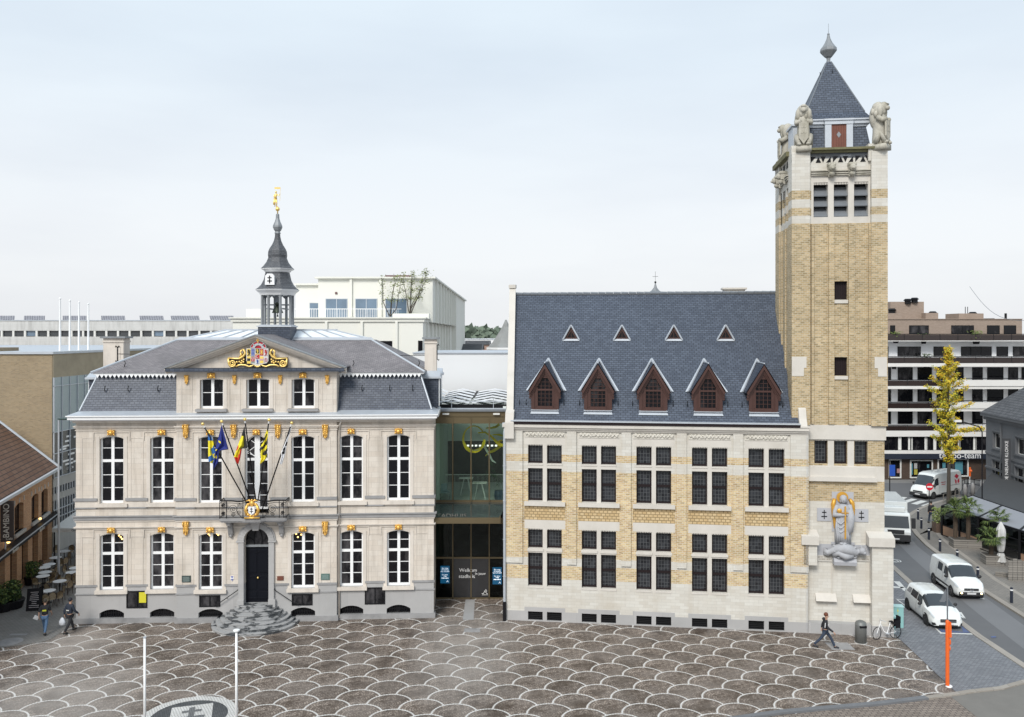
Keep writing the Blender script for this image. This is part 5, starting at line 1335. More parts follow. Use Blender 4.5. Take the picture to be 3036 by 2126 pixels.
for k in range(4):
    a = (1.15, lv[0][1]+.05, lv[1][1]+.05, lv[2][1]+.02)[k]; c = (lv[0][0], lv[1][0]-.05, lv[2][0]-.05, DT-1.15)[k]
    if c > a: pw['y'].box(u0t-.08, u0t-.001, a, c, zlo, tz(664))
pw['y'].build('brick_pilasters', M['ybrick2'], tw); pw['w'].build('stone_pilasters', M['wstone'], tw)
# stone inserts at mid height
b = MB()
for x0, x1, s in ((2352, 2394, 1), (2599, 2634, -1)):
    a, c = WG.u(x0, -.1), WG.u(x1, -.1); b.box(a-.03, c, VT-.27, VT-.235, tz(1091), tz(1058)); b.box(a-.03 if s > 0 else a+.14, c-.14 if s > 0 else c, VT-.27, VT-.235, tz(1115), tz(1091)); 
for q in h3: b.box(q[0]-.02, q[1]+.02, VT-.08, VT+.3, q[2]-.2, q[2]-.01)
b.box(WG.u(2397, -.1), WG.u(2605, -.1), VT-.22, VT, tz(1426), tz(1413)); b.box(WG.u(2400, -.1), WG.u(2600, -.1), VT-.1, VT, tz(1413), tz(1384))
b.box(u0t+.3, u1t+.06, VT-.09, VT, tz(1303), tz(1260))
b.build('stone_dressings', M['wstonesm'], tw)
# slit windows
for q in h3:
    b = MB(); b.box(q[0], q[1], VT+.22, VT+.26, q[2], q[3])
    for k in range(6): x = q[0]+.74*(k+.5)/6; b.box(x-.01, x+.01, VT+.19, VT+.22, q[2], q[3])
    b.build('slit_window', M['dkframe'], tw)
for q in h1: wwin(tw, q[0], q[1]-q[0], q[2], q[3], VT+.2, False)
# louvres
for q in h2:
    b = MB(); n = 3; hh = (q[3]-q[2])/3.35
    for k in range(n):
        z = q[2]+.06+k*hh; b.prism([(VT+.08, z), (VT+.10, z-.05), (VT+.55, z+hh*.85), (VT+.5, z+hh*.9)], q[0], q[1], axis='x')
    o = b.build('louvre', M['zincdk'], tw)
    b = MB(); b.box(q[0], q[1], VT+.56, VT+.6, q[2], q[3]); b.build('dark_opening', M['grille'], o)
    b = MB()
    for k in range(9): b.box(q[0]+(q[1]-q[0])*(k+.15)/9, q[0]+(q[1]-q[0])*(k+.75)/9, VT+.02, VT+.1, q[3]-.12, q[3]-.02)
    b.build('lintel_dentils', M['wstonesm'], o)
for s0, s1 in lv:
    b = MB(); hh = (lvz[1]-lvz[0])/3.35
    for k in range(3):
        z = lvz[0]+.06+k*hh; b.prism([(u0t+.08, z), (u0t+.10, z-.05), (u0t+.5, z+hh*.85), (u0t+.45, z+hh*.9)], s0, s1, axis='y')
    o = b.build('louvre', M['zincdk'], tw); b = MB(); b.box(u0t+.5, u0t+.54, s0, s1, lvz[0], lvz[1]); b.build('dark_opening', M['grille'], o)
# string courses, gargoyles
b = MB()
for y0, y1, pr in ((505, 508, .12), (512, 515, .1), (517.5, 520, .07)):
    b.box(h2[0][0]-.15, h2[2][1]+.15, VT-pr-.05, VT, tz(y1), tz(y0)); b.box(u0t-pr-.05, u0t-.001, lv[0][0]-.1, lv[2][1]+.1, tz(y1), tz(y0))
b.build('string_courses', M['carved'], tw)
def gargoyle(loc, rz):
    b = MB(); b.M = Matrix.Translation(loc) @ Matrix.Rotation(rz, 4, 'Z')
    b.box(-.2, .2, -.42, 0, .25, .38); b.box(-.17, .17, -.36, 0, -.1, .25); b.ball((0, -.42, .1), (.19, .18, .2)); b.box(-.15, .15, -.2, 0, -.35, -.1); b.ball((0, -.3, -.2), (.16, .16, .14)); b.ball((-.13, -.38, .28), .09); b.ball((.13, -.38, .28), .09); b.ball((0, -.58, .05), (.09, .08, .07))
    b.build('gargoyle', M['carved'], tw)
for x in (2469, 2530): gargoyle((WG.u(x, -.1), VT, tz(506)), 0)
for v_ in (2.3, 3.7): gargoyle((u0t, v_, tz(506)), -math.pi/2)
# parapet with triangular cut-outs
zpt0, zpt1 = tz(479), tz(460)
b = MB()
for uc in (WG.u(2431.5, VT), WG.u(2497.5, VT), WG.u(2564, VT)):
    w = .5
    for k in range(4):
        x0 = uc-w+k*(2*w)/4-.02; x1 = x0+2*w/4+.1; xm = (x0+x1)/2
        tri = [(x0, zpt0), (x1, zpt0), (xm, zpt1)] if k % 2 else [(x0, zpt1), (xm, zpt0), (x1, zpt1)]
        if k == 0: tri = [(x0, zpt0), (x0, zpt1), (x1, zpt1)]
        if k == 3: tri = [(x0+.05, zpt0), (x1, zpt0), (x1, zpt1)]
        cx_ = sum(p[0] for p in tri)/3; cz_ = sum(p[1] for p in tri)/3
        tri = [(cx_+(p[0]-cx_)*.82, cz_+(p[1]-cz_)*.95) for p in tri]
        tri = [(p[0], p[1]-.05) for p in tri]
        ar = (tri[1][0]-tri[0][0])*(tri[2][1]-tri[0][1])-(tri[2][0]-tri[0][0])*(tri[1][1]-tri[0][1])
        b.prism(tri if ar > 0 else tri[::-1], VT-.012, VT+.02)
for vc in (1.9, 3.0, 4.1):
    for k in range(4):
        x0 = vc-.42+k*.21; x1 = x0+.24; xm = (x0+x1)/2; tri = [(x0, zpt0), (x1, zpt0), (xm, zpt1)] if k % 2 else [(x0, zpt1), (x1, zpt1), (xm, zpt0)]
        b.prism(tri, u0t-.012, u0t+.02, axis='x')
b.build('parapet_cutouts', M['grille'], tw)
zt_ = tz(453)
b = MB(); b.box(cp0-.3, cp1+.35, VT-.27, .95, zt_+.14, tz(439)); b.box(cp0-.3, cp1+.35, VT-.1, .95, zt_, zt_+.14); b.box(u0t-.28, .6+u0t, .95, DT+.1, zt_, tz(439)); b.box(u1t-.6, u1t+.2, .95, DT+.1, zt_, tz(439)); b.build('mossy_coping', M['wstonemoss'], tw)
b = MB(); b.box(u0t+.3, u1t-.3, .4, DT-.3, zt_-.3, tz(437)); b.build('roof_deck', M['zincdk'], tw)
for (ux, vx) in ((u0t-.12, VT-.17), (u1t-.88, VT-.17), (u0t-.12, DT-.9), (u1t-.88, DT-.9)):
    b = MB(); b.box(ux, ux+1.0, vx, vx+1.0, zt_-.5, tz(430)); b.build('corner_pedestal', M['wstone'], tw)
# lions
def lion(ux, vx, rz, z0):
    b = MB(); b.M = Matrix.Translation((ux, vx, z0)) @ Matrix.Rotation(rz, 4, 'Z') @ Matrix.Diagonal((.84, .88, .97, 1))
    # body tapering upward, drawn sitting upright behind a shield; faces -y
    b.lathe([(.42, 0), (.44, .25), (.4, .7), (.39, 1.2), (.42, 1.55), (.38, 1.8)], 12, (0, .06, 0), 0, 1, .95)
    b.ball((0, .02, 1.95), (.44, .44, .42), 12, 9); b.ball((0, -.22, 2.1), (.3, .28, .3), 10, 8); b.ball((0, -.45, 2.02), (.17, .15, .14), 8, 6)
    b.ball((-.1, -.42, 2.18), .06); b.ball((.1, -.42, 2.18), .06); b.box(-.16, .16, -.5, -.36, 2.22, 2.27); b.ball((0, .12, 2.12), (.4, .36, .33), 12, 8); b.ball((0, .3, 1.6), (.42, .34, .7), 12, 8)
    for s in (-1, 1):
        b.ball((s*.34, -.12, 1.85), (.17, .2, .32), 8, 6); b.tube([(s*.42, .0, 1.5), (s*.45, -.28, 1.32), (s*.2, -.48, 1.4)], [.17, .15, .12], 8)
        b.tube([(s*.36, .1, .1), (s*.4, -.2, .55), (s*.3, -.42, .12)], [.22, .2, .14], 8); b.ball((s*.28, -.46, .1), (.15, .17, .1))
    for k in range(10):
        a = math.pi*2*k/10; b.ball((.42*math.cos(a), .1+.36*math.sin(a), 1.75+.1*math.sin(k*2)), (.14, .14, .2), 7, 5)
    b.box(-.48, .48, -.5, .48, -.3, .0)
    o = b.build('lion_statue', M['carved'], tw, True)
    b = MB(); b.M = Matrix.Translation((ux, vx, z0)) @ Matrix.Rotation(rz, 4, 'Z') @ Matrix.Diagonal((.84, .88, .97, 1))
    b.prism([(-.3, 1.35), (-.3, .45), (0, .1), (.3, .45), (.3, 1.35)][::-1], -.52, -.4); b.box(-.02, .02, -.54, -.52, .35, 1.25); b.box(-.13, .13, -.54, -.52, 1.0, 1.05); b.box(-.18, .18, -.54, -.52, .7, .75)
    b.build('lion_shield', M['carved'], o)
zl = tz(434)
lion(WG.u(2382, .4)-.0, .38, R(-10), zl); lion(WG.u(2609, .4), .38, R(52), zl); lion(u0t+.42, DT-.45, R(-90), zl); lion(u1t-.4, DT-.45, R(90), zl)
# tower roof
ucx = (u0t+u1t)/2; vcx = DT/2+.1; 
zz = lambda y: WG.z(2460, y, vcx-1.6)
q0 = 1.83; q1 = 1.62
b = MB(); b.frustum((ucx-q0, ucx+q0, vcx-q0, vcx+q0), tz(437), (ucx-q1, ucx+q1, vcx-q1, vcx+q1), zz(378)); rf = b.build('slate_base_roof', M['slatewet'], tw)
b = MB(); b.box(ucx-q1-.06, ucx+q1+.06, vcx-q1-.06, vcx+q1+.06, zz(378), zz(370)); b.box(ucx-q1-.2, ucx+q1+.2, vcx-q1-.2, vcx+q1+.2, zz(370), zz(360)); b.box(ucx-q1-.28, ucx+q1+.28, vcx-q1-.28, vcx+q1+.28, zz(360), zz(356))
b.build('zinc_cornice', M['zinc'], tw)
b = MB(); zap = WG.z(2458, 185, vcx); z0 = zz(355.5); z1 = z0+.35; q2 = q1+.24; q3 = q1-.05
b.frustum((ucx-q2, ucx+q2, vcx-q2, vcx+q2), z0, (ucx-q3, ucx+q3, vcx-q3, vcx+q3), z1+.05); b.frustum((ucx-q3, ucx+q3, vcx-q3, vcx+q3), z1+.05, (ucx-.12, ucx+.12, vcx-.12, vcx+.12), zap)
b.build('pyramid_roof', M['slatewet'], tw)
b = MB()
for sx in (-1, 1):
    for sy in (-1, 1): b.tube([(ucx+sx*q3, vcx+sy*q3, z1+.07), (ucx+sx*.12, vcx+sy*.12, zap)], .035, 5)
b.build('hip_rolls', M['zincdk'], tw)
b = MB(); fz = lambda y: WG.z(2458, y, vcx)
pr_ = [(.26, 187), (.22, 180), (.24, 173), (.46, 169), (.95, 155), (1.02, 152), (.98, 144), (.8, 139), (.46, 127), (.24, 115), (.14, 105), (.1, 102)]
k_ = 24.0/1.02*(WG.o.y+vcx-2)/F
b.lathe([(r_*k_*1.0, fz(y)) for r_, y in pr_], 8, (ucx, vcx, 0), math.pi/8)
fin = b.build('zinc_finial', M['lead'], tw); b = MB(); b.ball((ucx, vcx, fz(102)), .075); b.tube([(ucx, vcx, fz(102)), (ucx, vcx, fz(70))], .012, 4); b.build('finial_ball', M['lead'], fin, True)
b = MB()                               # hatch with wooden door
ud = WG.u(2486, vcx-q0); vh = vcx-q0-.06
b.box(ud-.74, ud-.4, vh-.05, vh+.5, tz(436), zz(373)); b.box(ud+.4, ud+.74, vh-.05, vh+.5, tz(436), zz(373)); b.box(ud-.76, ud+.76, vh-.08, vh+.5, zz(373), zz(362)); b.box(ud-.8, ud+.8, vh-.14, vh+.5, zz(362), zz(357)); ht = b.build('roof_hatch', M['zinc'], tw)
b = MB()
for k in range(6): b.box(ud-.4+.8*k/6+.004, ud-.4+.8*(k+1)/6-.004, vh+.0, vh+.05, tz(436), zz(373))
dd_ = b.build('hatch_door', M['wood2'], ht); b = MB(); zc = (tz(436)+zz(373))/2+.1; b.prism([(ud-.12, zc), (ud, zc+.17), (ud+.12, zc), (ud, zc-.17)][::-1], vh-.02, vh+.0); b.build('diamond_vent', M['lead'], dd_)
b = MB(); b.box(u0t+.3, u0t+.9, vcx-.7, vcx+.7, tz(436), zz(360)); b.box(u0t+.2, u0t+1.0, vcx-.8, vcx+.8, zz(360), zz(355)); b.build('side_hatch', M['zinc'], tw)
# hooks on the pyramid
b = MB()
for sx, sy in ((0, -1), (-1, 0)):
    p = Vector((ucx+sx*.35+.1, vcx+sy*.35, zap-.75)); b.tube([p, p+Vector((sx*.1, sy*.12, -.02)), p+Vector((sx*.2, sy*.16, .1)), p+Vector((sx*.22, sy*.1, .2))], .02, 4)
b.build('roof_hooks', M['black'], tw)
# buttresses and base relief zone
b = MB(); c = MB(); zb1 = tz(1615)
for x0, x1, cx0, cx1 in ((2383, 2423, 2377, 2429), (2586, 2649, 2577, 2654)):
    vb = -.12 if x0 > 2500 else -.1
    a, d_ = WG.u(x0, vb), WG.u(x1, vb); b.box(a, d_, vb, VT-.0, tz(1842) if x0 > 2500 else tz(1672), WG.z(2600, 1618, vb))
    a, d_ = WG.u(cx0, vb-.15), WG.u(cx1, vb-.15); zt2 = WG.z(2600, 1596, vb-.15); c.box(a, d_, vb-.15, VT, WG.z(2600, 1620, vb), zt2)
    c.prism([(vb-.15, zt2), (VT, zt2), (VT, zt2+.22)], a, d_, axis='x')
bt_ = b.build('buttress', M['wstone'], tw); c.build('buttress_caps', M['wstonesm'], tw)
b = MB(); a, d_ = WG.u(2586, -.12), WG.u(2649, -.12); b.box(a-.02, d_+.02, -.16, VT+.1, 0, tz(1842)+.0); b.box(uT+.01, a-.03, -.02, VT-.001, 0, tz(1842)); b.build('buttress_plinth', M['blue'], tw)
b = MB()
for x0, x1 in ((2424, 2486), (2536, 2600)):
    a, d_ = WG.u(x0, -.2), WG.u(x1, -.2); z0, z1 = tz(1780), tz(1763); b.prism([(VT-.3, z0), (VT, z0), (VT, z1+.05), (VT-.08, z1)], a, d_, axis='x')
b.box(WG.u(2471.5, 0), WG.u(2471.5, 0)+.03, VT-.05, VT, tz(1765), tz(1672)); 
b.build('sloped_weatherings', M['wstonesm'], tw)
# relief: slabs, angel, beast
PX = lambda x, y, v=0: WG.uz(2420+x*.15544, 1430+y*.15547, v)
def slab(x0, x1, y0, y1, v0, mat, nm, par):
    b = MB(); a = PX(x0, y1, v0); d_ = PX(x1, y0, v0); b.box(a[0], d_[0], v0, VT, a[1], d_[1]); return b.build(nm, mat, par)
rel = slab(298, 712, 190, 935, VT-.03, M['plaque'], 'angel_relief', tw); slab(350, 665, 936, 1150, VT-.03, M['plaque'], 'relief_slab', rel)
s1 = slab(18, 288, 495, 735, VT-.045, M['plaque'], 'cross_plaque', tw); s2 = slab(712, 996, 515, 752, VT-.045, M['plaque'], 'cross_plaque', tw)
for s_, cx, cy in ((s1, 153, 615), (s2, 862, 632)):
    b = MB()
    for x0, x1, y0, y1 in ((-7, 7, -88, 86), (-42, 42, -50, -36), (-54, 54, 29, 43)):
        a = PX(cx+x0, cy+y1, VT-.05); d_ = PX(cx+x1, cy+y0, VT-.05); b.box(a[0], d_[0], VT-.06-(.004 if x0 < -8 else 0), VT-.04, a[1], d_[1])
    b.build('double_cross', M['black'], s_)
slab(22, 1030, 1205, 1390, VT-.05, M['plaque'], 'beast_backing', rel); slab(285, 735, 1150, 1204, VT-.05, M['plaque'], 'beast_backing', rel)
L3 = lambda x, y, v: (lambda q: (q[0], v, q[1]))(PX(x, y, v))
b = MB(); V = VT-.12
b.tube([L3(510, 1150, V), L3(505, 1000, V), L3(495, 850, V-.03), L3(490, 720, V-.04), L3(500, 600, V-.05), L3(515, 480, V-.04), L3(520, 420, V)], [.42, .43, .40, .34, .36, .36, .2], 14)
b.ball(L3(520, 330, V-.14), (.16, .16, .21), 12, 9); b.ball(L3(518, 305, V-.1), (.2, .16, .19), 12, 8); b.ball(L3(470, 350, V-.06), (.07, .1, .13)); b.ball(L3(572, 350, V-.06), (.07, .1, .13)); b.ball(L3(520, 345, V-.3), (.025, .04, .05), 6, 5)
b.tube([L3(405, 440, V-.02), L3(365, 560, V-.08), L3(350, 625, V-.16), L3(450, 625, V-.36), L3(560, 625, V-.4)], [.15, .15, .14, .11, .09], 9)
b.tube([L3(625, 430, V-.02), L3(655, 540, V-.1), L3(620, 610, V-.28), L3(570, 620, V-.38)], [.14, .14, .12, .09], 9)
for k in range(7):
    b.tube([L3(400+k*40, 690, V-.28), L3(385+k*38, 850, V-.33), L3(400+k*35, 1000, V-.36), L3(410+k*34, 1130, V-.38)], [.05, .07, .06, .05], 6)
for k in range(3): b.tube([L3(385, 740+k*80, V-.3), L3(470, 800+k*80, V-.42), L3(540, 730+k*90, V-.4)], .05, 6)
ol = [(600, 560), (700, 590), (720, 660), (690, 780), (640, 800), (600, 700)]
b.tube([L3(640, 520, V-.2), L3(650, 680, V-.26), L3(640, 830, V-.26), L3(620, 980, V-.3)], [.17, .24, .2, .12], 10)
for x in (480, 540): b.ball(L3(x, 1165, V-.34), (.12, .16, .08))
ang_ = b.build('angel_figure', M['statue'], rel, True)
b = MB(); cxx = L3(500, 290, V+.02)
for k in range(20):
    a = 2*math.pi*k/20; a2 = 2*math.pi*(k+1)/20
    b.prism([(cxx[0]+.09*math.cos(a), cxx[2]+.09*math.sin(a)), (cxx[0]+.31*math.cos(a), cxx[2]+.31*math.sin(a)), (cxx[0]+.31*math.cos(a2), cxx[2]+.31*math.sin(a2)), (cxx[0]+.09*math.cos(a2), cxx[2]+.09*math.sin(a2))], VT-.1, VT-.06)
MG = pmat('weathered_gilding', (.62, .33, .05), .45, metal=.35, var=.2, scale=6)
b.build('halo', MG, ang_)
for s in (0, 1):
    b = MB()
    P = [((350, 310), .1), ((325, 420), .13), ((330, 560), .11), ((350, 700), .1), ((370, 850), .1), ((405, 960), .08), ((430, 1030), .05)] if s == 0 else [((640, 320), .08), ((690, 400), .12), ((705, 500), .1), ((712, 620), .06), ((690, 760), .05), ((665, 900), .06), ((645, 1010), .05)]
    b.tube([L3(p[0][0], p[0][1], VT-.1) for p in P], [p[1] for p in P], 8); b.build('gilded_wing', MG, ang_, True)
b = MB(); a = PX(540, 1080, V-.45); d_ = PX(568, 460, V-.45); b.box(a[0], d_[0], V-.48, V-.42, a[1], d_[1]); a = PX(480, 590, V-.45); d_ = PX(620, 578, V-.45); b.box(a[0], d_[0], V-.47, V-.43, a[1], d_[1]); b.ball(L3(445, 545, V-.36), (.14, .06, .13)); b.ball(L3(682, 630, V-.35), (.08, .05, .11)); b.build('gilded_sword', MG, ang_)
b = MB(); r = random.Random(5)
b.tube([L3(160, 1300, V-.05), L3(220, 1340, V-.1), L3(300, 1310, V-.15), L3(400, 1270, V-.25), L3(520, 1260, V-.35), L3(640, 1290, V-.3), L3(740, 1340, V-.2), L3(830, 1310, V-.15), L3(890, 1320, V-.2)], [.12, .16, .17, .24, .3, .3, .22, .13, .17], 10)
b.tube([L3(200, 1280, V-.02), L3(170, 1250, V-.02), L3(160, 1360, V-.05), L3(240, 1380, V-.1)], .08, 7); b.ball(L3(880, 1310, V-.22), (.2, .2, .2)); b.ball(L3(920, 1350, V-.3), (.12, .12, .1)); b.ball(L3(860, 1240, V-.1), (.06, .06, .1))
b.tube([L3(330, 1390, V-.2), L3(430, 1350, V-.4), L3(560, 1420, V-.45), L3(700, 1410, V-.35)], [.12, .16, .2, .12], 8)
for k in range(26): b.ball(L3(340+r.random()*420, 1200+r.random()*250, V-.2-r.random()*.15), (.09, .08, .07), 6, 5)
b.build('beast', M['statue'], rel, True)
b = MB(); a0 = PX(335, 1575, VT-.35); a1 = PX(765, 1420, VT-.35); zm = PX(500, 1510, VT-.35)[1]
b.prism([(VT, a0[1]), (VT-.45, a0[1]), (VT-.5, zm), (VT-.25, a1[1]), (VT, a1[1])][::-1], a0[0], a1[0], axis='x'); b.build('relief_corbel', M['plaque'], rel)
for x0, x1, nm in ((22, 330, ('DIE ZON WAS VOLBRACHT', 'ANNO DOMINI')), (768, 1075, ('SEDERTHIEN VOLTOOID', 'TER JARE'))):
    o = slab(x0, x1, 1400, 1505, VT-.06, pmat('inscription_stone', (.52, .50, .46), .8), 'inscription_panel', tw)
    b = MB(); r = random.Random(x0)      # two worn illegible rows of incised capitals
    for row, yy in ((0, 1425), (1, 1468)):
        x = x0+14+row*22
        while x < x1-16-row*14:
            w = r.choice((7, 9, 11)); 
            if r.random() < .83:
                a = PX(x, yy+13, VT-.07); d_ = PX(x+2.6, yy-13, VT-.07); b.box(a[0], d_[0], VT-.066, VT-.06, a[1], d_[1])
                if r.random() < .7: a = PX(x+2.6, yy-8, VT-.07); d_ = PX(x+w-1, yy-12, VT-.07); b.box(a[0], d_[0], VT-.066, VT-.06, a[1], d_[1])
                if r.random() < .5: a = PX(x+w-3, yy+13, VT-.07); d_ = PX(x+w-1, yy-7, VT-.07); b.box(a[0], d_[0], VT-.066, VT-.06, a[1], d_[1])
            x += w+3
    b.build('inscription', pmat('worn_letter', (.24, .20, .16), .8), o)
b = MB(); b.tube([(uT-.1, -.2, .3), (uT-.1, -.2, tz(1290))], .012, 4); b.build('lightning_cable', M['zinc'], tw)

# ================================================================ GLASS LINK between the two buildings
LK = Frame(gnd(1290, 1774), gnd(1496, 1774)); LKz = lambda x, y, v=0: LK.uz(x, y, v)
lk = thing('glass_link', 'recessed bronze framed glass entrance hall between town hall and brick wing', 'entrance hall', (LK.o.x, LK.o.y, 0), LK.ang)
LW_ = LK.len+.1; ug = [LK.u(x) for x in (1342.7, 1396.8, 1450.6)]
zA, zB, zCn, zD, zE_ = LK.z(1400, 1219), LK.z(1400, 1255), LK.z(1400, 1484), LK.z(1400, 1550), LK.z(1400, 1653)
m, t, bs = newmat('green_tinted_glass'); N_ = t.nodes; 
for n in list(N_):
    if n.type != 'OUTPUT_MATERIAL': N_.remove(n)
o_ = [n for n in N_ if n.type == 'OUTPUT_MATERIAL'][0]
tr = N_.new('ShaderNodeBsdfTransparent'); tr.inputs[0].default_value = (.85, .92, .87, 1); gl = N_.new('ShaderNodeBsdfGlossy'); gl.inputs['Roughness'].default_value = .04; gl.inputs['Color'].default_value = (.85, .9, .88, 1)
fr_ = N_.new('ShaderNodeFresnel'); fr_.inputs[0].default_value = 1.35; mxs = N_.new('ShaderNodeMixShader'); t.links.new(fr_.outputs[0], mxs.inputs[0]); t.links.new(tr.outputs[0], mxs.inputs[1]); t.links.new(gl.outputs[0], mxs.inputs[2]); t.links.new(mxs.outputs[0], o_.inputs[0]); M['tint'] = m
def tinted(name, col):
    m2 = M['tint'].copy(); m2.name = name
    for n in m2.node_tree.nodes:
        if n.type == 'BSDF_TRANSPARENT': n.inputs[0].default_value = (*col, 1)
    return m2
M['tintdk'] = tinted('dark_tinted_glass', (.12, .14, .14))
b = MB()
b.box(-.02, LW_, -.15, .15, zB, zA-.35); b.box(-.02, LW_, -.18, .15, zA-.33, zA); b.box(-.02, LW_, -.06, .06, zCn-.1, zCn+.03)
for u_ in ug+[.02, LW_-.05]:
    b.box(u_-.035, u_+.035, -.2, .08, zCn, zA-.35); b.box(u_-.035, u_+.035, -.1, .06, 0, zD)
b.box(-.02, LW_, -.08, .06, zE_-.05, zE_+.05); b.box(-.02, LW_, -.1, .06, 0, .07); b.box(-.02, LW_, -.06, .06, zD-.05, zD+.3)
b.box(-.25, -.0, -3.2, .2, 0, zA-.35) if False else None
b.build('bronze_frame', M['bronze'], lk)
b = MB(); b.box(0, LW_, -.02, 0, zCn, zB); b.build('upper_glazing', M['tint'], lk)
b = MB(); b.box(0, LW_, -.02, 0, zE_+.05, zD-.05); b.build('middle_glazing', tinted('smoky_glass', (.3, .38, .35)), lk)
b = MB()
for q in ((0, ug[0]), (ug[2], LW_)): b.box(q[0], q[1], -.02, 0, .07, zE_-.05)
b.build('side_glazing', M['tintdk'], lk)
b = MB()
for q in ((ug[0]+.04, ug[1]-.01), (ug[1]+.01, ug[2]-.04)): b.box(q[0], q[1], -.05, -.01, .07, zE_-.05)
dr_ = b.build('sliding_doors', pmat('dark_door_glass', (.025, .025, .027), .12, spec=.6), lk)
wt = pmat('white_letters', (.85, .85, .85), .5)
for s_, x, y, sz in (('Welkom', 1388, 1691, .27), ('in jouw', 1424, 1701, .19), ('stadhuis', 1384, 1709, .27)):
    u_, z_2 = LKz(x, y, -.06); text('door_lettering', s_, sz*1.15, wt, dr_, (u_, -.056, z_2))
u_, z_2 = LKz(1438, 1755, -.06); b = MB(); b.tube([(u_-.2, -.058, z_2-.1), (u_-.1, -.058, z_2-.1), (u_-.02, -.058, z_2+.05), (u_+.05, -.058, z_2+.14), (u_+.12, -.058, z_2+.05), (u_, -.058, z_2), (u_+.15, -.058, z_2-.12)], .02, 4); b.box(u_-.18, u_+.18, -.06, -.054, z_2-.19, z_2-.17); b.build('door_emblem', wt, dr_)
scr = newmat('lit_screen'); m, t, bs = scr; bs.inputs['Base Color'].default_value = (.0, .03, .07, 1); bs.inputs['Emission Color'].default_value = (.0, .10, .22, 1); bs.inputs['Emission Strength'].default_value = .35
ws = newmat('lit_white_text')[0]; ws.node_tree.nodes['Principled BSDF'].inputs['Emission Color'].default_value = (.8, .9, 1, 1); ws.node_tree.nodes['Principled BSDF'].inputs['Emission Strength'].default_value = .7
for k, x in enumerate((1319.5, 1474)):
    y0, y1 = (1678, 1729) if k == 0 else (1682, 1732)
    a = LKz(x-13.5, y1, -.05); d_ = LKz(x+13.5, y0, -.05); b = MB(); b.box(a[0], d_[0], -.09, -.03, a[1], d_[1]); o = b.build('information_screen', scr[0], lk)
    uc, zc = (a[0]+d_[0])/2, d_[1]
    for j, (s_, sz) in enumerate((('Een vraag', .1), ('of melding', .1), ('voor de stad?', .1), ('', .1), ('Een adres:', .09), ('1788', .1))):
        if s_: text('screen_text', s_, sz, ws, o, (uc, -.095, zc-.13-.1*j), ext=.002)
    b = MB()
    for j in range(5): b.lathe([(.035, 0), (.035, .004)], 10, (0, 0, 0)) if False else b.ball((uc-.18+.09*j, -.095, zc-.74), (.033, .006, .033), 8, 5)
    b.tube([(uc+.1, -.095, zc-.98), (uc+.16, -.095, zc-.88), (uc+.2, -.095, zc-.98)], .014, 4); b.build('screen_icons', ws, o)
# canopy
b = MB(); v0 = -3.3; zf = H-(1543-HY)*(LK.o.y+v0)/F
ua, ubb = LK.u(1274, v0), LK.u(1484, v0)
b.box(ua, ubb, v0-.06, v0, zf-.17, zf+.17); b.box(ua, ua+.08, v0, -.1, zf-.17, zf+.17); b.box(ubb-.08, ubb, v0, -.1, zf-.17, zf+.17); cnp = b.build('canopy', M['bronze'], lk)
b = MB(); b.face([(ua+.05, v0, zf+.14), (ubb-.05, v0, zf+.14), (LW_+.05, -.1, zCn-.1), (.0, -.1, zCn-.1)]); b.build('canopy_glass', pmat('dark_canopy_glass', (.035, .045, .045), .12, spec=.8, var=.4, scale=1.2), cnp)
lt_ = pmat('grey_bronze_letters', (.10, .095, .08), .6)
text('canopy_lettering', 'STADHUIS', .42, lt_, cnp, (ua+1.15, v0+.35, zf+.19), (R(35), 0, 0), align='CENTER')
# top of the link: black roof with pale ribs
b = MB(); b.box(-.02, LW_+.1, -.3, .9, zA, zA+.12); b.box(-.02, LW_+.1, 7.3, 13.5, zA, zA+.12); b.build('link_roof', M['zincdk'], lk)
b = MB(); b.box(-.02, LW_+.1, .7, .9, zA+.12, zA+.35); b.box(-.02, LW_+.1, 7.3, 7.5, zA+.12, zA+.35); b.build('roof_light_kerb', M['black'], lk); b = MB(); b.box(-.02, LW_+.1, 7.5, 13.4, zA+.12, zA+.36); b.build('black_roofing', M['black'], lk)
b = MB(); b.box(-.02, LW_+.1, .9, 7.3, zA+.3, zA+.32); b.build('skylight_glass', tinted('clear_roof_glass', (.85, .9, .88)), lk)
b = MB(); rib = pmat('pale_rib', (.72, .73, .75), .35)
for c0, c1 in ((0, LW_*.46), (LW_*.5, LW_+.3), (-1.2, -.1)):
    for k in range(5):
        y = 1.1+k*2.5; cm_ = (c0+c1)/2; w_ = 1.5
        b.face([(c0, y, zA+.38), (cm_, y-.15, zA+.62), (cm_, y-.15+w_, zA+.62), (c0, y+w_, zA+.38)]); b.face([(cm_, y-.15, zA+.62), (c1, y, zA+.38), (c1, y+w_, zA+.38), (cm_, y-.15+w_, zA+.62)])
b.build('skylight_ribs', rib, lk)
b = MB(); b.box(.0, LW_, .02, .4, zA+.12, zA+.16); b.tube([(.1, .5, zA+.55), (LW_, .5, zA+.55)], .03); 
for x in (1.0, 3.6): b.tube([(x, .3, zA+.1), (x, .3, zA+.75)], .02)
b.build('roof_rail', M['zinc'], lk)
for x in (1322, 1472):
    u_ = LK.u(x, -.2); b = MB(); b.box(u_-.2, u_+.2, -.32, -.18, zA-.2, zA-.1); b.build('outdoor_lamp', M['offwhite'], lk)
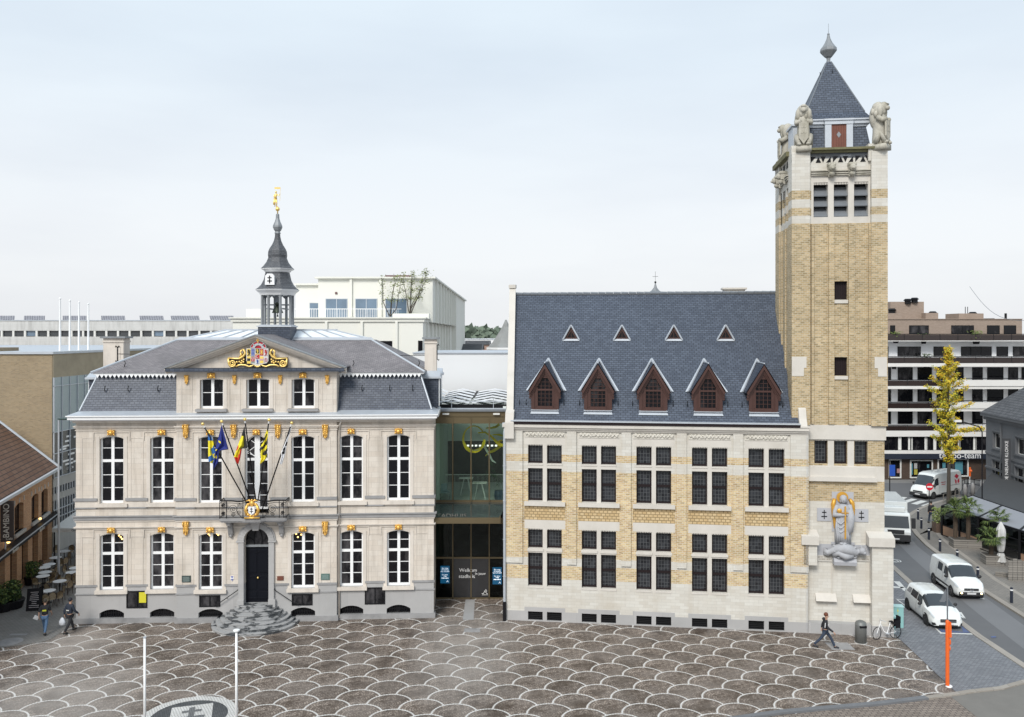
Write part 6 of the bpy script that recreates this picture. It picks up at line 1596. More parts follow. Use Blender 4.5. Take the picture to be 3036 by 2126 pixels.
# interior of the link
inn = pmat('interior_wall', (.62, .66, .63), .8); fl_m = pmat('interior_floor', (.45, .47, .45), .5)
b = MB(); zfl = zCn-.12
b.box(0, LW_, .1, 7.2, zfl-.3, zfl); b.box(0, LW_, .1, 7.2, -.05, .02); b.build('hall_floor', fl_m, lk)
b = MB(); b.box(0, LW_, 7.2, 7.3, zfl+2.9, zB+1.0); b.box(0, .25, .3, 7.2, 0, zB+1); b.box(LW_-.2, LW_, .3, 7.2, 0, zB+1); b.build('hall_walls', inn, lk)
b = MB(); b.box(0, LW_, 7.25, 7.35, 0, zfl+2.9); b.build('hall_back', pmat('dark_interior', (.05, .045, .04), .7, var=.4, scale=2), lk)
b = MB()
for k in range(46): b.box(.3+k*.085, .315+k*.085, 4.5, 4.52, zfl, zfl+.95)
b.box(.2, LW_-.2, 4.48, 4.54, zfl+.95, zfl+1.0); b.build('balustrade', M['offwhite'], lk)
rl = newmat('hall_lamp'); rl[2].inputs['Emission Color'].default_value = (1, .97, .9, 1); rl[2].inputs['Emission Strength'].default_value = 1.1
b = MB()
for k in range(9): b.box(1.6+k*.28, 1.75+k*.28, 6.9, 6.95, zfl+2.55, zfl+2.66)
b.build('hall_lights', rl[0], lk)
# ribbon sculpture
wld = lambda x, y, v: (lambda q: (q[0], v, q[1]))(LKz(1290+x*.2736, 1120+y*.2736, v))
sc = thing('ribbon_sculpture', 'hanging yellow ribbon sculpture of loops behind the glass of the entrance hall', 'sculpture', (LK.o.x, LK.o.y, 0), LK.ang)
def ribbon(pts, wd, mat, nm, v=1.2):
    b = MB(); P = [Vector(wld(x, y, v+.25*math.sin(i*.6))) for i, (x, y) in enumerate(pts)]
    ws_ = wd if isinstance(wd, list) else [wd]*len(P)
    Q0 = []; Q1 = []
    for i, p in enumerate(P):
        d = (P[min(i+1, len(P)-1)]-P[max(i-1, 0)]).normalized(); n = Vector((-d.z, 0, d.x)); n = (n*.6+Vector((0, .8, 0))).normalized()
        Q0.append(p+n*ws_[i]*.36); Q1.append(p-n*ws_[i]*.36)
    for i in range(len(P)-1):
        b.face([Q0[i], Q0[i+1], Q1[i+1], Q1[i]]); o = Vector((.0, .02, .02)); b.face([Q0[i]+o, Q1[i]+o, Q1[i+1]+o, Q0[i+1]+o])
    return b.build(nm, mat, sc, True)
yr = pmat('yellow_ribbon', (.95, .70, .02), .45); wr = pmat('pale_ribbon', (.75, .8, .78), .5)
loop = [(420+115*math.cos(a), 662+138*math.sin(a)) for a in [R(-25)-k*R(330)/30 for k in range(31)]]
ribbon(loop, [.2]*10+[.25+.02*k for k in range(12)]+[.4]*9, yr, 'yellow_loop')
ribbon([(475, 615), (520, 640), (543, 690), (525, 745), (470, 785), (400, 790)], [.1, .3, .35, .35, .25, .05], wr, 'pale_ribbon')
ribbon([(465, 600), (540, 592), (600, 630), (650, 680), (690, 720), (735, 735)], [.1, .2, .25, .3, .5, .3], yr, 'yellow_ribbon')
ribbon([(725, 680), (690, 690), (700, 750), (640, 790), (590, 810), (545, 850)], [.3, .4, .5, .45, .4, .1], yr, 'yellow_ribbon')
ribbon([(550, 548), (610, 545), (660, 535), (695, 505)], [.08, .2, .3, .35], yr, 'yellow_ribbon'); ribbon([(620, 618), (690, 618), (745, 632)], [.06, .22, .2], yr, 'yellow_ribbon')
ribbon([(535, 750), (590, 840), (620, 900), (660, 925)], [.3, .25, .2, .05], wr, 'pale_ribbon')
# high tables, chair and potted palm behind the glass
for i, (x, y, lab) in enumerate(((485, 1275, 'white wire frame high table standing upright inside the entrance hall, nearest the glass'), (335, 1100, 'pale trestle high table farther back inside the glass entrance hall'))):
    v_ = .9 if i == 0 else 2.6; u_ = wld(x, y, v_)[0]
    t_ = thing('high_table', lab, 'table', (*(LK.o+LK.t*u_+LK.n*v_), zfl), LK.ang)
    b = MB(); b.box(-.45, .45, -.3, .3, 1.05, 1.09); b.build('table_top', M['offwhite'], t_)
    for sx in (-1, 1):
        b = MB(); b.tube([(sx*.12, -.25, 1.05), (sx*.35-.0, -.25, 0.02), (sx*.35, .25, .02), (sx*.12, .25, 1.05)], .018, 5); b.build('leg', M['white'], t_)
u_ = wld(695, 1290, 1.0)[0]; pp = LK.o+LK.t*u_+LK.n*1.0
pl = thing('indoor_palm', 'potted palm in a dark blue pot at the right inside the entrance hall', 'potted plant', (pp.x, pp.y, zfl), 0)
b = MB(); b.lathe([(.28, 0), (.33, .3), (.3, .55)], 12); b.build('pot', pmat('blue_pot', (.05, .08, .13), .5), pl)
lf = pmat('indoor_leaf', (.03, .07, .025), .6); b = MB(); r = random.Random(2)
for k in range(16):
    a = r.random()*6.28; h_ = 1.4+r.random()*1.0; L2 = .5+r.random()*.5
    pts = [Vector((0, 0, .5)), Vector((math.cos(a)*L2*.4, math.sin(a)*L2*.4, h_*.9)), Vector((math.cos(a)*L2, math.sin(a)*L2, h_))]
    for j in range(9):
        q = pts[1].lerp(pts[2], j/8) if j > 2 else pts[0].lerp(pts[1], j/2); w = Vector((-math.sin(a), math.cos(a), 0))*.12; b.face([q, q+w+Vector((0, 0, -.12)), q+w*1.1+Vector((.02, 0, -.14))]); b.face([q, q-w+Vector((.02, 0, -.14)), q-w*1.1+Vector((0, 0, -.12))])
b.build('fronds', lf, pl)
u_ = wld(95, 1230, 1.2)[0]; pp = LK.o+LK.t*u_+LK.n*1.2
ch = thing('armchair', 'pale blue lounge chair at the left inside the entrance hall', 'chair', (pp.x, pp.y, zfl), R(20))
b = MB(); b.box(-.3, .3, -.3, .3, .4, .48); b.build('seat', pmat('pale_blue', (.3, .38, .42), .6), ch); b = MB(); b.box(-.3, .3, .26, .33, .48, .9); b.build('backrest', pmat('pale_blue', (.3, .38, .42), .6), ch)
for sx in (-1, 1):
    for sy in (-1, 1): b = MB(); b.tube([(sx*.26, sy*.26, .42), (sx*.3, sy*.3, 0)], .016, 5); b.build('leg', M['black'], ch)
# ================================================================ background buildings
def bld(name, label, cat, fr, group=None): return thing(name, label, cat, (fr.o.x, fr.o.y, 0), fr.ang, group)
def winrow(par, wins, z0, z1, v, fm='dkframe', gm='glass', fr=.07, name='window'):
    for a, c in wins:
        b = MB(); b.box(a, c, v-.04, v+.02, z0, z0+fr); b.box(a, c, v-.04, v+.02, z1-fr, z1); b.box(a, a+fr, v-.04, v+.02, z0+fr, z1-fr); b.box(c-fr, c, v-.04, v+.02, z0+fr, z1-fr)
        if c-a > 1.9: b.box((a+c)/2-.03, (a+c)/2+.03, v-.03, v+.02, z0+fr, z1-fr)
        o = b.build(name, M[fm], par); g = MB(); g.box(a+.03, c-.03, v-.015, v+.01, z0+.03, z1-.03); g.build('glass', M[gm], o)
M['skyglass'] = pmat('reflecting_glass', (.13, .19, .26), .08, spec=.9, var=.6, scale=.5)
M['dkglass'] = pmat('office_glass', (.05, .055, .06), .1, spec=.6, var=.6, scale=.4)
# long concrete office building
OF = Frame(Vector((-80, 110)), Vector((-33, 110))); ob_ = bld('office_building', 'long low pale concrete office building with two strips of dark windows and solar panels', 'office building', OF)
oz = lambda y: OF.z(300, y)
b = MB(); W0 = OF.len; cz = [(0, oz(1041)), (oz(1029.5), oz(998)), (oz(980.5), oz(951))]
for z0, z1 in cz: b.box(0, W0, 0, 12, z0, z1)
b.box(0, W0, .5, 12, cz[0][1], cz[1][0]); b.box(0, W0, .5, 12, cz[1][1], cz[2][0]); b.build('concrete_bands', pmat('pale_board_concrete', (.55, .545, .53), .85, var=.12, scale=.6, streak=.25, brick=(2.6, .32, .01, (.5, .5, .48), (.58, .575, .56), 0)), ob_)
for (z0, z1) in ((cz[0][1], cz[1][0]), (cz[1][1], cz[2][0])):
    for k in range(31):
        a = k*1.51; b = MB(); b.box(a, a+.26, .02, .5, z0, z1); b.build('pier', M['offwhite'], ob_)
        b = MB(); b.box(a+.26, a+1.51, .25, .3, z0+.08, z1); b.build('window', M['dkglass'] if (k*7) % 11 else M['skyglass'], ob_)
b = MB(); b.box(-.05, W0, -.08, .3, cz[2][1], cz[2][1]+.1); b.build('roof_edge', M['zinc'], ob_)
spm = pmat('solar_panel_cells', (.10, .10, .12), .6, brick=(.32, .32, .03, (.4, .4, .42), (.16, .16, .19), 0), spec=.1)
for k, x in enumerate((10, 95, 215, 330, 445, 545, 655)):
    p = at(x, 950, 113); w = (1.7, 2.2, 2.6, 2.6, 2.6, 3.2, 2.6)[k]
    t_ = thing('solar_panel', '%s tilted solar panel rack on the long concrete office roof' % ('leftmost', 'second from the left', 'third, behind two white masts,', 'middle, highest', 'fifth from the left', 'widest, second from the right,', 'rightmost')[k], 'solar panel', (p.x, 113, p.z-.1), 0, 'solar panels on the office roof')
    b = MB(); b.face([(-w/2, -.0, .0), (w/2+.6, -.0, .0), (w/2-.1, 1.3, .75), (-w/2-.7, 1.3, .75)]); b.face([(-w/2-.7, 1.32, .71), (w/2-.1, 1.32, .71), (w/2+.6, -.0, -.04), (-w/2, -.0, -.04)]); b.build('panel', spm, t_)
    b = MB(); b.tube([(0, 1.2, -.2), (0, 1.2, .6)], .05); b.build('stand', M['zinc'], t_)
# ivory building behind
IV = Frame(Vector((at(690, 0, 80).x, 80)), Vector((at(1254, 0, 80).x, 80))); iv = bld('ivory_building', 'large ivory white modern building with roof terrace and slim fins behind the town hall', 'building', IV)
iz = lambda y, v=0: IV.z(1000, y, v)
b = MB(); L1 = IV.len; zt = iz(954)
wq = (at(1134, 0, 80).x-IV.o.x, at(1164, 0, 80).x-IV.o.x)
b.box(0, L1, 0, 42, 0, zt); b.build('podium', M['ivory'], iv)
b = MB(); b.box(-.15, L1+.15, -.15, 42, zt, zt+.3); b.box(-.3, L1+.3, -.3, 42, zt+.3, zt+.42); b.build('podium_parapet', M['ivory'], iv)
b = MB(); uA = at(725+0, 0, 84).x
for x in (968, 1073, 1176): u_ = at(x, 0, 80).x-IV.o.x; b.box(u_-.12, u_+.12, -.2, 0, 0, zt)
for k in range(8): b.box(L1, L1+.22, 3+k*4.2, 3.25+k*4.2, 0, zt)
b.build('fins', M['ivory'], iv)
b = MB(); b.box(at(1095, 0, 80).x-IV.o.x, at(1163, 0, 80).x-IV.o.x, -.03, 0, 12.2, iz(1011)); b.box(at(1249, 0, 80).x-IV.o.x-.3, at(1253, 0, 80).x-IV.o.x, -.03, 0, iz(1045), iz(1010)); b.build('dark_window', M['glass'], iv)
v2 = 4.0; pu = lambda x: IV.u(x, v2); ph = lambda y: IV.z(1000, y, v2)
b = MB(); b.box(pu(943.5), pu(1283), v2, 38, zt, ph(826)); b.box(pu(943.5)-.3, pu(1283)+.3, v2-.35, 38.2, ph(826), ph(821)); b.box(pu(870), pu(943.5), v2+1.0, 20, zt, ph(844)); b.box(pu(866), pu(943.5), v2+.7, 20, ph(844), ph(839)); pe = b.build('penthouse', M['ivory'], iv)
b = MB()
for x in (1041, 1129, 1215): b.box(pu(x)-.12, pu(x)+.12, v2-.22, v2, zt, ph(826))
for k in range(8): b.box(pu(1283), pu(1283)+.25, v2+3+k*4, v2+3.3+k*4, zt, ph(826))
b.build('fins', M['ivory'], iv)
b = MB(); u0, u1 = IV.u(1323, 40), IV.u(1355, 40); b.box(u0-2, u1, 38.2, 60, 0, IV.z(1340, 875, 38)); b.box(u0-2, u1+.3, 37.8, 60, IV.z(1340, 875, 38), IV.z(1340, 871, 38)); b.build('end_block', M['ivory'], iv)
winrow(iv, [(pu(910), pu(942))], zt-.3, ph(896), v2+.98, 'zinc', 'skyglass'); 
for q in ((965, 1031), (1053, 1119), (1142, 1207)): winrow(iv, [(pu(q[0]), pu(q[1]))], zt-.3, ph(885), v2-.02, 'zinc', 'skyglass')
b = MB(); vr_ = v2-1.2
for q in ((868, 943), (965, 1031), (1053, 1119), (1142, 1185)):
    a, c = IV.u(q[0], vr_), IV.u(q[1], vr_); n = int((c-a)/.16)
    for k in range(n): x = a+(c-a)*k/n; b.box(x, x+.035, vr_, vr_+.03, zt+.3, IV.z(1000, 917, vr_))
a, c = IV.u(866, vr_), IV.u(1190, vr_); b.box(a, c, vr_-.02, vr_+.04, IV.z(1000, 917, vr_), IV.z(1000, 916, vr_)+.03); b.build('terrace_railing', M['white'], iv)
b = MB(); b.box(IV.u(720, 1), IV.u(775, 1), 2, 4, zt, IV.z(740, 916, 2)); b.build('stair_wall', M['ivory'], iv)
b = MB()
for x, w_ in ((1180, 1.4), (1255, 1.0)): u_ = IV.u(x, 12); b.box(u_-w_, u_+w_, 12, 14, ph(826), IV.z(x, 816 if x < 1200 else 822, 12))
b.box(pu(994), pu(1000), v2-.1, v2, ph(872), ph(866)); b.build('roof_units', pmat('dark_red_unit', (.12, .05, .05), .6), iv)
# terrace planter with slim trees
p = IV.o+IV.t*IV.u(1215, 1.6)+IV.n*1.6
def leaftree(name, label, cat, loc, h, pal, r, n, leaf, trunkc, stems=3, seed=1, spread=1, zlo=.3, group=None):
    t_ = thing(name, label, cat, loc, 0, group); rd_ = random.Random(seed); b = MB(); tips = []
    for k in range(stems):
        a = rd_.random()*6.28; x, y = 0, 0; pts = [(0, 0, 0)]
        for j in range(1, 6):
            x += math.cos(a)*spread*h*.035*rd_.random()*2; y += math.sin(a)*spread*h*.035*rd_.random()*2; pts.append((x, y, h*j/5.2))
            if j > 1:
                for q in range(3):
                    a2 = rd_.random()*6.28; L2 = r*(.4+.6*rd_.random())*(1.1-j/6); e_ = (x+math.cos(a2)*L2, y+math.sin(a2)*L2, h*j/5.2+L2*.5); b.tube([pts[-1], e_], [h*.006, h*.002], 4); tips.append((pts[-1], e_))
        b.tube(pts, [h*.014*(1-.8*i/5) for i in range(6)], 5); tips.append((pts[-2], pts[-1]))
    b.build('trunk', trunkc, t_)
    bs_ = [MB() for _ in pal]
    for i in range(n):
        p0, p1 = tips[rd_.randrange(len(tips))]; f = .1+rd_.random(); c = Vector(p0).lerp(Vector(p1), f)+Vector((rd_.gauss(0, leaf*2), rd_.gauss(0, leaf*2), rd_.gauss(0, leaf*2)))
        if c.z < h*zlo: continue
        u_ = Vector((rd_.gauss(0, 1), rd_.gauss(0, 1), rd_.gauss(0, .5))).normalized()*leaf*(.5+rd_.random()); w = u_.orthogonal().normalized()*leaf*.6
        bs_[int(rd_.random()*len(pal))].face([c-u_, c-w*.8, c+u_, c+w*.8])
    crown = None
    for i, bb in enumerate(bs_):
        o = bb.build('crown' if i == 0 else 'foliage', pal[i], t_ if i == 0 else crown)
        if i == 0: crown = o
    return t_
gm_ = lambda n, c: pmat(n, c, .7, var=.3, scale=3, spec=.3)
G1, G2, G3 = gm_('leaf_green', (.05, .085, .025)), gm_('leaf_dark_green', (.02, .042, .015)), gm_('leaf_light_green', (.13, .17, .045))
Y1, Y2, Y3 = gm_('leaf_yellow', (.62, .47, .03)), gm_('leaf_lime', (.33, .36, .04)), gm_('leaf_amber', (.55, .33, .02))
BK = pmat('bark', (.06, .05, .04), .9, var=.3)
leaftree('terrace_tree', 'slim airy green tree in a planter on the roof terrace of the ivory building', 'tree', (p.x, p.y, zt+.5), 4.3, [G3, gm_('leaf_pale', (.28, .30, .14)), gm_('leaf_olive', (.16, .17, .07))], .8, 700, .09, BK, 6, 4, 2.2, .1)
leaftree('terrace_tree', 'second, lower and thinner slim tree left of the other on the roof terrace', 'tree', (p.x-1.9, p.y, zt+.5), 3.9, [G3, gm_('leaf_pale', (.28, .30, .14))], .8, 380, .09, BK, 4, 8, 2.4, .3)
b = MB(); b.box(-1.6, 1.9, -.5, .5, 0, .5); o = b.build('terrace_planter', M['ivory']); o.location = (p.x, p.y, zt+.3); tag(o, 'ivory planter box on the roof terrace under the slim tree', 'planter')
# white cladding volume behind the link
wv = MB(); wv.box(at(1225, 0, 66).x, 6, 66, 76, 0, H-(1048-HY)*66/F); o = wv.build('wall', M['whitewall']); 
rt = thing('white_extension', 'plain white clad windowless extension behind the glass link', 'building'); o.parent = rt
b = MB(); b.box(at(1225, 0, 66).x-.05, 6, 65.9, 76.1, H-(1048-HY)*66/F, H-(1045-HY)*66/F); b.build('roof_edge', M['zinc'], rt)
# far: wooded ridge, sheds, houses, conical roof
b = MB(); r = random.Random(9)
def ridge(name, xs, Z, mat, kind='structure', d=30):
    b = MB(); P = [at(x, y, Z) for x, y in xs]
    for i in range(len(P)-1):
        a, c = P[i], P[i+1]; b.face([(a.x, Z, -5), (c.x, Z, -5), (c.x, Z, c.z), (a.x, Z, a.z)]); b.face([(a.x, Z, a.z), (c.x, Z, c.z), (c.x, Z+d, c.z*.9), (a.x, Z+d, a.z*.9)])
    return tag(b.build(name, mat), kind=kind)
hz = pmat('distant_wood', (.13, .165, .12), .9, var=.4, scale=.03, fine=.3, fscale=.12)
ridge('hills', [(-500, 1010), (1300, 1000), (1364, 989), (1385, 985), (1400, 983), (1415, 984), (1440, 990), (1463, 995), (1520, 997), (2300, 998), (2700, 1000), (3600, 1003)], 1500, pmat('distant_hill', (.2, .24, .2), .9), d=400)
b = MB(); r = random.Random(4)
for k in range(900):
    x = 1350+r.random()*200; top = 986+max(0, (x-1415))*.14+4*math.sin(x*.05); y = top+r.random()**1.5*22; Z = 600+r.random()*60; q = at(x, y, Z); s = 1.5+r.random()*2.4
    for _ in range(3):
        c = q+Vector((r.gauss(0, s), r.gauss(0, s), r.gauss(0, s*.6))); u_ = Vector((r.gauss(0, 1), r.gauss(0, .4), r.gauss(0, 1))).normalized()*s; w = u_.orthogonal().normalized()*s*.8; b.face([c-u_, c-w, c+u_, c+w])
tag(b.build('distant_wood', hz), kind='stuff')
def house(name, label, x0, x1, ye, yr, Z, wallm, roofm, dep=9, extra=None):
    a, c = at(x0, ye, Z), at(x1, ye, Z); w = c.x-a.x; zr_ = at(x0, yr, Z+dep/2).z
    t_ = thing(name, label, 'house', ((a.x+c.x)/2, Z, 0)); b = MB(); b.box(-w/2, w/2, 0, dep, 0, a.z); b.build('wall', wallm, t_)
    b = MB(); 
    for s in (0, 1):
        y0 = -.3 if s == 0 else dep+.3; q = [(-w/2-.3, y0, a.z), (w/2+.3, y0, a.z), (w/2+.3, dep/2, zr_), (-w/2-.3, dep/2, zr_)]; b.face(q if s == 0 else q[::-1])
    b.prism([(-.3, a.z), (dep+.3, a.z), (dep/2, zr_)], -w/2-.1, w/2+.1, axis='x'); b.build('roof', roofm, t_); return t_
RB = pmat('distant_red_brick', (.30, .17, .13), .9, brick=(.25, .08, .01, (.4, .35, .3), (.35, .2, .15), 0)); RT = pmat('distant_grey_tiles', (.13, .13, .135), .7, var=.3, scale=.8)
house('far_shed', 'long white roofed shed far off before the wooded ridge', 1375, 1470, 1007, 1003, 420, M['white'], M['white'], 40)
house('far_house', 'far dark roofed house with two chimneys behind the white extension', 1380, 1450, 1022, 1010, 190, RB, RT, 8)
house('far_gabled_house', 'far grey roofed house with pale gable beside the ivory building', 1345, 1425, 1040, 1020, 130, pmat('pale_pink_wall', (.5, .42, .38), .8), RT, 10)
t_ = thing('turret_house', 'red brick house with bell shaped grey conical roof just left of the brick wing', 'house', (at(1500, 0, 105).x, 105, 0)); w = (1500-1443)*105/F
b = MB(); b.lathe([(w*1.0, 0), (w*1.0, H-(1036-HY)*105/F)], 8, (0, 0, 0), math.pi/8); b.build('wall', RB, t_)
b = MB(); f_ = lambda y: H-(y-HY)*105/F; b.lathe([(w*1.08, f_(1036)), (w*1.08, f_(1030))], 8, (0, 0, 0), math.pi/8); b.build('eaves', M['white'], t_)
b = MB(); b.lathe([(w*1.05, f_(1030)), (w*.82, f_(1020)), (w*.6, f_(1003)), (w*.42, f_(988)), (w*.22, f_(970)), (w*.04, f_(948))], 8, (0, 0, 0), math.pi/8); b.build('roof', pmat('mossy_slate', (.25, .255, .25), .8, var=.35, scale=1), t_)
# small flèche seen above the wing's ridge
t_ = thing('roof_fleche', 'small grey pointed flèche rising just above the ridge of the brick wing', 'spire', (at(1943, 0, 62).x, 62, 0)); f_ = lambda y: H-(y-HY)*62/F
b = MB(); b.lathe([(.65, f_(880)), (.62, f_(869)), (.3, f_(862)), (.12, f_(853)), (.05, f_(842)), (.03, f_(838))], 8); b.build('roof', M['lead'], t_); b = MB(); b.ball((0, 0, f_(837)), .08); b.tube([(0, 0, f_(837)), (0, 0, f_(805))], .012, 4); b.tube([(-.2, 0, f_(820)), (.2, 0, f_(820))], .015, 4); b.build('weather_vane', M['black'], t_)
b = MB(); b.box(-.6, .6, -.6, .6, 0, f_(880)); b.build('shaft', M['zincdk'], t_)
# brick block at the far left, behind the café
BB = Frame(Vector((-62, 63)), Vector((-34.2, 63))); bb_ = bld('brick_block', 'flat roofed tan brick block with long glass side wall, behind the café', 'building', BB); zt = BB.z(154, 1050)
tan = pmat('tan_brick', (.29, .215, .125), .9, brick=(.24, .085, .012, (.30, .255, .19), (.34, .26, .16), 0, -.6, (.13, .1, .07)), var=.15, scale=.3, dirt=.35, dirtcol=(.17, .13, .09))
b = MB(); b.box(0, 27.8, 0, 40, 0, zt); b.build('brick_wall', tan, bb_)
b = MB(); b.box(-.1, 27.95, -.12, 40, zt, zt+.18); b.build('roof_edge', M['zinc'], bb_); b = MB(); b.box(19, 23, 1.5, 4, zt+.18, zt+.45); b.box(25.0, 26, 14, 15.5, zt+.18, zt+1.0); b.build('roof_units', tan, bb_)
SD = [(zt, zt-1.75, pmat('beige_panel', (.37, .31, .22), .85, var=.3, scale=.5, dirt=.3)), (zt-1.75, 9.0, pmat('pale_curtain_glass', (.33, .39, .40), .25, var=.12, scale=.3)), (9.0, 5.6, M['dkglass']), (5.6, 4.9, M['concrete']), (4.9, 4.4, M['dkglass']), (4.4, 3.9, M['concrete']), (3.9, 2.0, M['dkglass']), (2.0, 0, M['concrete'])]
for z1, z0, m_ in SD: b = MB(); b.box(27.8, 27.86 if m_ is not M['dkglass'] else 27.83, 0.05, 34, z0, z1); b.build('side_panel', m_, bb_)
b = MB()
for k in range(30):
    y = .05+k*1.15; b.box(27.84, 27.93, y, y+.06, 5.6, zt-1.75)
    for z0, z1 in ((4.4, 4.9), (2.0, 3.9)):
        for j in (0, .38, .76): b.box(27.83, 27.9, y+j, y+j+.08, z0, z1)
for z in (9.0, 7.4, 5.6, zt-2.4, 3.2, 2.6): b.box(27.84, 27.91, .05, 34, z-.03, z+.03)
b.build('mullions', M['zinc'], bb_)
b = MB(); r = random.Random(8)
for k in range(26):
    y = .6+r.random()*6; z = 5.9+r.random()*2.6; b.box(27.835, 27.842, y, y+.5+r.random()*1.2, z, z+.14)
b.build('window_stickers', M['white'], bb_)
for k, (x, yt, yb) in enumerate(((178, 887, 1041), (207, 893, 1044), (234, 898, 1040), (262, 903, 1038))):
    Z = 66+k*1.6; p = at(x, yb, Z); q = at(x, yt, Z)
    t_ = thing('white_mast', 'bare white mast on the brick block roof, %s of four' % ('leftmost, tallest', 'second from left', 'third from left', 'rightmost, lowest')[k], 'flagpole', (p.x, Z, zt+.1), 0, 'bare masts on the brick block roof')
    b = MB(); b.tube([(0, 0, 0), (0, 0, q.z-zt-.1)], [.09, .06], 7); b.build('pole', M['white'], t_); b = MB(); b.ball((0, 0, q.z-zt-.06), .09); b.build('cap', M['white'], t_)
# street lamp in the side street
Z = 56; p = at(174, 1246, Z); t_ = thing('street_lamp', 'street lamp with flat dark head in the side street beside the town hall', 'street lamp', (p.x, Z, 0))
b = MB(); b.tube([(0, 0, 0), (0, 0, p.z)], [.08, .05], 7); b.build('pole', M['zinc'], t_); b = MB(); b.ball((.3, 0, p.z+.08), (.42, .14, .07)); b.build('lamp_head', pmat('lamp_green', (.03, .06, .055), .5), t_, True)
# ================================================================ CAFÉ at the left
CF = Frame(Vector((-27.7, 40)), Vector((-33.35, 61.4))); cf = bld('cafe_building', 'orange brick café building with red tiled roof and black awning box at the left edge', 'café', CF)
ob2 = pmat('orange_brick', (.43, .20, .09), .9, brick=(.22, .075, .012, (.38, .30, .22), (.54, .30, .15), 0, -.6, (.16, .08, .05)), var=.18, scale=.5)
ce = CF.z(100, 1412); LC = CF.len
cw_ = [(43.5, 69.7, 1489.5, 1579), (93.6, 114, 1463, 1546), (122.8, 141.5, 1448, 1526.6)]
hs = []
for x0, x1, y0, y1 in cw_: a, c = CF.u(x0), CF.u(x1); m_ = (x0+x1)/2; hs.append((a, c, CF.z(m_, y1-3), CF.z(m_, y0+2), .16))
gz1 = 2.75; og = []
u = LC-1.1
while u > 1: og.append((u-1.35, u, .25, gz1, 0)); u -= 2.35
mbx = {'w': MB()}; wallgrid(mbx, 0, LC, 0, ce, 0, .45, hs+og); mbx['w'].box(LC-.45, LC, .45, 9, 0, ce); mbx['w'].box(0, .45, .45, 9, 0, ce); mbx['w'].box(.45, LC-.45, 8.6, 9, 0, ce); mbx['w'].prism([(0, ce), (9, ce), (4.5, ce+3.9)], .02, .44, axis='x'); mbx['w'].prism([(0, ce), (9, ce), (4.5, ce+3.9)], LC-.44, LC-.02, axis='x'); mbx['w'].build('brick_wall', ob2, cf)
for a, c, z0, z1, _ in hs: winrow(cf, [(a+.02, c-.02)], z0, z1, .3); b = MB(); b.box(a-.15, c+.15, -.14, .2, z0-.2, z0); b.build('window_sill', M['concrete'], cf)
b = MB()
for a, c, z0, z1, _ in hs:
    for k in range(3): b.box(a-.1+k*(c-a+.1)/2, a+.08+k*(c-a+.1)/2, -.02, .02, z1+.02, z1+.32)
b.build('keystones', M['concrete'], cf)
for a, c, z0, z1, _ in og: b = MB(); b.box(a, c, .3, .34, z0, z1); b.build('dark_shopfront', M['glass'], cf)
tile = pmat('brown_roof_tiles', (.14, .065, .035), .7, brick=(.9, .32, .035, (.035, .02, .014), (.19, .10, .06), 0), var=.15, fine=.25)
b = MB(); b.face([(-.2, -.45, ce-.15), (LC+.15, -.45, ce-.15), (LC+.15, 4.5, ce+4.2), (-.2, 4.5, ce+4.2)]); b.face([(-.2, 4.5, ce+4.2), (LC+.15, 4.5, ce+4.2), (LC+.15, 9.3, ce-.1), (-.2, 9.3, ce-.1)]); b.build('tiled_roof', tile, cf)
b = MB(); b.box(-.2, LC+.25, -.6, -.42, ce-.25, ce-.08); b.tube([(LC+.16, -.45, ce-.1), (LC+.16, 4.5, ce+4.25)], .1, 5); b.tube([(11, -.2, ce-.2), (11, -.2, 3.2)], .05, 6); b.build('gutter', M['zinc'], cf)
b = MB(); b.box(0, LC+.1, -.5, -.06, 3.15, 3.45); aw_ = b.build('awning_box', M['black'], cf); b = MB(); b.box(0, LC+.1, -.54, -.5, 3.36, 3.42); b.build('awning_trim', M['zinc'], aw_)
wt2 = pmat('cream_letters', (.6, .58, .52), .6)
for x in (50, 128): u_ = CF.u(x, -.6); text('awning_lettering', 'Bambino', .34, wt2, aw_, (u_, -.545, 3.22), (R(90), 0, 0))
sg = MB(); Zs = 50.0; us_ = (Zs-CF.o.y)/CF.t.y; sg.box(us_-.05, us_+.05, -.85, -.15, 4.05, 6.45); sgo = sg.build('café_sign'.replace('é', 'e'), pmat('sign_brown', (.045, .035, .032), .6), cf)
tx = text('sign_lettering', 'BAMBINO', .46, wt2, sgo, (us_-.06, -.47, 5.3), ext=.003); tx.rotation_euler = (Matrix.Rotation(R(-90), 3, 'Z') @ Matrix.Rotation(R(90), 3, 'X') @ Matrix.Rotation(R(90), 3, 'Z')).to_euler()
tx = text('sign_lettering', 'Café', .2, wt2, sgo, (us_-.06, -.62, 4.22), ext=.003); tx.rotation_euler = (Matrix.Rotation(R(-90), 3, 'Z') @ Matrix.Rotation(R(90), 3, 'X')).to_euler()
for x in (120, 26):
    u_ = CF.u(x, -.2); b = MB(); b.ball((u_, -.18, 3.72), (.13, .1, .07)); b.build('facade_lamp', M['lamp'], cf)
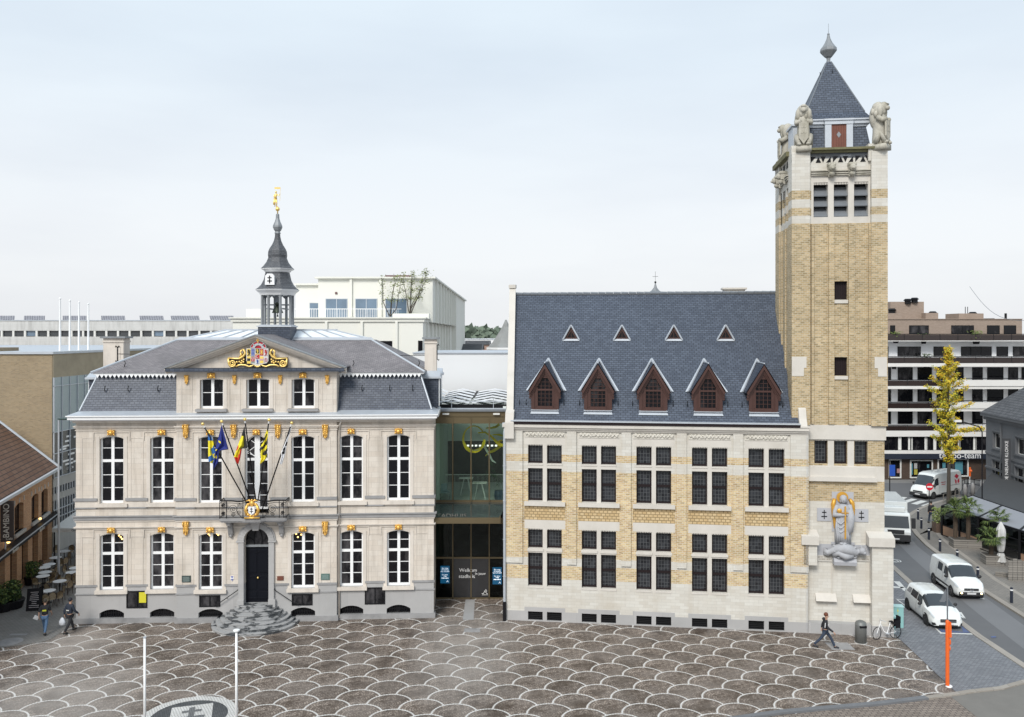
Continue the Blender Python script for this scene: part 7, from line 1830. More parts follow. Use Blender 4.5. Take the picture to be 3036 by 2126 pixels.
# café awning over the alley
b = MB(); p0 = Vector((-31.6, 64.5, 0)); 
awt = thing('terrace_awning', 'large white awning stretched over the alley terrace', 'awning', (-31.5, 59.7, 0)); b = MB()
b.face([(-.9, 0, 2.65), (6.3, 0, 2.65), (6.3, 2.6, 3.7), (.0, 2.6, 3.7)]); b.box(-.9, 6.3, -.03, 0, 2.38, 2.65); b.build('canvas', pmat('awning_canvas', (.66, .67, .65), .8), awt)
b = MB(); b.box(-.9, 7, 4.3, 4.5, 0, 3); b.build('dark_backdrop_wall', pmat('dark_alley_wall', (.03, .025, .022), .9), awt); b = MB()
for x in (-.8, 3, 6.2): b.tube([(x, .1, 0), (x, .1, 2.6)], .05)
b.build('posts', M['black'], awt); text('awning_lettering', 'OMER', .2, M['black'], awt, (.75, -.04, 2.5))
fn = thing('wooden_fence', 'low slatted wooden screen under the white awning', 'fence', (-29.5, 62.4, 0)); b = MB()
for k in range(16): b.box(-.9+k*.2, -.76+k*.2, 0, .04, .1, 1.15)
b.box(-.9, 2.4, .04, .08, .3, .4); b.box(-.9, 2.4, .04, .08, .9, 1.0); b.build('slats', pmat('tan_wood', (.22, .13, .06), .7), fn)
# tables and chairs
LX = lambda x, y: (x*.4354, 1200+y*.4354)
def bistro_table(group):
    t_ = thing('bistro_table', 'round white bistro table', 'table', (0, 0, 0), 0, group)
    b = MB(); b.lathe([(.38, .72), (.4, .735), (.4, .75), (.38, .757)], 20); b.build('table_top', M['white'], t_); b = MB(); b.tube([(0, 0, .02), (0, 0, .72)], .03); b.lathe([(.22, 0), (.2, .03), (.04, .06)], 10); b.build('pedestal', M['black'], t_); return t_
wick = pmat('cream_wicker', (.72, .62, .44), .8, brick=(.05, .05, .012, (.2, .14, .08), (.5, .42, .3), 0)); cfr = pmat('dark_rattan', (.07, .05, .04), .6)
def bistro_chair(group):
    t_ = thing('bistro_chair', 'wicker bistro chair', 'chair', (0, 0, 0), 0, group)
    b = MB(); b.lathe([(.2, .43), (.22, .45), (.2, .47)], 14); b.build('seat', wick, t_)
    b = MB(); pts = [(.19*math.cos(a), -.19-.03*math.sin(a), .68+.2*math.sin(a)) for a in [k*math.pi/8 for k in range(9)]]; b.face([p for p in pts]+[(-.19, -.19, .5), (.19, -.19, .5)]); b.face(([p for p in pts]+[(-.19, -.19, .5), (.19, -.19, .5)])[::-1]); bk = b.build('backrest', wick, t_)
    b = MB(); b.tube([(.2, -.17, .45)]+[(p[0]*1.06, p[1], p[2]+.01) for p in pts]+[(-.2, -.17, .45)], .018, 5); b.build('back_frame', cfr, bk)
    for sx in (-1, 1):
        for sy in (-1, 1): b = MB(); b.tube([(sx*.16, sy*.16, .44), (sx*.2, sy*.2, 0)], .017, 5); b.build('leg', cfr, t_)
    return t_
T0 = bistro_table('bistro tables on the café terrace'); C0_ = bistro_chair('wicker chairs on the café terrace')
tabs = [(437, 997), (378, 1040), (335, 1086), (306, 1140), (406, 1200), (492, 1140), (330, 1265), (300, 1107), (515, 1110), (292, 1166)]
ranks = ['farthest', 'second farthest', 'third farthest', 'middle left', 'big centre right', 'rightmost', 'nearest', 'half hidden middle', 'corner hidden far right', 'left row']
chs = [(390, 985, 90), (480, 985, -90), (455, 1035, -100), (435, 1062, 180), (400, 1078, -90), (296, 1078, 90), (360, 1110, 200), (235, 1108, 60), (368, 1125, -90), (265, 1130, 80), (350, 1160, -110), (240, 1165, 70), (270, 1190, 10), (330, 1185, 0), (382, 1185, 150), (420, 1165, 170), (485, 1195, -80), (462, 1222, -150),
       (490, 1085, 90), (488, 1122, 150), (335, 1238, 180), (412, 1262, -80), (352, 1302, 0), (312, 1312, 20), (455, 1186, 170), (505, 1165, -90), (395, 1295, -60)]
for k, (x, y) in enumerate(tabs):
    o = T0 if k == 0 else copy_tree(T0); fx_, fy_ = LX(x, y); Z = (H-.75)*F/(fy_-HY); o.location = ((fx_-CX)*Z/F, Z, 0); o['label'] = 'round white bistro table, %s on the café terrace' % ranks[k]
tl_ = [tuple((lambda q: (q.x, q.y))(o.location)) for o in COL.objects if o.name.startswith('bistro_table') and o.parent is None]
cpos = []
for k, (x, y, a) in enumerate(chs):
    o = C0_ if k == 0 else copy_tree(C0_); fx_, fy_ = LX(x, y); Z = (H-.62)*F/(fy_-HY); X_ = (fx_-CX)*Z/F
    q = min(tl_, key=lambda p: (p[0]-X_)**2+(p[1]-Z)**2); d = Vector((X_-q[0], Z-q[1])); 
    if d.length < .62: d = (d.normalized() if d.length > .05 else Vector((1, 0)))*.62; X_, Z = q[0]+d.x, q[1]+d.y
    o.location = (X_, Z, 0); o.rotation_euler = (0, 0, math.atan2(q[1]-Z, q[0]-X_)-math.pi/2); cpos.append((o, k, tl_.index(q), d))
for o, k, ti, d in cpos:
    side = ('far' if d.y > abs(d.x) else 'near') if abs(d.y) > abs(d.x) else ('left' if d.x < 0 else 'right')
    o['label'] = 'cream wicker chair, %s side of the %s bistro table' % (side, ranks[ti].strip(',').replace(',', ''))
seen = {}
for o, k, ti, d in cpos:
    if o['label'] in seen: o['label'] = o['label'].replace('cream wicker chair', 'second cream wicker chair') if seen[o['label']] == 1 else o['label'].replace('cream wicker chair', 'third cream wicker chair'); 
    seen[o['label']] = seen.get(o['label'], 0)+1
# shrubs, blackboard, pumpkins
def shrub(name, label, cat, loc, w, h, potm, seed=3, n=700):
    t_ = thing(name, label, cat, loc); rd_ = random.Random(seed); b = MB(); b.lathe([(w*.34, 0), (w*.44, .5), (w*.42, .52)], 12); b.build('pot', potm, t_); bs_ = [MB(), MB(), MB()]
    b = MB(); b.tube([(0, 0, .4), (0, 0, h*.6)], .03); b.build('stem', BK, t_)
    for i in range(n):
        a = rd_.random()*6.28; ph_ = rd_.random(); rr_ = w*.5*math.sqrt(rd_.random())*(.65+.35*math.sin(a*3+seed)); c = Vector((rr_*math.cos(a), rr_*math.sin(a), .55+(h-.55)*ph_*(1-.5*(rr_/w)**2)))
        u_ = Vector((rd_.gauss(0, 1), rd_.gauss(0, 1), rd_.gauss(0, 1))).normalized()*.075; w_ = u_.orthogonal().normalized()*.05; bs_[rd_.randrange(3)].face([c-u_, c-w_, c+u_, c+w_])
    f0 = bs_[0].build('foliage', G1, t_); bs_[1].build('leaves', G2, f0); bs_[2].build('leaves', G3, f0)
p = gnd(*LX(120, 1395)); shrub('potted_shrub', 'broad green shrub in a dark tub at the café corner', 'potted shrub', (p.x-.5, p.y+.3, 0), 1.6, 1.6, M['black'], 3, 900)
p = gnd(*LX(70, 1405)); shrub('potted_shrub', 'green shrub in a dark tub at the left edge beside the broad shrub', 'potted shrub', (p.x-.4, p.y, 0), 1.2, 1.3, M['black'], 5, 600)
p = gnd(*LX(213, 1225)); shrub('potted_shrub', 'narrow dark green shrub in a black bowl behind the blackboard', 'potted shrub', (p.x, p.y, 0), 1.0, 1.5, M['black'], 6, 600)
p = gnd(*LX(240, 1395)); bk_ = thing('menu_board', 'black folding menu board with white chalk writing before the café', 'menu board', (p.x, p.y, 0), R(12))
for s in (-1, 1):
    b = MB(); b.face([(-.42, s*.3, 0), (.42, s*.3, 0), (.42, s*.03, 1.25), (-.42, s*.03, 1.25)][::-s]); b.face([(-.42, s*.27, 0), (.42, s*.27, 0), (.42, s*.0, 1.25), (-.42, s*.0, 1.25)][::s]); o = b.build('board', M['black'], bk_)
    if s < 0:
        b = MB(); r = random.Random(2)
        for k in range(9):
            z = .2+k*.105; y = -.3+.27*z/1.25-.012; w_ = .12+.16*r.random(); b.face([(-w_, y, z), (w_, y, z), (w_, y+.005, z+.03), (-w_, y+.005, z+.03)])
        b.build('chalk_writing', pmat('chalk', (.5, .46, .46), .8), o)
for k, (x, y) in enumerate(((8, 1300), (370, 940))):
    p = gnd(*LX(x, y+30)); b = MB(); b.ball((0, 0, .17), (.24, .24, .18), 12, 8); o = b.build('pumpkin', pmat('pumpkin_orange', (.6, .2, .02), .5), None, True); o.location = (p.x, p.y, .5 if k == 0 else .0); tag(o, 'orange pumpkin %s' % ('at the left edge beside the café shrubs' if k == 0 else 'on the ground at the far end of the café terrace'), 'pumpkin')
# ================================================================ APARTMENT BLOCK behind the road
AP = Frame(Vector((42.6, 95)), Vector((66, 95))); ap = bld('apartment_building', 'white banded apartment block with dark glass balconies and brown brick penthouse', 'apartment building', AP)
def A1(x, y): return (2600+x*.3482, 840+y*.3482)
au = lambda x, v=0: AP.u(A1(x, 0)[0], v); az = lambda y, v=0: AP.z(2750, A1(0, y)[1], v)
wh = pmat('white_facade_panel', (.84, .85, .87), .7, var=.05); wc_ = pmat('pale_grey_band', (.70, .68, .65), .7, var=.06); brn = pmat('brown_brick', (.27, .20, .155), .9, brick=(.24, .08, .012, (.3, .25, .21), (.33, .25, .2), 0), var=.12); smk = pmat('smoked_glass', (.028, .018, .016), .15, spec=.6, var=.3)
b = MB(); b.box(-1.5, 24, 2.2, 14, 0, az(490)); b.build('core', wh, ap)
b = MB(); b.box(-1.4, au(1245, 1), 1.2, 14, az(430)-.7, az(300)); b.box(au(115, 3), au(400, 3), 3, 8, az(300), az(148)); b.box(-1.3, au(215, 1.5), 1.5, 4, az(300), az(252)); b.box(au(415, 2), au(522, 2), 2, 4, az(300), az(248)); b.box(au(697, 2), au(908, 2), 2, 5, az(305), az(253)); b.box(-1.4, au(1245, 1), 1.1, 1.2, az(306), az(300)); b.build('penthouse', brn, ap)
b = MB()
for x, y in ((128, 215), (262, 130), (320, 120), (475, 240), (815, 245)): b.lathe([(.35, 0), (.35, .35), (.5, .4), (.3, .6)], 10, (au(x, 3), 3, az(y)-.5))
for x in (752, 772, 1095): b.tube([(au(x, 3), 3, az(300)), (au(x, 3), 3, az(192 if x < 1000 else 250))], .04 if x < 1000 else .14, 5)
b.tube([(au(908, 3), 3, az(298)), (au(1000, 3), 3, az(297))], .05); b.build('roof_vents', M['black'], ap)
winrow(ap, [(au(118, 1), au(160, 1)), (au(280, 1), au(447, 1)), (au(640, 1), au(832, 1)), (au(945, 1), au(1052, 1)), (au(1088, 1), au(1192, 1))], az(430), az(357), 1.18, 'black')
b = MB(); b.box(-1.5, 24, 1.6, 2.2, az(715), az(488)); b.build('white_wall', wh, ap)
winrow(ap, [(au(80, 1.6), au(97, 1.6)), (au(175, 1.6), au(372, 1.6)), (au(481, 1.6), au(585, 1.6)), (au(715, 1.6), au(797, 1.6)), (au(797, 1.6), au(975, 1.6)), (au(1017, 1.6), au(1115, 1.6)), (au(1157, 1.6), au(1290, 1.6))], az(622), az(540), 1.58, 'black')
def smokedrail(v, z0, z1, x0=80, x1=1300):
    a, c = au(x0, v), au(x1, v); b = MB(); n = max(1, int((c-a)/1.9))
    for k in range(n): b.box(a+(c-a)*k/n+.03, a+(c-a)*(k+1)/n-.03, v, v+.03, z0, z1-.12)
    o = b.build('balcony_glass', smk, ap); b = MB(); b.box(a, c, v-.04, v+.06, z1-.09, z1)
    for k in range(n+1): b.box(a+(c-a)*k/n-.02, a+(c-a)*k/n+.02, v-.02, v+.05, z0, z1)
    b.build('handrail', M['black'], o)
smokedrail(.1, az(486), az(430)); smokedrail(.0, az(680), az(622))
b = MB(); b.box(-1.5, 24, .0, 1.6, az(494)-.0, az(488)); b.box(-1.5, 24, -.05, 2.2, az(710), az(681)); b.build('balcony_slab', wc_, ap)
for f, (w0, w1, r0, s1_) in enumerate(((815, 722, 875, 900), (1005, 905, 1065, 1090), (1200, 1100, 1255, 1305))):
    b = MB(); b.box(-1.5, 24, -.05, 2.2, az(s1_), az(r0)); b.build('balcony_slab', wc_, ap)
    smokedrail(.0, az(r0), az(w0+5), 80, 620)
    b = MB(); b.box(au(640, 0), 24, -.15, 0, az(r0), az(w0+8)); b.build('balcony_parapet', wc_, ap)
    b = MB(); b.box(au(640, -.1), 24, -.12, -.05, az(w0-3), az(w0-9))
    for k in range(8): x = au(660+k*80, -.1); b.box(x, x+.03, -.1, -.07, az(w0+8), az(w0-3))
    b.build('handrail', M['black'], ap)
    winrow(ap, [(au(p, 2.2), au(q, 2.2)) for p, q in ((95, 118), (177, 303), (345, 467), (508, 612), (663, 736), (810, 899), (938, 1075), (1117, 1200), (1230, 1330))], az(w0)-.2, az(w1), 2.18, 'black')
b = MB(); b.box(-1.5, 24, .3, 2.2, az(1425), az(1305)); b.build('glazed_storey', M['glass'], ap)
b = MB(); r = random.Random(6)
for x in (180, 265, 282, 405, 418, 480, 545, 820, 690): b.box(au(x, .28), au(x+9+r.random()*22, .28), .24, .29, az(1420), az(1312))
b.build('curtains', M['offwhite'], ap)
b = MB()
for x in (95, 155, 165, 305, 432, 455, 560, 700, 840): b.box(au(x, .2), au(x+5, .2), .2, .3, az(1425), az(1305))
b.build('mullions', M['black'], ap)
b = MB(); b.box(-1.6, 24, -.1, 2.2, az(1450), az(1425)); b.build('balcony_slab', wc_, ap)
b = MB(); b.box(-1.6, 24, -.2, 2.2, az(1495), az(1450)); fs = b.build('shop_fascia', pmat('blue_black_fascia', (.018, .024, .04), .5), ap)
u_ = au(700, -.2); text('shop_lettering', 'tempo-team', .95, wt, fs, (u_+.1, -.215, az(1466)))
b = MB(); b.box(-1.6, 24, .4, 2.2, 0, az(1495)); b.build('shop_wall', pmat('dark_brown_tiles', (.075, .048, .036), .6, brick=(.3, .1, .01, (.04, .03, .02), (.09, .06, .045), 0)), ap)
U2 = lambda x, v=.4: AP.u(2600+x*.2177, v); Z2 = lambda y, v=.4: AP.z(2750, 1350+y*.2177, v)
for x0, x1, y0, y1, pst in ((160, 325, 50, 318, ((166, 190, 150, 250, 'b'), (268, 318, 180, 240, 'r'))), (445, 755, 60, 315, ((452, 482, 110, 262, 'c'), (502, 545, 105, 180, 'w'), (502, 548, 190, 262, 'y'), (678, 706, 122, 170, 'c'))), (820, 1240, 45, 288, ((888, 930, 100, 170, 'c'), (892, 930, 180, 228, 'y'), (1060, 1165, 85, 250, 'c')))):
    b = MB(); a, c, z0, z1 = U2(x0), U2(x1), max(.15, Z2(y1)), Z2(y0)
    for q in ((a, a+.13, z0, z1), (c-.13, c, z0, z1), (a+.13, c-.13, z0, z0+.13), (a+.13, c-.13, z1-.13, z1)): b.box(q[0], q[1], .25, .4, q[2], q[3])
    o = b.build('shop_window', M['offwhite'], ap); g = MB(); g.box(a+.1, c-.1, .36, .38, z0+.1, z1-.1); g.build('glass', M['glass'], o)
    for px0, px1, py0, py1, k in pst: g = MB(); g.box(U2(px0), U2(px1), .33, .35, max(.4, Z2(py1)), Z2(py0)); g.build('poster', pmat('poster_'+k, {'b': (.04, .08, .2), 'r': (.35, .2, .2), 'c': (.08, .24, .3), 'w': (.4, .4, .4), 'y': (.4, .35, .06)}[k], .5), o)
def bush(name, label, cat, loc, r_, pal, n=150, seed=1, leaf=.09, group=None):
    t_ = thing(name, label, cat, loc, 0, group); rd_ = random.Random(seed); b = MB(); b.lathe([(r_*.4, 0), (r_*.5, r_*.5)], 8); b.build('pot', M['black'], t_); bb = MB(); f0 = None
    for i in range(n):
        c = Vector((rd_.gauss(0, r_*.45), rd_.gauss(0, r_*.3), r_*.7+rd_.random()*r_*1.2)); u_ = Vector((rd_.gauss(0, 1), rd_.gauss(0, 1), rd_.gauss(0, 1))).normalized()*leaf*1.3; w = u_.orthogonal().normalized()*leaf*.7; bb.face([c-u_, c-w, c+u_, c+w])
    bb.build('foliage', pal, t_); return t_
for k, (x, y, v_, s_, pal, lb) in enumerate(((160, 420, .6, .7, G3, 'light green plant at the left end of the penthouse terrace'), (398, 425, .6, .6, G1, 'low dark plant behind the penthouse balcony glass, second from left'), (845, 428, .6, .8, G3, 'spiky yellow green plant right of the middle of the penthouse terrace'), (145, 640, .4, .55, G3, 'grassy plant at the left end of the second balcony from the top'), (420, 625, .4, .8, G1, 'spreading dark green plant on the second balcony from the top'))):
    u_ = au(x, v_); p = AP.o+AP.t*u_+AP.n*v_; bush('balcony_plant', lb, 'plant', (p.x, p.y, az(y+60, v_)-.4), s_, pal, 160, k)
# yellow ginkgo
p = gnd(2812, 1498); 
def ginkgo(loc, h):
    t_ = thing('ginkgo_tree', 'tall slender ginkgo tree with yellow autumn leaves before the apartment block', 'tree', loc); rd_ = random.Random(12)
    b = MB(); b.tube([(0, 0, 0), (.05, 0, h*.3), (-.05, 0, h*.6), (0, 0, h*.97)], [.2, .15, .09, .02], 8); br = []
    K_ = [(.2, .3), (.29, .5), (.36, 1.15), (.42, 1.4), (.51, 1.7), (.62, 1.4), (.69, 1.75), (.78, 1.15), (.86, .6), (.92, .2), (1.01, .06)]
    def prof(f):
        for a, c in zip(K_, K_[1:]):
            if f <= c[0]: return a[1]+(c[1]-a[1])*(f-a[0])/(c[0]-a[0])
        return .05
    for k in range(54):
        f = .27+.72*(k/54); a = k*2.4+rd_.random(); L2 = prof(f)*(.45+.85*rd_.random()); 
        p0 = Vector((0, 0, f*h)); p1 = p0+Vector((math.cos(a)*L2, math.sin(a)*L2, L2*(.25+.5*f))); b.tube([p0, p0.lerp(p1, .5)+Vector((0, 0, -.05)), p1], [.045, .03, .012], 4); br.append((p0, p1))
    b.tube([(0, 0, h*.47), (1.6, 0, h*.46), (3.1, .1, h*.48)], [.06, .04, .02], 5); br += [(Vector((.4, 0, h*.465)), Vector((3.2, .1, h*.48)))]*3
    b.build('trunk', BK, t_); bs_ = [MB() for _ in range(4)]
    for i in range(11500):
        p0, p1 = br[rd_.randrange(len(br))]; f = .12+.95*rd_.random()**.8; c = p0.lerp(p1, f)+Vector((rd_.gauss(0, .13), rd_.gauss(0, .13), rd_.gauss(0, .12)))
        u_ = Vector((rd_.gauss(0, 1), rd_.gauss(0, 1), rd_.gauss(0, .8))).normalized()*.075; w = u_.orthogonal().normalized()*.06; hf = c.z/h
        k = 0 if rd_.random() < .45 else (1 if rd_.random() < (.75 if .35 < hf < .75 and c.x < .6 else .3) else (2 if rd_.random() < .8 else 3)); bs_[k].face([c-u_, c-w, c+u_, c+w])
    c0 = bs_[0].build('crown', Y1, t_); bs_[1].build('foliage', Y2, c0); bs_[2].build('foliage', Y3, c0); bs_[3].build('foliage', G3, c0)
ginkgo((p.x, p.y, 0), H-(1025-HY)*p.y/F)
# ================================================================ GREY HOUSE at the right edge
GH = Frame(Vector((48.95, 87.5)), Vector((47.55, 72))); gh = bld('grey_house', 'grey painted two storey corner house with dark tiled roof at the right edge', 'house', GH)
gp = pmat('grey_painted_wall', (.135, .14, .15), .75, var=.1, fine=.06); ge = GH.z(2960, 1240)
gz = lambda x, y, v=0: GH.z(x, y, v)
gu = lambda x: GH.u(x)
wins = [(2945, 2968, 1284, 1328), (2943, 2972, 1366, 1440)]
hs = [(GH.u(x0), GH.u(x1), gz(x0+5, y1), gz(x0+5, y0), 0) for x0, x1, y0, y1 in wins]
# repeat the windows along the facade
hs2 = list(hs); pitch = 4.6
for h_ in hs:
    for k in (1, 2): hs2.append((h_[0]+pitch*k, h_[1]+pitch*k, h_[2], h_[3], 0))
mbx = {'w': MB()}; wallgrid(mbx, 0, GH.len, 0, ge, 0, .4, [h_ for h_ in hs2 if h_[1] < GH.len]); mbx['w'].box(0, .4, .4, 10, 0, ge); mbx['w'].build('wall', gp, gh)
for h_ in hs2:
    if h_[1] < GH.len:
        winrow(gh, [(h_[0]+.02, h_[1]-.02)], h_[2], h_[3], .25, 'offwhite'); b = MB(); b.box(h_[0]-.15, h_[1]+.15, -.12, .1, h_[2]-.14, h_[2]-.01); b.box(h_[0]-.15, h_[1]+.15, -.1, .1, h_[3]+.15, h_[3]+.27); b.box(h_[0]-.2, h_[0]-.03, -.06, .1, h_[2], h_[3]+.15); b.box(h_[1]+.03, h_[1]+.2, -.06, .1, h_[2], h_[3]+.15); b.build('window_surround', gp, gh)
b = MB(); b.box(-.3, GH.len, -.45, .3, ge, ge+.3); b.box(-.15, GH.len, -.2, .3, ge-.35, ge); b.box(-.05, GH.len, -.08, .1, gz(2930, 1345), gz(2930, 1338)); b.box(-.05, GH.len, -.1, .1, 2.6, 2.8); b.box(-.05, GH.len, -.1, .1, .0, .5); b.tube([(3.4, -.14, 0), (3.4, -.14, ge)], .06, 6); b.build('mouldings', gp, gh)
gt = pmat('dark_grey_pantiles', (.08, .083, .09), .6, brick=(.28, .34, .03, (.02, .02, .024), (.14, .145, .155), 0), var=.25, scale=1)
b = MB(); b.face([(-.35, -.5, ge+.28), (GH.len, -.5, ge+.28), (GH.len, 5, ge+4.6), (2.5, 5, ge+4.6)]); b.face([(-.35, -.5, ge+.28), (2.5, 5, ge+4.6), (-.35, 10.5, ge+.28)]); b.build('tiled_roof', gt, gh)
b = MB(); b.box(1.6, 2.9, 3.2, 5, ge+2, ge+4.9); b.build('chimney', pmat('yellow_grey_chimney', (.3, .26, .17), .9), gh)
b = MB(); us_ = GH.u(3002); b.box(us_-.07, us_+.07, -.95, -.2, gz(2990, 1448), gz(3000, 1300)); sg = b.build('hanging_sign', pmat('sign_grey', (.06, .062, .068), .5), gh)
zc = (gz(2990, 1448)+gz(3000, 1300))/2; tx = text('sign_lettering', 'DE NIEUWE KLOKKE', .42, wt, sg, (us_+.075, -.57, zc+.3), ext=.004); tx.rotation_euler = (Matrix.Rotation(R(90), 3, 'Z') @ Matrix.Rotation(R(90), 3, 'X') @ Matrix.Rotation(R(90), 3, 'Z')).to_euler()
b = MB(); b.ball((us_+.08, -.57, gz(2990, 1433)), (.02, .12, .14)); b.build('sign_emblem', wt, sg)
# pergola terrace
pg_ = thing('terrace_pergola', 'dark framed terrace pergola with grey fabric roof panels and glass sides', 'pergola', (0, 0, 0))
Pz = 2.45; q = lambda x, y: (lambda X_: Vector((X_[0], X_[1], Pz)))(((lambda fx_, fy_: ((fx_-CX)*(H-Pz)/(fy_-HY), F*(H-Pz)/(fy_-HY)))(*R2(x, y))))
A_, B_, C_, D_ = q(890, 690), q(1300, 550), q(2003, 790), q(1900, 1010); dirn = (D_-A_).normalized(); P4 = A_+dirn*13; Q4 = B_+(C_-B_).normalized()*13
blk2 = M['black']; fab = pmat('grey_fabric', (.25, .255, .275), .8, var=.04)
def bar(b, p, q_, w=.09, h=.16): b.tube([p, q_], w, 4)
b = MB(); n = 3
for i in range(n+1): f = i/n; bar(b, A_.lerp(P4, f), B_.lerp(Q4, f))
bar(b, A_, P4); bar(b, B_, Q4)
for i in range(2*n+1): p = A_.lerp(P4, i/(2*n)); b.box(p.x-.08, p.x+.08, p.y-.08, p.y+.08, 0, Pz)
for i in range(n+1): p = B_.lerp(Q4, i/n); b.box(p.x-.06, p.x+.06, p.y-.06, p.y+.06, 0, Pz)
for z in (.95, 1.75, .12): bar(b, Vector((A_.x, A_.y, z)), Vector((P4.x, P4.y, z)), .05)
for z in (.95, 1.75): bar(b, Vector((A_.x, A_.y, z)), Vector((B_.x, B_.y, z)), .05)
b.build('frame', blk2, pg_)
for i in range(n):
    f0, f1 = (i+.03)/n, (i+.97)/n; a_, b_ = A_.lerp(P4, f0), A_.lerp(P4, f1); c_, d_ = B_.lerp(Q4, f1), B_.lerp(Q4, f0); up = Vector((0, 0, .04)); b = MB()
    ins = lambda p, o: p.lerp(o, .03)+up
    b.face([ins(a_, d_), ins(b_, c_), ins(c_, b_), ins(d_, a_)]); b.face([ins(p, o)-Vector((0, 0, .03)) for p, o in ((a_, d_), (d_, a_), (c_, b_), (b_, c_))]); b.build('roof_panel', fab, pg_)
    a_, b_ = A_.lerp(P4, i/n), A_.lerp(P4, (i+.5)/n)
pk = pmat('salmon_panel', (.40, .245, .16), .7)
for i in range(2*n):
    a_, b_ = A_.lerp(P4, (i+.04)/(2*n)), A_.lerp(P4, (i+.96)/(2*n)); b = MB(); b.face([Vector((a_.x, a_.y, .15)), Vector((b_.x, b_.y, .15)), Vector((b_.x, b_.y, .9)), Vector((a_.x, a_.y, .9))]); 
    if i in (0, 1, 4, 5): b.build('side_panel', pk, pg_)
    b = MB(); b.face([Vector((a_.x, a_.y, 1.0)), Vector((b_.x, b_.y, 1.0)), Vector((b_.x, b_.y, 2.35)), Vector((a_.x, a_.y, 2.35))]); b.build('glass', M['tintdk'], pg_)
b = MB(); b.face([(A_.x, A_.y, .02), (P4.x, P4.y, .02), (Q4.x, Q4.y, .02), (B_.x, B_.y, .02)]); b.build('deck', pmat('dark_deck', (.035, .03, .028), .7), pg_)
b = MB(); b.box(48.0, 48.9, 72, 87, 0, .01); e1, e2 = q(1320, 520), q(2003, 740); b.face([(B_.x+.1, B_.y+.2, 2.3), (Q4.x+.1, Q4.y+.2, 2.3), (47.4, 70, 2.3), (48.7, 86, 2.3)]); 
o = b.build('roof', pmat('dark_flat_roof', (.05, .052, .055), .8)); fr2 = thing('terrace_extension', 'dark flat roofed extension between the pergola and the grey house', 'extension'); o.parent = fr2
b = MB(); b.face([(B_.x+.1, B_.y+.2, 0), (48.7, 86, 0), (48.7, 86, 2.3), (B_.x+.1, B_.y+.2, 2.3)]); b.face([(B_.x+.1, B_.y+.2, 0), (B_.x+.1, B_.y+.2, 2.3), (Q4.x+.1, Q4.y+.2, 2.3), (Q4.x+.1, Q4.y+.2, 0)]); b.build('wall', blk2, fr2)
# palms, planters, parasol
wdp = pmat('weathered_planks', (.20, .185, .165), .85, brick=(3, .16, .012, (.06, .055, .05), (.26, .24, .215), 0), var=.25)
def planter(loc, w, d, h, rz, label):
    t_ = thing('wooden_planter', label, 'planter', loc, rz); b = MB(); b.box(-w/2, w/2, -d/2, d/2, 0, h-.08); b.box(-w/2-.03, w/2+.03, -d/2-.03, d/2+.03, h-.08, h); b.build('box', wdp, t_); b = MB(); b.box(-w/2+.06, w/2-.06, -d/2+.06, d/2-.06, h, h+.02); b.build('soil', BK, t_)
def palm(loc, h, label, seed, n=34, L_p=1.0):
    t_ = thing('fan_palm', label, 'palm', loc); rd_ = random.Random(seed); b = MB(); b.tube([(0, 0, 0), (.04, 0, h*.5), (0, .03, h)], [.14, .17, .15], 8)
    b.build('trunk', pmat('palm_bark', (.07, .05, .035), .95, var=.4, scale=9), t_); bs_ = [MB(), MB()]
    for k in range(n):
        a = rd_.random()*6.28; el = -.5+1.9*rd_.random(); L2 = L_p*(.75+.4*rd_.random()); hub = Vector((math.cos(a)*math.cos(el), math.sin(a)*math.cos(el), math.sin(el)*.8))*L2*.6+Vector((0, 0, h)); out_ = (hub-Vector((0, 0, h))).normalized(); sd = out_.cross(Vector((0, 0, 1))).normalized()
        bs_[0].tube([(0, 0, h), hub], .012, 3)
        for j in range(13):
            t2 = (j-6)*.23; d = (out_*math.cos(t2)+sd*math.sin(t2)).normalized(); tip = hub+d*L2*.55+Vector((0, 0, -.12-.1*abs(t2))); w = d.cross(Vector((0, 0, 1))).normalized()*.022; bs_[(j+k) % 2].face([hub-w, hub+d*L2*.3-w*1.3, tip, hub+d*L2*.3+w*1.3])
    f0 = bs_[0].build('fronds', G1, t_); bs_[1].build('frond_tips', G3, f0)
p = gnd(*R2(1270, 1300)); planter((p.x+.0, p.y+.7, 0), 2.0, 1.0, .75, R(-8), 'weathered wooden planter holding the two tall palms beside the pergola'); palm((p.x-.65, p.y+.95, .4), 2.55, 'left taller palm of the pair in the wooden planter by the pergola', 1); palm((p.x+.15, p.y+.6, .4), 2.7, 'right palm of the pair in the wooden planter by the pergola', 2)
p = gnd(*R2(1120, 1255)); planter((p.x-.0, p.y+.1, 0), .8, .35, .6, R(-30), 'small pale planter box left of the palm planter')
p = gnd(*R2(1625, 1520)); planter((p.x, p.y+.5, 0), 1.2, 1.0, .75, R(-8), 'single wooden planter holding the lower palm near the parasol'); palm((p.x-.1, p.y+.5, .4), 1.5, 'low bright green palm in the single planter near the parasol', 3, 30, 1.0)
p = gnd(*R2(1780, 1440)); palm((p.x+.5, p.y+2.2, 0), 2.6, 'palm half hidden behind the folded parasol', 4, 26)
p = gnd(*R2(1790, 1530)); t_ = thing('folded_parasol', 'closed off white parasol tied with a dark strap on the terrace', 'parasol', (p.x-.35, p.y+.3, 0)); b = MB()
prof_ = [(.27, .35), (.2, .8), (.13, 1.0), (.19, 1.2), (.23, 1.7), (.25, 2.4), (.22, 2.65), (.12, 2.95), (.03, 3.15)]
rings = [[b.P((r_*(1+.25*(k % 2))*math.cos(k*math.pi/8), r_*(1+.25*(k % 2))*math.sin(k*math.pi/8), z)) for k in range(16)] for r_, z in prof_]
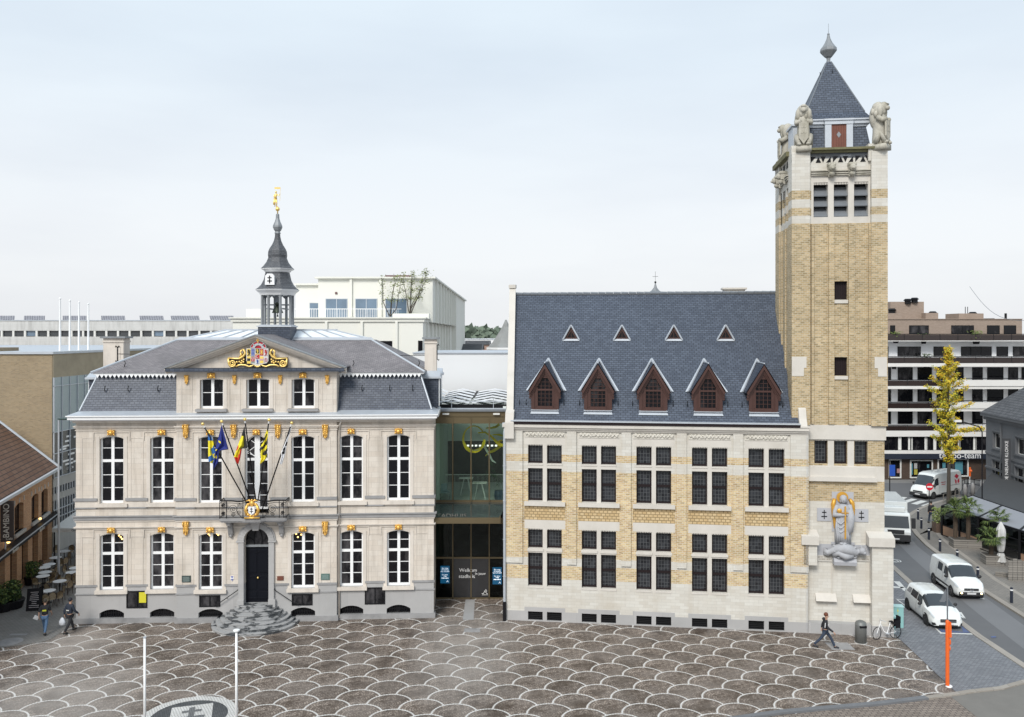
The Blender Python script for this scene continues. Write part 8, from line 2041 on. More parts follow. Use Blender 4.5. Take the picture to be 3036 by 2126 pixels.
for a_, c_ in zip(rings, rings[1:]):
    for k in range(16): b.f.append([a_[k], a_[(k+1) % 16], c_[(k+1) % 16], c_[k]])
b.build('canopy', pmat('parasol_cloth', (.55, .55, .54), .85, streak=.3), t_); b = MB(); b.tube([(0, 0, 0), (0, 0, 3.05)], .03); b.build('pole', M['black'], t_); b = MB(); b.lathe([(.18, .98), (.18, 1.04)], 12); b.build('strap', M['black'], t_)
p = gnd(*R3(1190, 385)); t_ = thing('plank_fence', 'tall weathered vertical plank screen at the right edge of the terrace', 'fence', (p.x, p.y, 0), R(-4)); b = MB()
for k in range(12): b.box(k*.3, k*.3+.27, 0, .04, 0, 1.42+.06*((k*5) % 3))
b.build('planks', wdp, t_)
p = gnd(*R3(1150, 345)); t_ = thing('wooden_crate', 'low open wooden crate beside the plank screen', 'crate', (p.x, p.y, 0), R(-30)); b = MB(); b.box(-.5, .5, -.25, .25, 0, .3); b.box(-.5, .5, -.28, -.25, .32, .42); b.build('slats', wdp, t_)
p = gnd(*R2(868, 1075)); t_ = thing('tall_planter', 'brown tall planter with yellow green hedge at the pergola corner', 'planter', (p.x, p.y+.4, 0)); b = MB(); b.box(-.35, .35, -.35, .35, 0, .9); b.build('box', pmat('brown_planter', (.12, .08, .06), .7), t_)
b = MB(); r = random.Random(3)
for i in range(420): c = Vector((r.uniform(-.38, .38), r.uniform(-.38, .38), r.uniform(.85, 2.1))); u_ = Vector((r.gauss(0, 1), r.gauss(0, 1), r.gauss(0, 1))).normalized()*.08; w = u_.orthogonal().normalized()*.06; b.face([c-u_, c-w, c+u_, c+w])
b.build('foliage', gm_('hedge_lime', (.22, .27, .09)), t_)
# bollards
def bollard(label, loc):
    t_ = thing('bollard', label, 'bollard', loc, 0, 'bollards along the pavement edge'); b = MB(); b.lathe([(.085, 0), (.085, .74), (.07, .78)], 12); b.lathe([(.085, .82), (.085, .9), (.05, .93)], 12); b.build('post', pmat('blue_black_post', (.015, .02, .035), .45), t_); b = MB(); b.lathe([(.088, .74), (.088, .82)], 12); b.build('white_ring', M['white'], t_); return t_
bl = [(2721.9, 1543.7), (2731.7, 1571), (2754, 1603.6), (2787, 1638.4), (2838, 1672), (2899, 1726), (2999, 1792)]; bn = ['farthest bollard, on the curved pavement corner', 'second farthest bollard, just nearer than the corner one', 'third farthest bollard, beside the middle of the kerb bend', 'middle bollard, opposite the palm planters', 'bollard partly behind the roof of the compact white van', 'bollard at the front right corner of the compact white van', 'nearest bollard, low at the right edge of the picture']
for (x, y), l in zip(bl, bn): p = gnd(x, y); bollard('dark '+l, (p.x, p.y, .1))
# signs
def signpost(name, label, loc, h, r_=.035, m_='zinc'): t_ = thing(name, label, 'sign', loc); b = MB(); b.tube([(0, 0, 0), (0, 0, h)], r_, 7); b.build('pole', M[m_], t_); return t_
p = at(2755, 1443, 75); t_ = signpost('no_entry_sign', 'round red no entry sign on a dark pole at the road corner', (p.x, 75, .1), p.z, m_='black'); b = MB(); b.lathe([(.32, -.015), (.32, .015)], 24); o = b.build('disc', pmat('sign_red', (.55, .015, .03), .4), t_); o.rotation_euler = (R(90), 0, 0); o.location = (0, -.06, p.z-.1); b = MB(); b.box(-.23, .23, -.09, -.08, p.z-.16, p.z-.04); b.build('bar', M['white'], t_)
p = at(2638, 1390, 84); t_ = signpost('blue_street_sign', 'narrow blue sign on a dark pole beside the tower edge', (p.x, 84, 0), p.z+.8, .05, 'black'); b = MB(); b.box(-.05, .5, -.08, -.04, p.z-.7, p.z+.4); b.build('panel', pmat('sign_blue', (.02, .08, .4), .4), t_)
org = pmat('orange_plastic', (.75, .13, .02), .45)
p = gnd(2809, 2035); Z = p.y; t_ = signpost('roadside_sign_post', 'grey sign post sleeved in orange plastic with a triangular sign seen from behind', (p.x, Z, 0), 4.55, .035, 'zincdk')
b = MB(); b.lathe([(.085, .02), (.085, 3.0), (.05, 3.08)], 12); b.build('orange_sleeve', org, t_); b = MB(); b.prism([(-.32, 3.95), (.04, 3.95), (-.06, 4.5)], .03, .05); b.box(-.34, -.1, .02, .06, 3.9, 3.98); b.build('triangle_sign', M['zincdk'], t_)
b = MB(); b.prism([(.02, 2.85), (.12, 3.0), (.14, 2.3), (.02, 2.3)], -.12, .1); b.ball((.12, .05, 2.05), (.06, .1, .18)); b.ball((.12, .05, 1.75), (.05, .08, .12)); b.build('orange_lamp', org, t_); b = MB(); b.lathe([(.16, 0), (.14, .05)], 10, (.06, -.02, 0)); b.build('foot', M['white'], t_)
p = gnd(*R2(1265, 400)); t_ = thing('orange_barrier_sign', 'small orange marker on a stand before the dark shop wall', 'barrier', (p.x, p.y, 0)); b = MB(); b.box(-.1, .1, -.04, .04, .9, 1.9); b.ball((.1, 0, 1.5), .16); b.build('panel', org, t_); b = MB(); b.tube([(0, 0, 0), (0, 0, 1.1)], .04); b.build('post', M['white'], t_)
# railings at the road corner
for lb, pts in (('dark low road railing in front of the apartment shops, right of the large van', [(1160, 470), (1230, 440), (1420, 470)]), ('pale brown low railing behind the pergola corner', [(905, 668), (1010, 620), (1120, 590)])):
    t_ = thing('road_railing', lb, 'railing', (0, 0, 0)); P = [gnd(*R2(*q_)) for q_ in pts]; b = MB()
    for z in (.45, .95): b.tube([v_+Vector((0, 0, z)) for v_ in P], .035, 5)
    for i in range(len(P)-1):
        for f in (0, .5, 1): v_ = P[i].lerp(P[i+1], f); b.tube([v_, v_+Vector((0, 0, 1))], .035, 5)
    b.build('rails', M['black'] if 'dark' in lb else wdp, t_)
for k, (x, y) in enumerate(((1200, 560), (1305, 540), (1430, 500))): p = gnd(*R2(x, y)); b = MB(); b.lathe([(.22, 0), (.2, .9), (.14, 1.15), (.05, 1.25)], 10); o = b.build('cast_bollard', M['bluedk'], None, True); o.location = (p.x, p.y, 0); tag(o, 'stout grey bollard %s of the three near the pergola roof' % ('left', 'middle', 'right')[k], 'bollard')
# parabolic street lamp among the leaves
p = at(2912, 1330, 72); t_ = thing('street_lamp', 'curved dark street lamp with pale head reaching over the yellow tree', 'street lamp', (p.x, 72, 0)); zt2 = at(2905, 1260, 72).z; b = MB(); b.tube([(0, 0, 0), (0, 0, zt2-.6), (-.25, 0, zt2-.15), (-.8, 0, zt2), (-1.9, 0, zt2+.35)], .05, 7); b.build('arm', M['black'], t_); b = MB(); b.box(-2.35, -1.8, -.14, .14, zt2+.25, zt2+.42); b.build('lamp_head', M['offwhite'], t_)
b = MB(); P0, P1 = at(2875, 850, 90), at(3060, 950, 60); cb = thing('overhead_cable', 'thin sagging overhead cable in the sky at the upper right', 'cable'); b.tube([P0.lerp(P1, k/12)+Vector((0, 0, -1.2*math.sin(math.pi*k/12))) for k in range(13)], .02, 4); b.build('wire', M['zincdk'], cb)
# front masts, bin, cabinets
for lb, x, yt, Z, cap in (('plain white mast without a cap, left of the mosaic roundel', 429, 1890, 34, 0), ('white mast with flat round cap, right of the mosaic roundel', 701, 1874, 34, 1)):
    p = at(x, yt, Z); t_ = thing('white_mast', lb, 'pole', (p.x, Z, 0)); b = MB(); b.tube([(0, 0, 0), (0, 0, p.z)], [.055, .045], 12); b.build('pole', M['white'], t_, True)
    if cap: b = MB(); b.lathe([(.05, p.z), (.13, p.z+.05), (.13, p.z+.09), (.03, p.z+.1)], 16); b.build('cap', M['white'], t_)
    else: b = MB(); b.lathe([(.06, p.z-.02), (.06, p.z+.02)], 10); b.build('cap', M['zinc'], t_)
p = gnd(2552, 1905); t_ = thing('litter_bin', 'grey cylindrical litter bin against the tower base', 'litter bin', (p.x, p.y, 0)); b = MB(); b.lathe([(.29, .02), (.29, .95), (.285, 1.0)], 24); b.prism([(-.29, 1.0), (.29, 1.0), (.27, 1.12), (.0, 1.17), (-.2, 1.16)], -.2, .2) if False else b.lathe([(.285, 1.0), (.25, 1.1), (.14, 1.16), (.0, 1.17)], 24, cap=False)
b.build('body', pmat('bin_grey', (.17, .175, .17), .5, metal=.3), t_, True); b = MB(); b.box(-.16, .2, -.31, -.1, .86, .96); b.build('opening', M['black'], t_); b = MB(); b.lathe([(.33, 0), (.33, .03)], 20); b.build('foot', M['concrete'], t_)
teal = pmat('teal_cabinet', (.25, .47, .46), .6, var=.08)
for lb, x, y, w, h in (('low teal utility cabinet behind the white bicycle', 2635, 1880, .66, .95), ('taller pale teal utility cabinet, right of the low one', 2662, 1862, .62, 1.15)):
    p = gnd(x, y); t_ = thing('utility_cabinet', lb, 'cabinet', (p.x, p.y, 0), WG.ang); b = MB(); b.box(-w/2, w/2, 0, .4, 0, h); b.build('body', teal, t_, bevel=.015); b = MB(); b.box(-w/2-.03, w/2+.03, -.03, .43, h, h+.05); b.build('lid', pmat('pale_teal', (.4, .6, .6), .6), t_); b = MB(); b.prism([(-.05, h-.22), (.05, h-.22), (0, h-.13)], -.012, -.002); b.box(-.005, .005, -.01, 0, .05, h-.05); b.build('warning_mark', pmat('warning_yellow', (.7, .6, .05), .5), t_)
# bicycle
p = gnd(2600, 1897); bk2 = thing('bicycle', 'white city bicycle with black child seat leaning by the teal cabinets', 'bicycle', (p.x, p.y, 0), R(12))
wht = M['white']
for nm, x in (('front_wheel', 0.0), ('rear_wheel', 1.12)):
    b = MB(); yr_ = .12 if nm == 'front_wheel' else 0; b.tube([(x+.33*math.cos(k*math.pi/14), yr_*math.cos(k*math.pi/14), .34+.33*math.sin(k*math.pi/14)) for k in range(28)], .02, 6, closed=True); o = b.build(nm, M['black'], bk2)
    b = MB()
    for k in range(12): b.tube([(x, 0, .34), (x+.32*math.cos(k*.523), yr_*math.cos(k*.523), .34+.32*math.sin(k*.523))], .004, 3)
    b.build('spokes', M['zinc'], o)
b = MB(); b.tube([(0, 0, .34), (.2, 0, .85), (.24, 0, 1.0)], .02); b.tube([(.22, 0, .82), (.42, 0, .42), (.62, 0, .3)], .024); b.tube([(.62, 0, .3), (.8, 0, .9)], .02); b.tube([(.62, 0, .3), (1.12, 0, .34), (.78, 0, .82)], .014); b.build('frame', wht, bk2)
b = MB(); b.tube([(.35, -.25, 1.02), (.26, -.1, 1.05), (.24, 0, 1.02), (.26, .1, 1.05), (.35, .25, 1.02)], .015); b.build('handlebar', M['zinc'], bk2); b = MB(); b.ball((.84, 0, .93), (.14, .08, .04)); b.build('saddle', M['black'], bk2, True)
b = MB(); b.box(.95, 1.3, -.15, .15, .78, .84); b.box(1.25, 1.33, -.16, .16, .84, 1.2); b.box(1.0, 1.3, -.18, -.15, .6, 1.0); b.box(1.0, 1.3, .15, .18, .6, 1.0); b.build('child_seat', M['black'], bk2, bevel=.02); b = MB(); b.tube([(.55, -.12, .3), (.75, -.12, .3)], .015); b.lathe([(.09, -.02), (.09, .02)], 14, (.62, 0, .3)); b.build('crank', M['zinc'], bk2)

# ================================================================ VEHICLES
carw = pmat('white_car_paint', (.74, .755, .74), .25, var=.02, coat=.6); cgl = pmat('car_glass', (.03, .036, .042), .06, spec=.9, var=.5, scale=1); rub = pmat('tyre_rubber', (.018, .018, .018), .85); rimm = pmat('wheel_rim', (.3, .3, .3), .35, metal=.7); pls = pmat('black_plastic', (.022, .022, .024), .6); chrm = pmat('chrome', (.6, .6, .62), .2, metal=1); plt = pmat('number_plate', (.55, .55, .55), .5)
hl = newmat('headlight_lens'); hl[2].inputs['Base Color'].default_value = (.55, .58, .6, 1); hl[2].inputs['Roughness'].default_value = .1; hlm = hl[0]
yl = newmat('lit_headlamp'); yl[2].inputs['Emission Color'].default_value = (1, .75, .3, 1); yl[2].inputs['Emission Strength'].default_value = 3
class Veh:                              # local x forward, y left, z up; lofted body
    def __init__(s, name, label, cat, P, heading, st, grp=None):
        s.st = st; s.root = thing(name, label, cat, P, heading, grp)
    def sec(s, x):
        st = s.st; x = max(st[0][0], min(st[-1][0], x))
        for i in range(len(st)-1):
            if st[i][0] <= x <= st[i+1][0]: break
        a, c = st[i], st[i+1]; f = (x-a[0])/max(1e-6, c[0]-a[0]); v = [a[k]+(c[k]-a[k])*f for k in range(1, 7)]
        zl, w, zb, wb, zt, wt_ = v
        return [(w*.9, zl), (w, zl+.12), (w+.01, zl+(zb-zl)*.55), (wb, zb), (wt_, zt-.09), (wt_*.82, zt-.015), (0, zt+.015)]
    def pt(s, x, t, sd, off=0):
        p = s.sec(x); q_ = t*6; i = min(5, int(q_)); f = q_-i; y = p[i][0]+(p[i+1][0]-p[i][0])*f; z = p[i][1]+(p[i+1][1]-p[i][1])*f
        v = Vector((x, sd*y, z))
        if off:
            e_ = .02; i2 = p[i+1]; n = Vector((0, (i2[1]-p[i][1]), -(i2[0]-p[i][0]))).normalized(); n = Vector((0, sd*n.y, n.z))
            dz = s.sec(x+e_)[min(6, i+1)][1]-s.sec(x-e_)[min(6, i+1)][1]; n = (n+Vector((-dz/(2*e_)*max(0, n.z), 0, 0))).normalized(); v += n*off
        return v
    def body(s, mat, nx=44):
        b = MB(); x0, x1 = s.st[0][0], s.st[-1][0]; xs = sorted({x0+(x1-x0)*k/nx for k in range(nx+1)} | {q_[0] for q_ in s.st}); T = [k/12 for k in range(13)]; rows = []
        for x in xs: rows.append([b.P(s.pt(x, t, 1)) for t in T]+[b.P(s.pt(x, t, -1)) for t in T[::-1]])
        for a, c in zip(rows, rows[1:]):
            for k in range(len(a)-1): b.f.append([a[k], a[k+1], c[k+1], c[k]])
        b.f.append(rows[0][::-1]); b.f.append(rows[-1]); s.b = b.build('body', mat, s.root, True)
        me = s.b.data; me.polygons[len(me.polygons)-1].use_smooth = False; me.polygons[len(me.polygons)-2].use_smooth = False; me.validate()
        bm_ = s.b.modifiers.new('w', 'EDGE_SPLIT'); bm_.split_angle = R(38)
    def patch(s, name, x0, x1, t0, t1, sides, mat, off=.008, par=None, slant0=0, slant1=0, n=8):
        b = MB()
        if sides == 'c':
            T = [t0+(1-t0)*k/6 for k in range(7)]; cols_ = [(t, 1) for t in T]+[(t, -1) for t in T[::-1][1:]]
        else: cols_ = [(t0+(t1-t0)*k/4, sides) for k in range(5)]
        G = []
        for i in range(n+1):
            row = []
            for t, sd in cols_: g_t = (t-t0)/max(1e-6, (t1-t0)) if sides != 'c' else 0; xa, xb = x0+slant0*g_t, x1+slant1*g_t; row.append(b.P(s.pt(xa+(xb-xa)*i/n, t, sd, off)))
            G.append(row)
        for i in range(n):
            for k in range(len(cols_)-1): b.f.append([G[i][k], G[i][k+1], G[i+1][k+1], G[i+1][k]])
        return b.build(name, mat, par or s.root, True)
    def wheels(s, xs, r_, y, rimc=None):
        for x in xs:
            for sd in (1, -1):
                b = MB(); b.M = Matrix.Translation((x, sd*(y+.012), r_)) @ Matrix.Rotation(R(90), 4, 'X'); b.lathe([(r_+.07, -.006), (r_+.07, .006)], 22); b.build('wheel_arch', pls, s.root)
                b = MB(); b.M = Matrix.Translation((x, sd*(y-.08), r_)) @ Matrix.Rotation(R(90), 4, 'X'); b.lathe([(r_*.9, -.11), (r_, -.08), (r_, .08), (r_*.9, .11)], 22); w = b.build('wheel', rub, s.root)
                b = MB(); b.M = Matrix.Translation((x, sd*(y+.035), r_)) @ Matrix.Rotation(R(90), 4, 'X'); b.lathe([(r_*.62, -.008), (r_*.62, .008)], 16); rm = b.build('rim', rimc or rimm, w)
                b = MB()
                for k in range(5): b.M = Matrix.Translation((x, sd*(y+.05), r_)) @ Matrix.Rotation(k*1.2566+.3, 4, 'Y'); b.prism([(-.035, .06), (.035, .06), (.09, r_*.55), (-.09, r_*.55)], -.006, .006)
                b.build('wheel_openings', pls, rm)
    def bx(s, name, mat, *q_, par=None, bev=0): b = MB(); b.box(*q_); return b.build(name, mat, par or s.root, bevel=bev)
    def mirror(s, x, y, z, k=1):
        for sd in (1, -1): b = MB(); b.ball((x, sd*(y+.1), z), (.07, .11*k, .09*k)); b.build('wing_mirror', pls, s.root, True)
def headto(a, b_): return math.atan2(b_.y-a.y, b_.x-a.x)
# hatchback (x, zlow, wlow, zbelt, wbelt, ztop, wtop)
HB = [(-2.12, .45, .62, .85, .66, 1.0, .55), (-2.0, .28, .80, .95, .80, 1.32, .60), (-1.75, .22, .87, 1.0, .84, 1.52, .64), (-1.0, .2, .89, 1.0, .86, 1.57, .67), (0, .2, .89, .97, .86, 1.56, .68), (.45, .2, .89, .95, .86, 1.50, .66), (1.2, .2, .89, .93, .85, 1.06, .72), (1.75, .2, .87, .86, .80, .93, .66), (2.05, .22, .78, .70, .70, .78, .55), (2.17, .26, .62, .6, .6, .66, .5)]
fw, rw = gnd(2745.6, 1853.5), gnd(2691.6, 1807.7); hd = headto(rw, fw); mid = (fw+rw)/2; sidev = Vector((-math.sin(hd), math.cos(hd), 0)); cpos_ = mid-sidev*.86*(1 if sidev.dot(Vector((1, 0, 0))) < 0 else -1)
v = Veh('hatchback_car', 'white hatchback car parked on the grey setts beside the kerb', 'car', (cpos_.x, cpos_.y, 0), hd, HB); v.body(carw)
v.patch('windscreen', .42, 1.22, .62, 1, 'c', cgl, .012); v.patch('rear_window', -2.0, -1.78, .62, 1, 'c', cgl)
for sd in (1, -1):
    v.patch('side_window', .0, .75, .515, .64, sd, cgl, slant1=-.28); v.patch('side_window', -.95, -.06, .515, .64, sd, cgl); v.patch('side_window', -1.62, -1.02, .53, .63, sd, cgl, slant0=.12)
    v.patch('headlight', 1.66, 2.07, .44, .54, sd, hlm, .012, slant0=.1); v.patch('air_intake', 1.98, 2.14, .05, .24, sd, pls, .012); v.patch('door_line', -.045, -.025, .15, .5, sd, pls, .004); v.patch('door_line', .93, .95, .15, .5, sd, pls, .004)
v.bx('grille', pls, 2.10, 2.2, -.42, .42, .46, .62); v.bx('chrome_bar', chrm, 2.19, 2.21, -.4, .4, .53, .555); v.bx('number_plate', plt, 2.19, 2.215, -.26, .26, .33, .43); v.bx('lower_grille', pls, 2.1, 2.185, -.5, .5, .24, .31)
v.wheels((1.35, -1.35), .32, .88, pmat('dark_rim', (.05, .05, .05), .4, metal=.5)); v.mirror(.72, .88, 1.02)
# compact van
CV = [(-2.15, .35, .80, 1.0, .80, 1.70, .70), (-2.0, .26, .87, 1.08, .86, 1.80, .74), (-.5, .24, .90, 1.1, .88, 1.84, .76), (.35, .24, .90, 1.08, .88, 1.82, .75), (.6, .24, .90, 1.07, .88, 1.74, .73), (1.25, .24, .90, 1.04, .87, 1.20, .76), (1.8, .24, .88, .95, .82, 1.04, .66), (2.08, .26, .80, .8, .74, .88, .58), (2.17, .3, .7, .7, .66, .74, .52)]
fw, rw = gnd(2818.5, 1766.8), gnd(2771.7, 1732.5); hd = headto(rw, fw); mid = (fw+rw)/2; sidev = Vector((-math.sin(hd), math.cos(hd), 0)); cpos_ = mid+Vector((.88, 0, 0))
v = Veh('compact_van', 'small white delivery van with lit headlamps driving beside the parked hatchback', 'van', (cpos_.x, cpos_.y, 0), hd, CV); v.body(carw)
v.patch('windscreen', .58, 1.26, .62, 1, 'c', cgl, .012)
for sd in (1, -1):
    v.patch('side_window', .22, .98, .515, .64, sd, cgl, slant1=-.36); v.patch('side_window', -.75, -.05, .52, .64, sd, cgl); v.patch('rubbing_strip', -1.0, 1.0, .22, .28, sd, pls); v.patch('door_line', .06, .08, .15, .62, sd, pls, .004); v.patch('door_line', -.92, -.9, .15, .62, sd, pls, .004)
    v.patch('headlight', 1.7, 2.08, .43, .55, sd, hlm, .012, slant0=.12)
    b = MB(); b.ball((2.2, sd*.58, .45), (.03, .07, .05)); b.build('fog_lamp', yl[0], v.root)
v.bx('bumper', pls, 1.95, 2.2, -.72, .72, .26, .52, bev=.04); v.bx('grille', pls, 2.08, 2.2, -.42, .42, .6, .74); v.bx('chrome_bar', chrm, 2.2, 2.215, -.4, .4, .64, .66); b = MB(); b.tube([(2.22, .09*math.cos(k*.5236), .67+.09*math.sin(k*.5236)) for k in range(12)], .012, 5, closed=True)
for k in range(3): b.tube([(2.22, 0, .67), (2.22, .09*math.sin(k*2.094), .67+.09*math.cos(k*2.094))], .009, 4)
b.build('round_emblem', chrm, v.root); v.bx('number_plate', plt, 2.2, 2.22, -.26, .26, .38, .49); v.wheels((1.38, -1.32), .32, .89); v.mirror(.95, .9, 1.15, 1.2)
# large van
LV = [(-3.0, .35, .98, 1.2, .98, 2.38, .88), (-2.8, .3, 1.0, 1.25, 1.0, 2.48, .9), (.9, .3, 1.0, 1.25, 1.0, 2.5, .9), (1.35, .3, 1.0, 1.25, 1.0, 2.42, .88), (1.6, .3, 1.0, 1.22, 1.0, 2.2, .85), (2.35, .3, .99, 1.15, .95, 1.3, .8), (2.75, .32, .95, .95, .85, 1.08, .7), (2.95, .36, .85, .7, .78, .8, .6)]
fw, rw = gnd(2765.5, 1480.6), gnd(2835, 1468.6); hd = headto(rw, fw); mid = (fw+rw)/2; n_ = Vector((-math.sin(hd), math.cos(hd), 0)); n_ = n_ if n_.y > 0 else -n_; cpos_ = mid+n_*.98
v = Veh('large_van', 'large white high roofed delivery van with red parcel emblem turning at the crossing', 'van', (cpos_.x, cpos_.y, 0), hd, LV); v.body(carw)
v.patch('windscreen', 1.6, 2.36, .62, 1, 'c', cgl, .015)
sdv = 1 if Vector((-math.sin(hd), math.cos(hd))).y < 0 else -1
for sd in (1, -1):
    v.patch('side_window', 1.02, 1.85, .51, .615, sd, cgl, slant1=-.3); v.patch('headlight', 2.3, 2.78, .42, .52, sd, hlm, .012); v.patch('door_line', .9, .92, .1, .64, sd, pls, .004); v.patch('sill_strip', -1.6, .6, .10, .2, sd, pls); v.patch('rail_line', -2.6, -.4, .44, .455, sd, pls, .006)
v.bx('bumper', pls, 2.6, 3.02, -.9, .9, .28, .62, bev=.05); v.bx('grille', pls, 2.8, 2.97, -.5, .5, .66, .8); v.bx('number_plate', plt, 3.02, 3.04, -.26, .26, .42, .53); v.wheels((1.9, -1.95), .35, .99); v.mirror(1.9, 1.0, 1.35, 1.5)
em = pmat('emblem_red', (.5, .03, .06), .5); sd = sdv
for k, q_ in enumerate((((-2.55, .60), (-2.1, .635), (-1.72, .60), (-2.15, .56)), ((-2.55, .57), (-2.2, .535), (-2.25, .48), (-2.55, .51)), ((-2.1, .53), (-1.75, .57), (-1.8, .50), (-2.0, .46)))):
    b = MB(); b.face([v.pt(x, t, sd, .014) for x, t in q_]); b.face([v.pt(x, t, sd, .012) for x, t in q_[::-1]]); b.build('red_emblem', em, v.root)
for k, (x0, x1, t) in enumerate(((-.15, .6, .535), (-.1, .55, .505))):
    b = MB(); r = random.Random(k); x = x0
    while x < x1: w = .05+.05*r.random(); b.face([v.pt(x, t, sd, .012), v.pt(x+w, t, sd, .012), v.pt(x+w, t+.012, sd, .012), v.pt(x, t+.012, sd, .012)]); x += w+.02
    b.build('small_red_lettering', em, v.root)
# box truck
fr_ = at(2674, 1560, 67); hd = R(-104); tp = Vector((30.0, 66.6, 0)); tk = thing('box_truck', 'white box truck with lit headlamp driving out from behind the tower', 'truck', tp, hd)
TP = lambda nm, m_, *q_, par=None, bev=.03: (lambda b: b.box(*q_).build(nm, m_, par or tk, bevel=bev))(MB())
TP('box', carw, -5.6, -1.0, -1.2, 1.2, .75, 3.0); cab = MB(); cab.prism([(-.85, .45), (.9, .45), (.95, 1.0), (.85, 1.25), (.6, 2.25), (.45, 2.4), (-.85, 2.4)], -1.08, 1.08); cb_ = cab.build('cab', carw, tk, bevel=.05)
b = MB(); b.face([(.875, -.98, 1.3), (.875, .98, 1.3), (.655, .93, 2.18), (.655, -.93, 2.18)]); b.build('windscreen', cgl, cb_)
for sd in (1, -1):
    b = MB(); b.face([(-.3, sd*1.09, 1.3), (.7, sd*1.09, 1.3), (.52, sd*1.09, 2.1), (-.3, sd*1.09, 2.1)]); b.build('side_window', cgl, cb_); TP('wing_mirror', pls, .75, .9, min(sd*1.12, sd*1.42), max(sd*1.12, sd*1.42), 1.3, 2.1, par=cb_)
    TP('headlight', yl[0] if sd > 0 else hlm, .93, .985, min(sd*.68, sd*.98), max(sd*.68, sd*.98), .55, .72, par=cb_, bev=.01)
    for x in (.1, -4.2): b = MB(); b.M = Matrix.Translation((x, sd*.98, .42)) @ Matrix.Rotation(R(90), 4, 'X'); b.lathe([(.42, -.14), (.42, .14)], 20); b.build('wheel', rub, tk)
TP('bumper', pls, .6, 1.0, -1.06, 1.06, .28, .8, par=cb_); TP('grille', pls, .9, .97, -.6, .6, .84, 1.16, par=cb_, bev=.01); TP('number_plate', plt, 1.0, 1.015, -.25, .25, .42, .53, par=cb_, bev=.003); TP('chassis', pls, -5.4, .4, -.5, .5, .45, .72); TP('wind_deflector', carw, -.5, .3, -.8, .8, 2.4, 2.8, par=cb_, bev=.08)

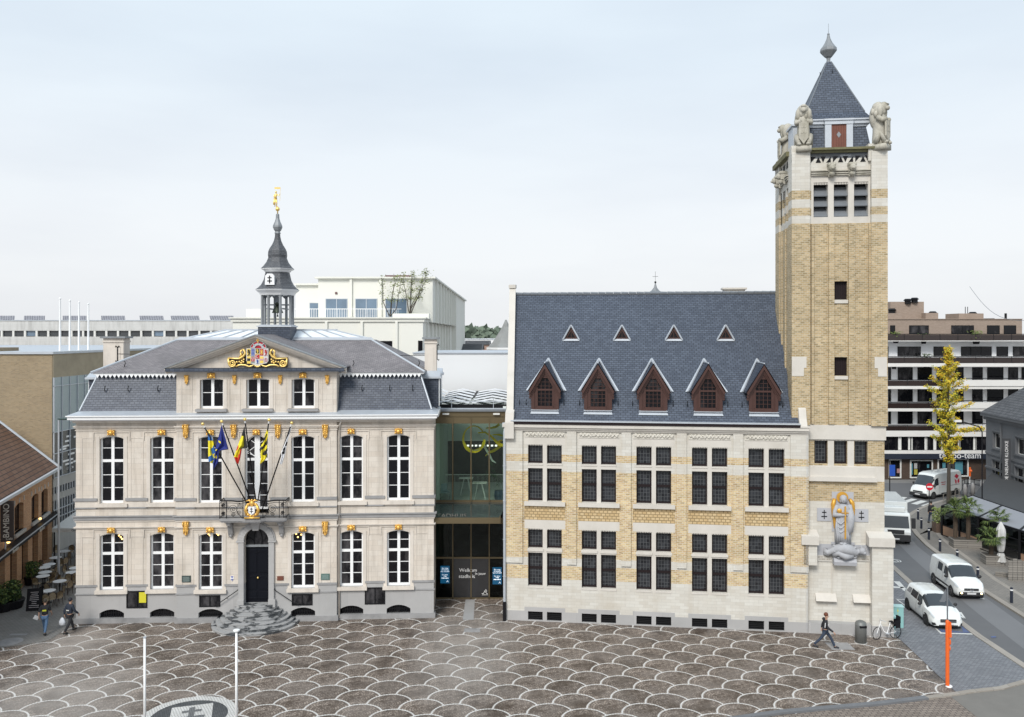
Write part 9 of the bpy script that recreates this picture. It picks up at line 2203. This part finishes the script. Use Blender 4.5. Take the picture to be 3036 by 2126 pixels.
# ================================================================ PEOPLE
def skin(name, joints, edges, mat, par, sub=2):
    me = bpy.data.meshes.new(name); ks = list(joints); me.from_pydata([joints[k][0] for k in ks], [(ks.index(a), ks.index(c)) for a, c in edges], []); o = bpy.data.objects.new(name, me); COL.objects.link(o)
    md = o.modifiers.new('skin', 'SKIN'); md.use_smooth_shade = True
    for i, k in enumerate(ks):
        r_ = joints[k][1]; sv = me.skin_vertices[0].data[i]; sv.radius = r_ if isinstance(r_, tuple) else (r_, r_); sv.use_root = i == 0
    sb = o.modifiers.new('sub', 'SUBSURF'); sb.levels = sb.render_levels = sub; me.materials.append(mat); o.parent = par; return o
skm = pmat('skin', (.45, .27, .19), .6); denim = pmat('dark_jeans', (.03, .045, .075), .85, var=.25, scale=6); bcl = pmat('black_cloth', (.018, .018, .022), .85, var=.2, scale=6)
def person(label, loc, rz, stride=.5, top=bcl, leg=denim, hair=(.06, .03, .015), short=False, hood=True, prop=None, bald=False, shoe=(.02, .02, .02), s=1.0, arm=.3, face=True):
    V_ = lambda x, y, z: (x*s, y*s, z*s)        # faces -y
    st = stride; J = {}
    J['p'] = (V_(0, 0, .94), (.13*s, .11*s)); J['ch'] = (V_(0, -.02, 1.22), (.15*s, .11*s)); J['nk'] = (V_(0, -.03, 1.46), .055*s); J['hd'] = (V_(0, -.06, 1.58), (.075*s, .085*s)); J['ht'] = (V_(0, -.06, 1.70), (.07*s, .08*s))
    for sd, n_ in ((1, 'l'), (-1, 'r')):
        f = st*sd
        J['hip'+n_] = (V_(sd*.09, 0, .86), .085*s); J['kn'+n_] = (V_(sd*.1, -f*.38-.03, .50), .058*s); J['an'+n_] = (V_(sd*.1, -f*.72+(.10 if f < 0 else 0), .10+(.05 if f < 0 else 0)), .04*s); J['to'+n_] = (V_(sd*.11, -f*.72-.17+(.10 if f < 0 else 0), .035), .034*s)
        J['sh'+n_] = (V_(sd*.18, -.01, 1.40), .055*s); a = -f*arm/.3*.5; J['el'+n_] = (V_(sd*.25, -a*.35+.02, 1.13), .043*s); J['wr'+n_] = (V_(sd*.25, -a*.9-.1, .92), .028*s); J['ha'+n_] = (V_(sd*.245, -a*1.0-.13, .86), (.035*s, .02*s))
        for k in range(4): J['f%d%s' % (k, n_)] = (V_(sd*(.225+.0)+0, -a*1.0-.115-.018*k, .80-.006*(k % 3)), .008*s); J['g%d%s' % (k, n_)] = (V_(sd*.215, -a*1.0-.105-.018*k, .765), .007*s)
        J['t'+n_] = (V_(sd*.22, -a*1.0-.18, .83), .009*s)
    E1 = [('p', 'ch'), ('ch', 'nk'), ('nk', 'hd'), ('hd', 'ht')]
    for n_ in 'lr': E1 += [('p', 'hip'+n_), ('hip'+n_, 'kn'+n_), ('kn'+n_, 'an'+n_), ('an'+n_, 'to'+n_), ('ch', 'sh'+n_), ('sh'+n_, 'el'+n_), ('el'+n_, 'wr'+n_), ('wr'+n_, 'ha'+n_), ('ha'+n_, 't'+n_)]+[e_ for k in range(4) for e_ in (('ha'+n_, 'f%d%s' % (k, n_)), ('f%d%s' % (k, n_), 'g%d%s' % (k, n_)))]
    root = skin('person', J, E1, skm, None, 1); root.location = loc; root.rotation_euler = (0, 0, rz); tag(root, label, 'person')
    g = lambda k, r_, dz=0, dy=0: ((J[k][0][0], J[k][0][1]+dy, J[k][0][2]+dz), r_ if not isinstance(r_, tuple) else r_)
    T_ = {'p': g('p', (.165*s, .135*s), -.04), 'm': (V_(0, -.01, 1.1), (.16*s, .13*s)), 'ch': g('ch', (.185*s, .145*s), .03), 'nk': g('nk', .085*s, -.04)}; E2 = [('p', 'm'), ('m', 'ch'), ('ch', 'nk')]
    for n_ in 'lr':
        T_['sh'+n_] = g('sh'+n_, .08*s); E2.append(('ch', 'sh'+n_)); T_['el'+n_] = g('el'+n_, .065*s); E2.append(('sh'+n_, 'el'+n_))
        if not short: T_['wr'+n_] = g('wr'+n_, .05*s); E2.append(('el'+n_, 'wr'+n_))
    jk = skin('jacket' if not short else 'shirt', T_, E2, top, root, 2)
    if hood: b = MB(); b.ball(V_(0, .07, 1.46), (.13*s, .09*s, .08*s)); b.build('hood', top, jk, True)
    T_ = {'p': g('p', (.15*s, .125*s), -.04)}; E2 = []
    for n_ in 'lr': T_['hip'+n_] = g('hip'+n_, .1*s); T_['kn'+n_] = g('kn'+n_, .075*s); T_['an'+n_] = g('an'+n_, .062*s); E2 += [('p', 'hip'+n_), ('hip'+n_, 'kn'+n_), ('kn'+n_, 'an'+n_)]
    skin('trousers', T_, E2, leg, root, 2)
    for n_ in 'lr': a_, t2 = Vector(J['an'+n_][0]), Vector(J['to'+n_][0]); b = MB(); b.tube([a_+Vector((0, .05, -.04)), (a_+t2)/2, t2+Vector((0, -.03, 0))], [.055*s, .055*s, .045*s], 8); b.build('shoe', pmat('shoe_%d' % int(shoe[0]*100), shoe, .6), root, True)
    hm = pmat('hair_%d' % int(hair[0]*1000), hair, .7); hx = Vector(V_(0, -.05, 1.66))
    b = MB(); b.ball(hx+Vector((0, .02, .035)), (.095*s, .11*s, .11*s), 12, 8); b.build('hair' if not bald else 'cap', hm, root, True)
    b = MB(); y0 = -.06*s-.1*s
    for sd in (1, -1): b.ball((sd*.03*s, y0+.012, 1.635*s), (.011*s, .008*s, .008*s), 6, 4)
    b.box(-.025*s, .025*s, y0-.002, y0+.012, 1.553*s, 1.56*s); b.build('eyes_and_mouth', M['black'], root); b = MB(); b.ball((0, y0-.002, 1.6*s), (.012*s, .022*s, .022*s), 6, 5)
    for sd in (1, -1): b.ball((sd*.088*s, -.05*s, 1.61*s), (.014*s, .022*s, .032*s), 6, 5)
    b.build('nose_and_ears', skm, root, True); return root, jk
p = gnd(2447, 1921); pr_, jk = person('person in a black hooded jacket and dark jeans striding past the tower base', (p.x, p.y, 0), R(70), .62, hair=(.12, .035, .015), shoe=(.03, .03, .035), s=1.03)
b = MB(); b.box(-.2, -.17, -.16, -.14, 1.25, 1.3); 
for sd in (-1, 1): b.tube([(sd*.262, .0, 1.38), (sd*.322, .02, 1.15)], .016, 5)
b.build('white_sleeve_stripe', M['white'], jk)
for k, (x, y) in enumerate(((2425, 1926), (2465, 1920))): pass
p = gnd(133, 1878); pr_, jk = person('person in black t-shirt and blue jeans walking toward the café tables', (p.x, p.y, 0), R(195), .5, leg=pmat('blue_jeans', (.09, .16, .27), .85, var=.2, scale=6), short=True, hood=False, hair=(.05, .04, .03), s=1.05)
b = MB(); b.box(-.1, .1, .115, .13, 1.24, 1.32); b.build('yellow_back_print', pmat('print_yellow', (.6, .6, .05), .7), jk)
ppr = MB(); ppr.box(-.12, .12, -.02, .02, -.12, .1); o = ppr.build('white_paper', M['white']); o.location = (p.x-.42, p.y-.1, .9); o.rotation_euler = (.3, .5, .4); tag(o, 'white folded paper held by the person in the black t-shirt', 'paper')
p = gnd(207, 1875); pr_, jk = person('person in navy jacket and cap carrying a plastic bag beside the town hall corner', (p.x, p.y, 0), R(160), .45, top=pmat('navy_jacket', (.02, .028, .045), .8, var=.2, scale=6), leg=bcl, hood=False, bald=True, hair=(.012, .013, .02), s=1.06)
b = MB(); b.box(-.1, .1, .145, .155, 1.22, 1.27); b.build('back_print', M['offwhite'], jk)
b = MB(); b.lathe([(.06, 0), (.17, .03), (.18, .2), (.1, .36), (.02, .44)], 10, sy=.5); o = b.build('plastic_bag', pmat('bag_white', (.6, .62, .66), .5), None, True); o.location = (p.x-.36, p.y-.1, .42); tag(o, 'white plastic carrier bag held by the person in the navy jacket', 'bag')
p = gnd(*R2(740, 945)); person('person in a dark jacket and dark blue jeans seen from behind on the far pavement', (p.x, p.y, .1), R(178), .28, hood=False, hair=(.02, .018, .015), bald=False, s=1.08)
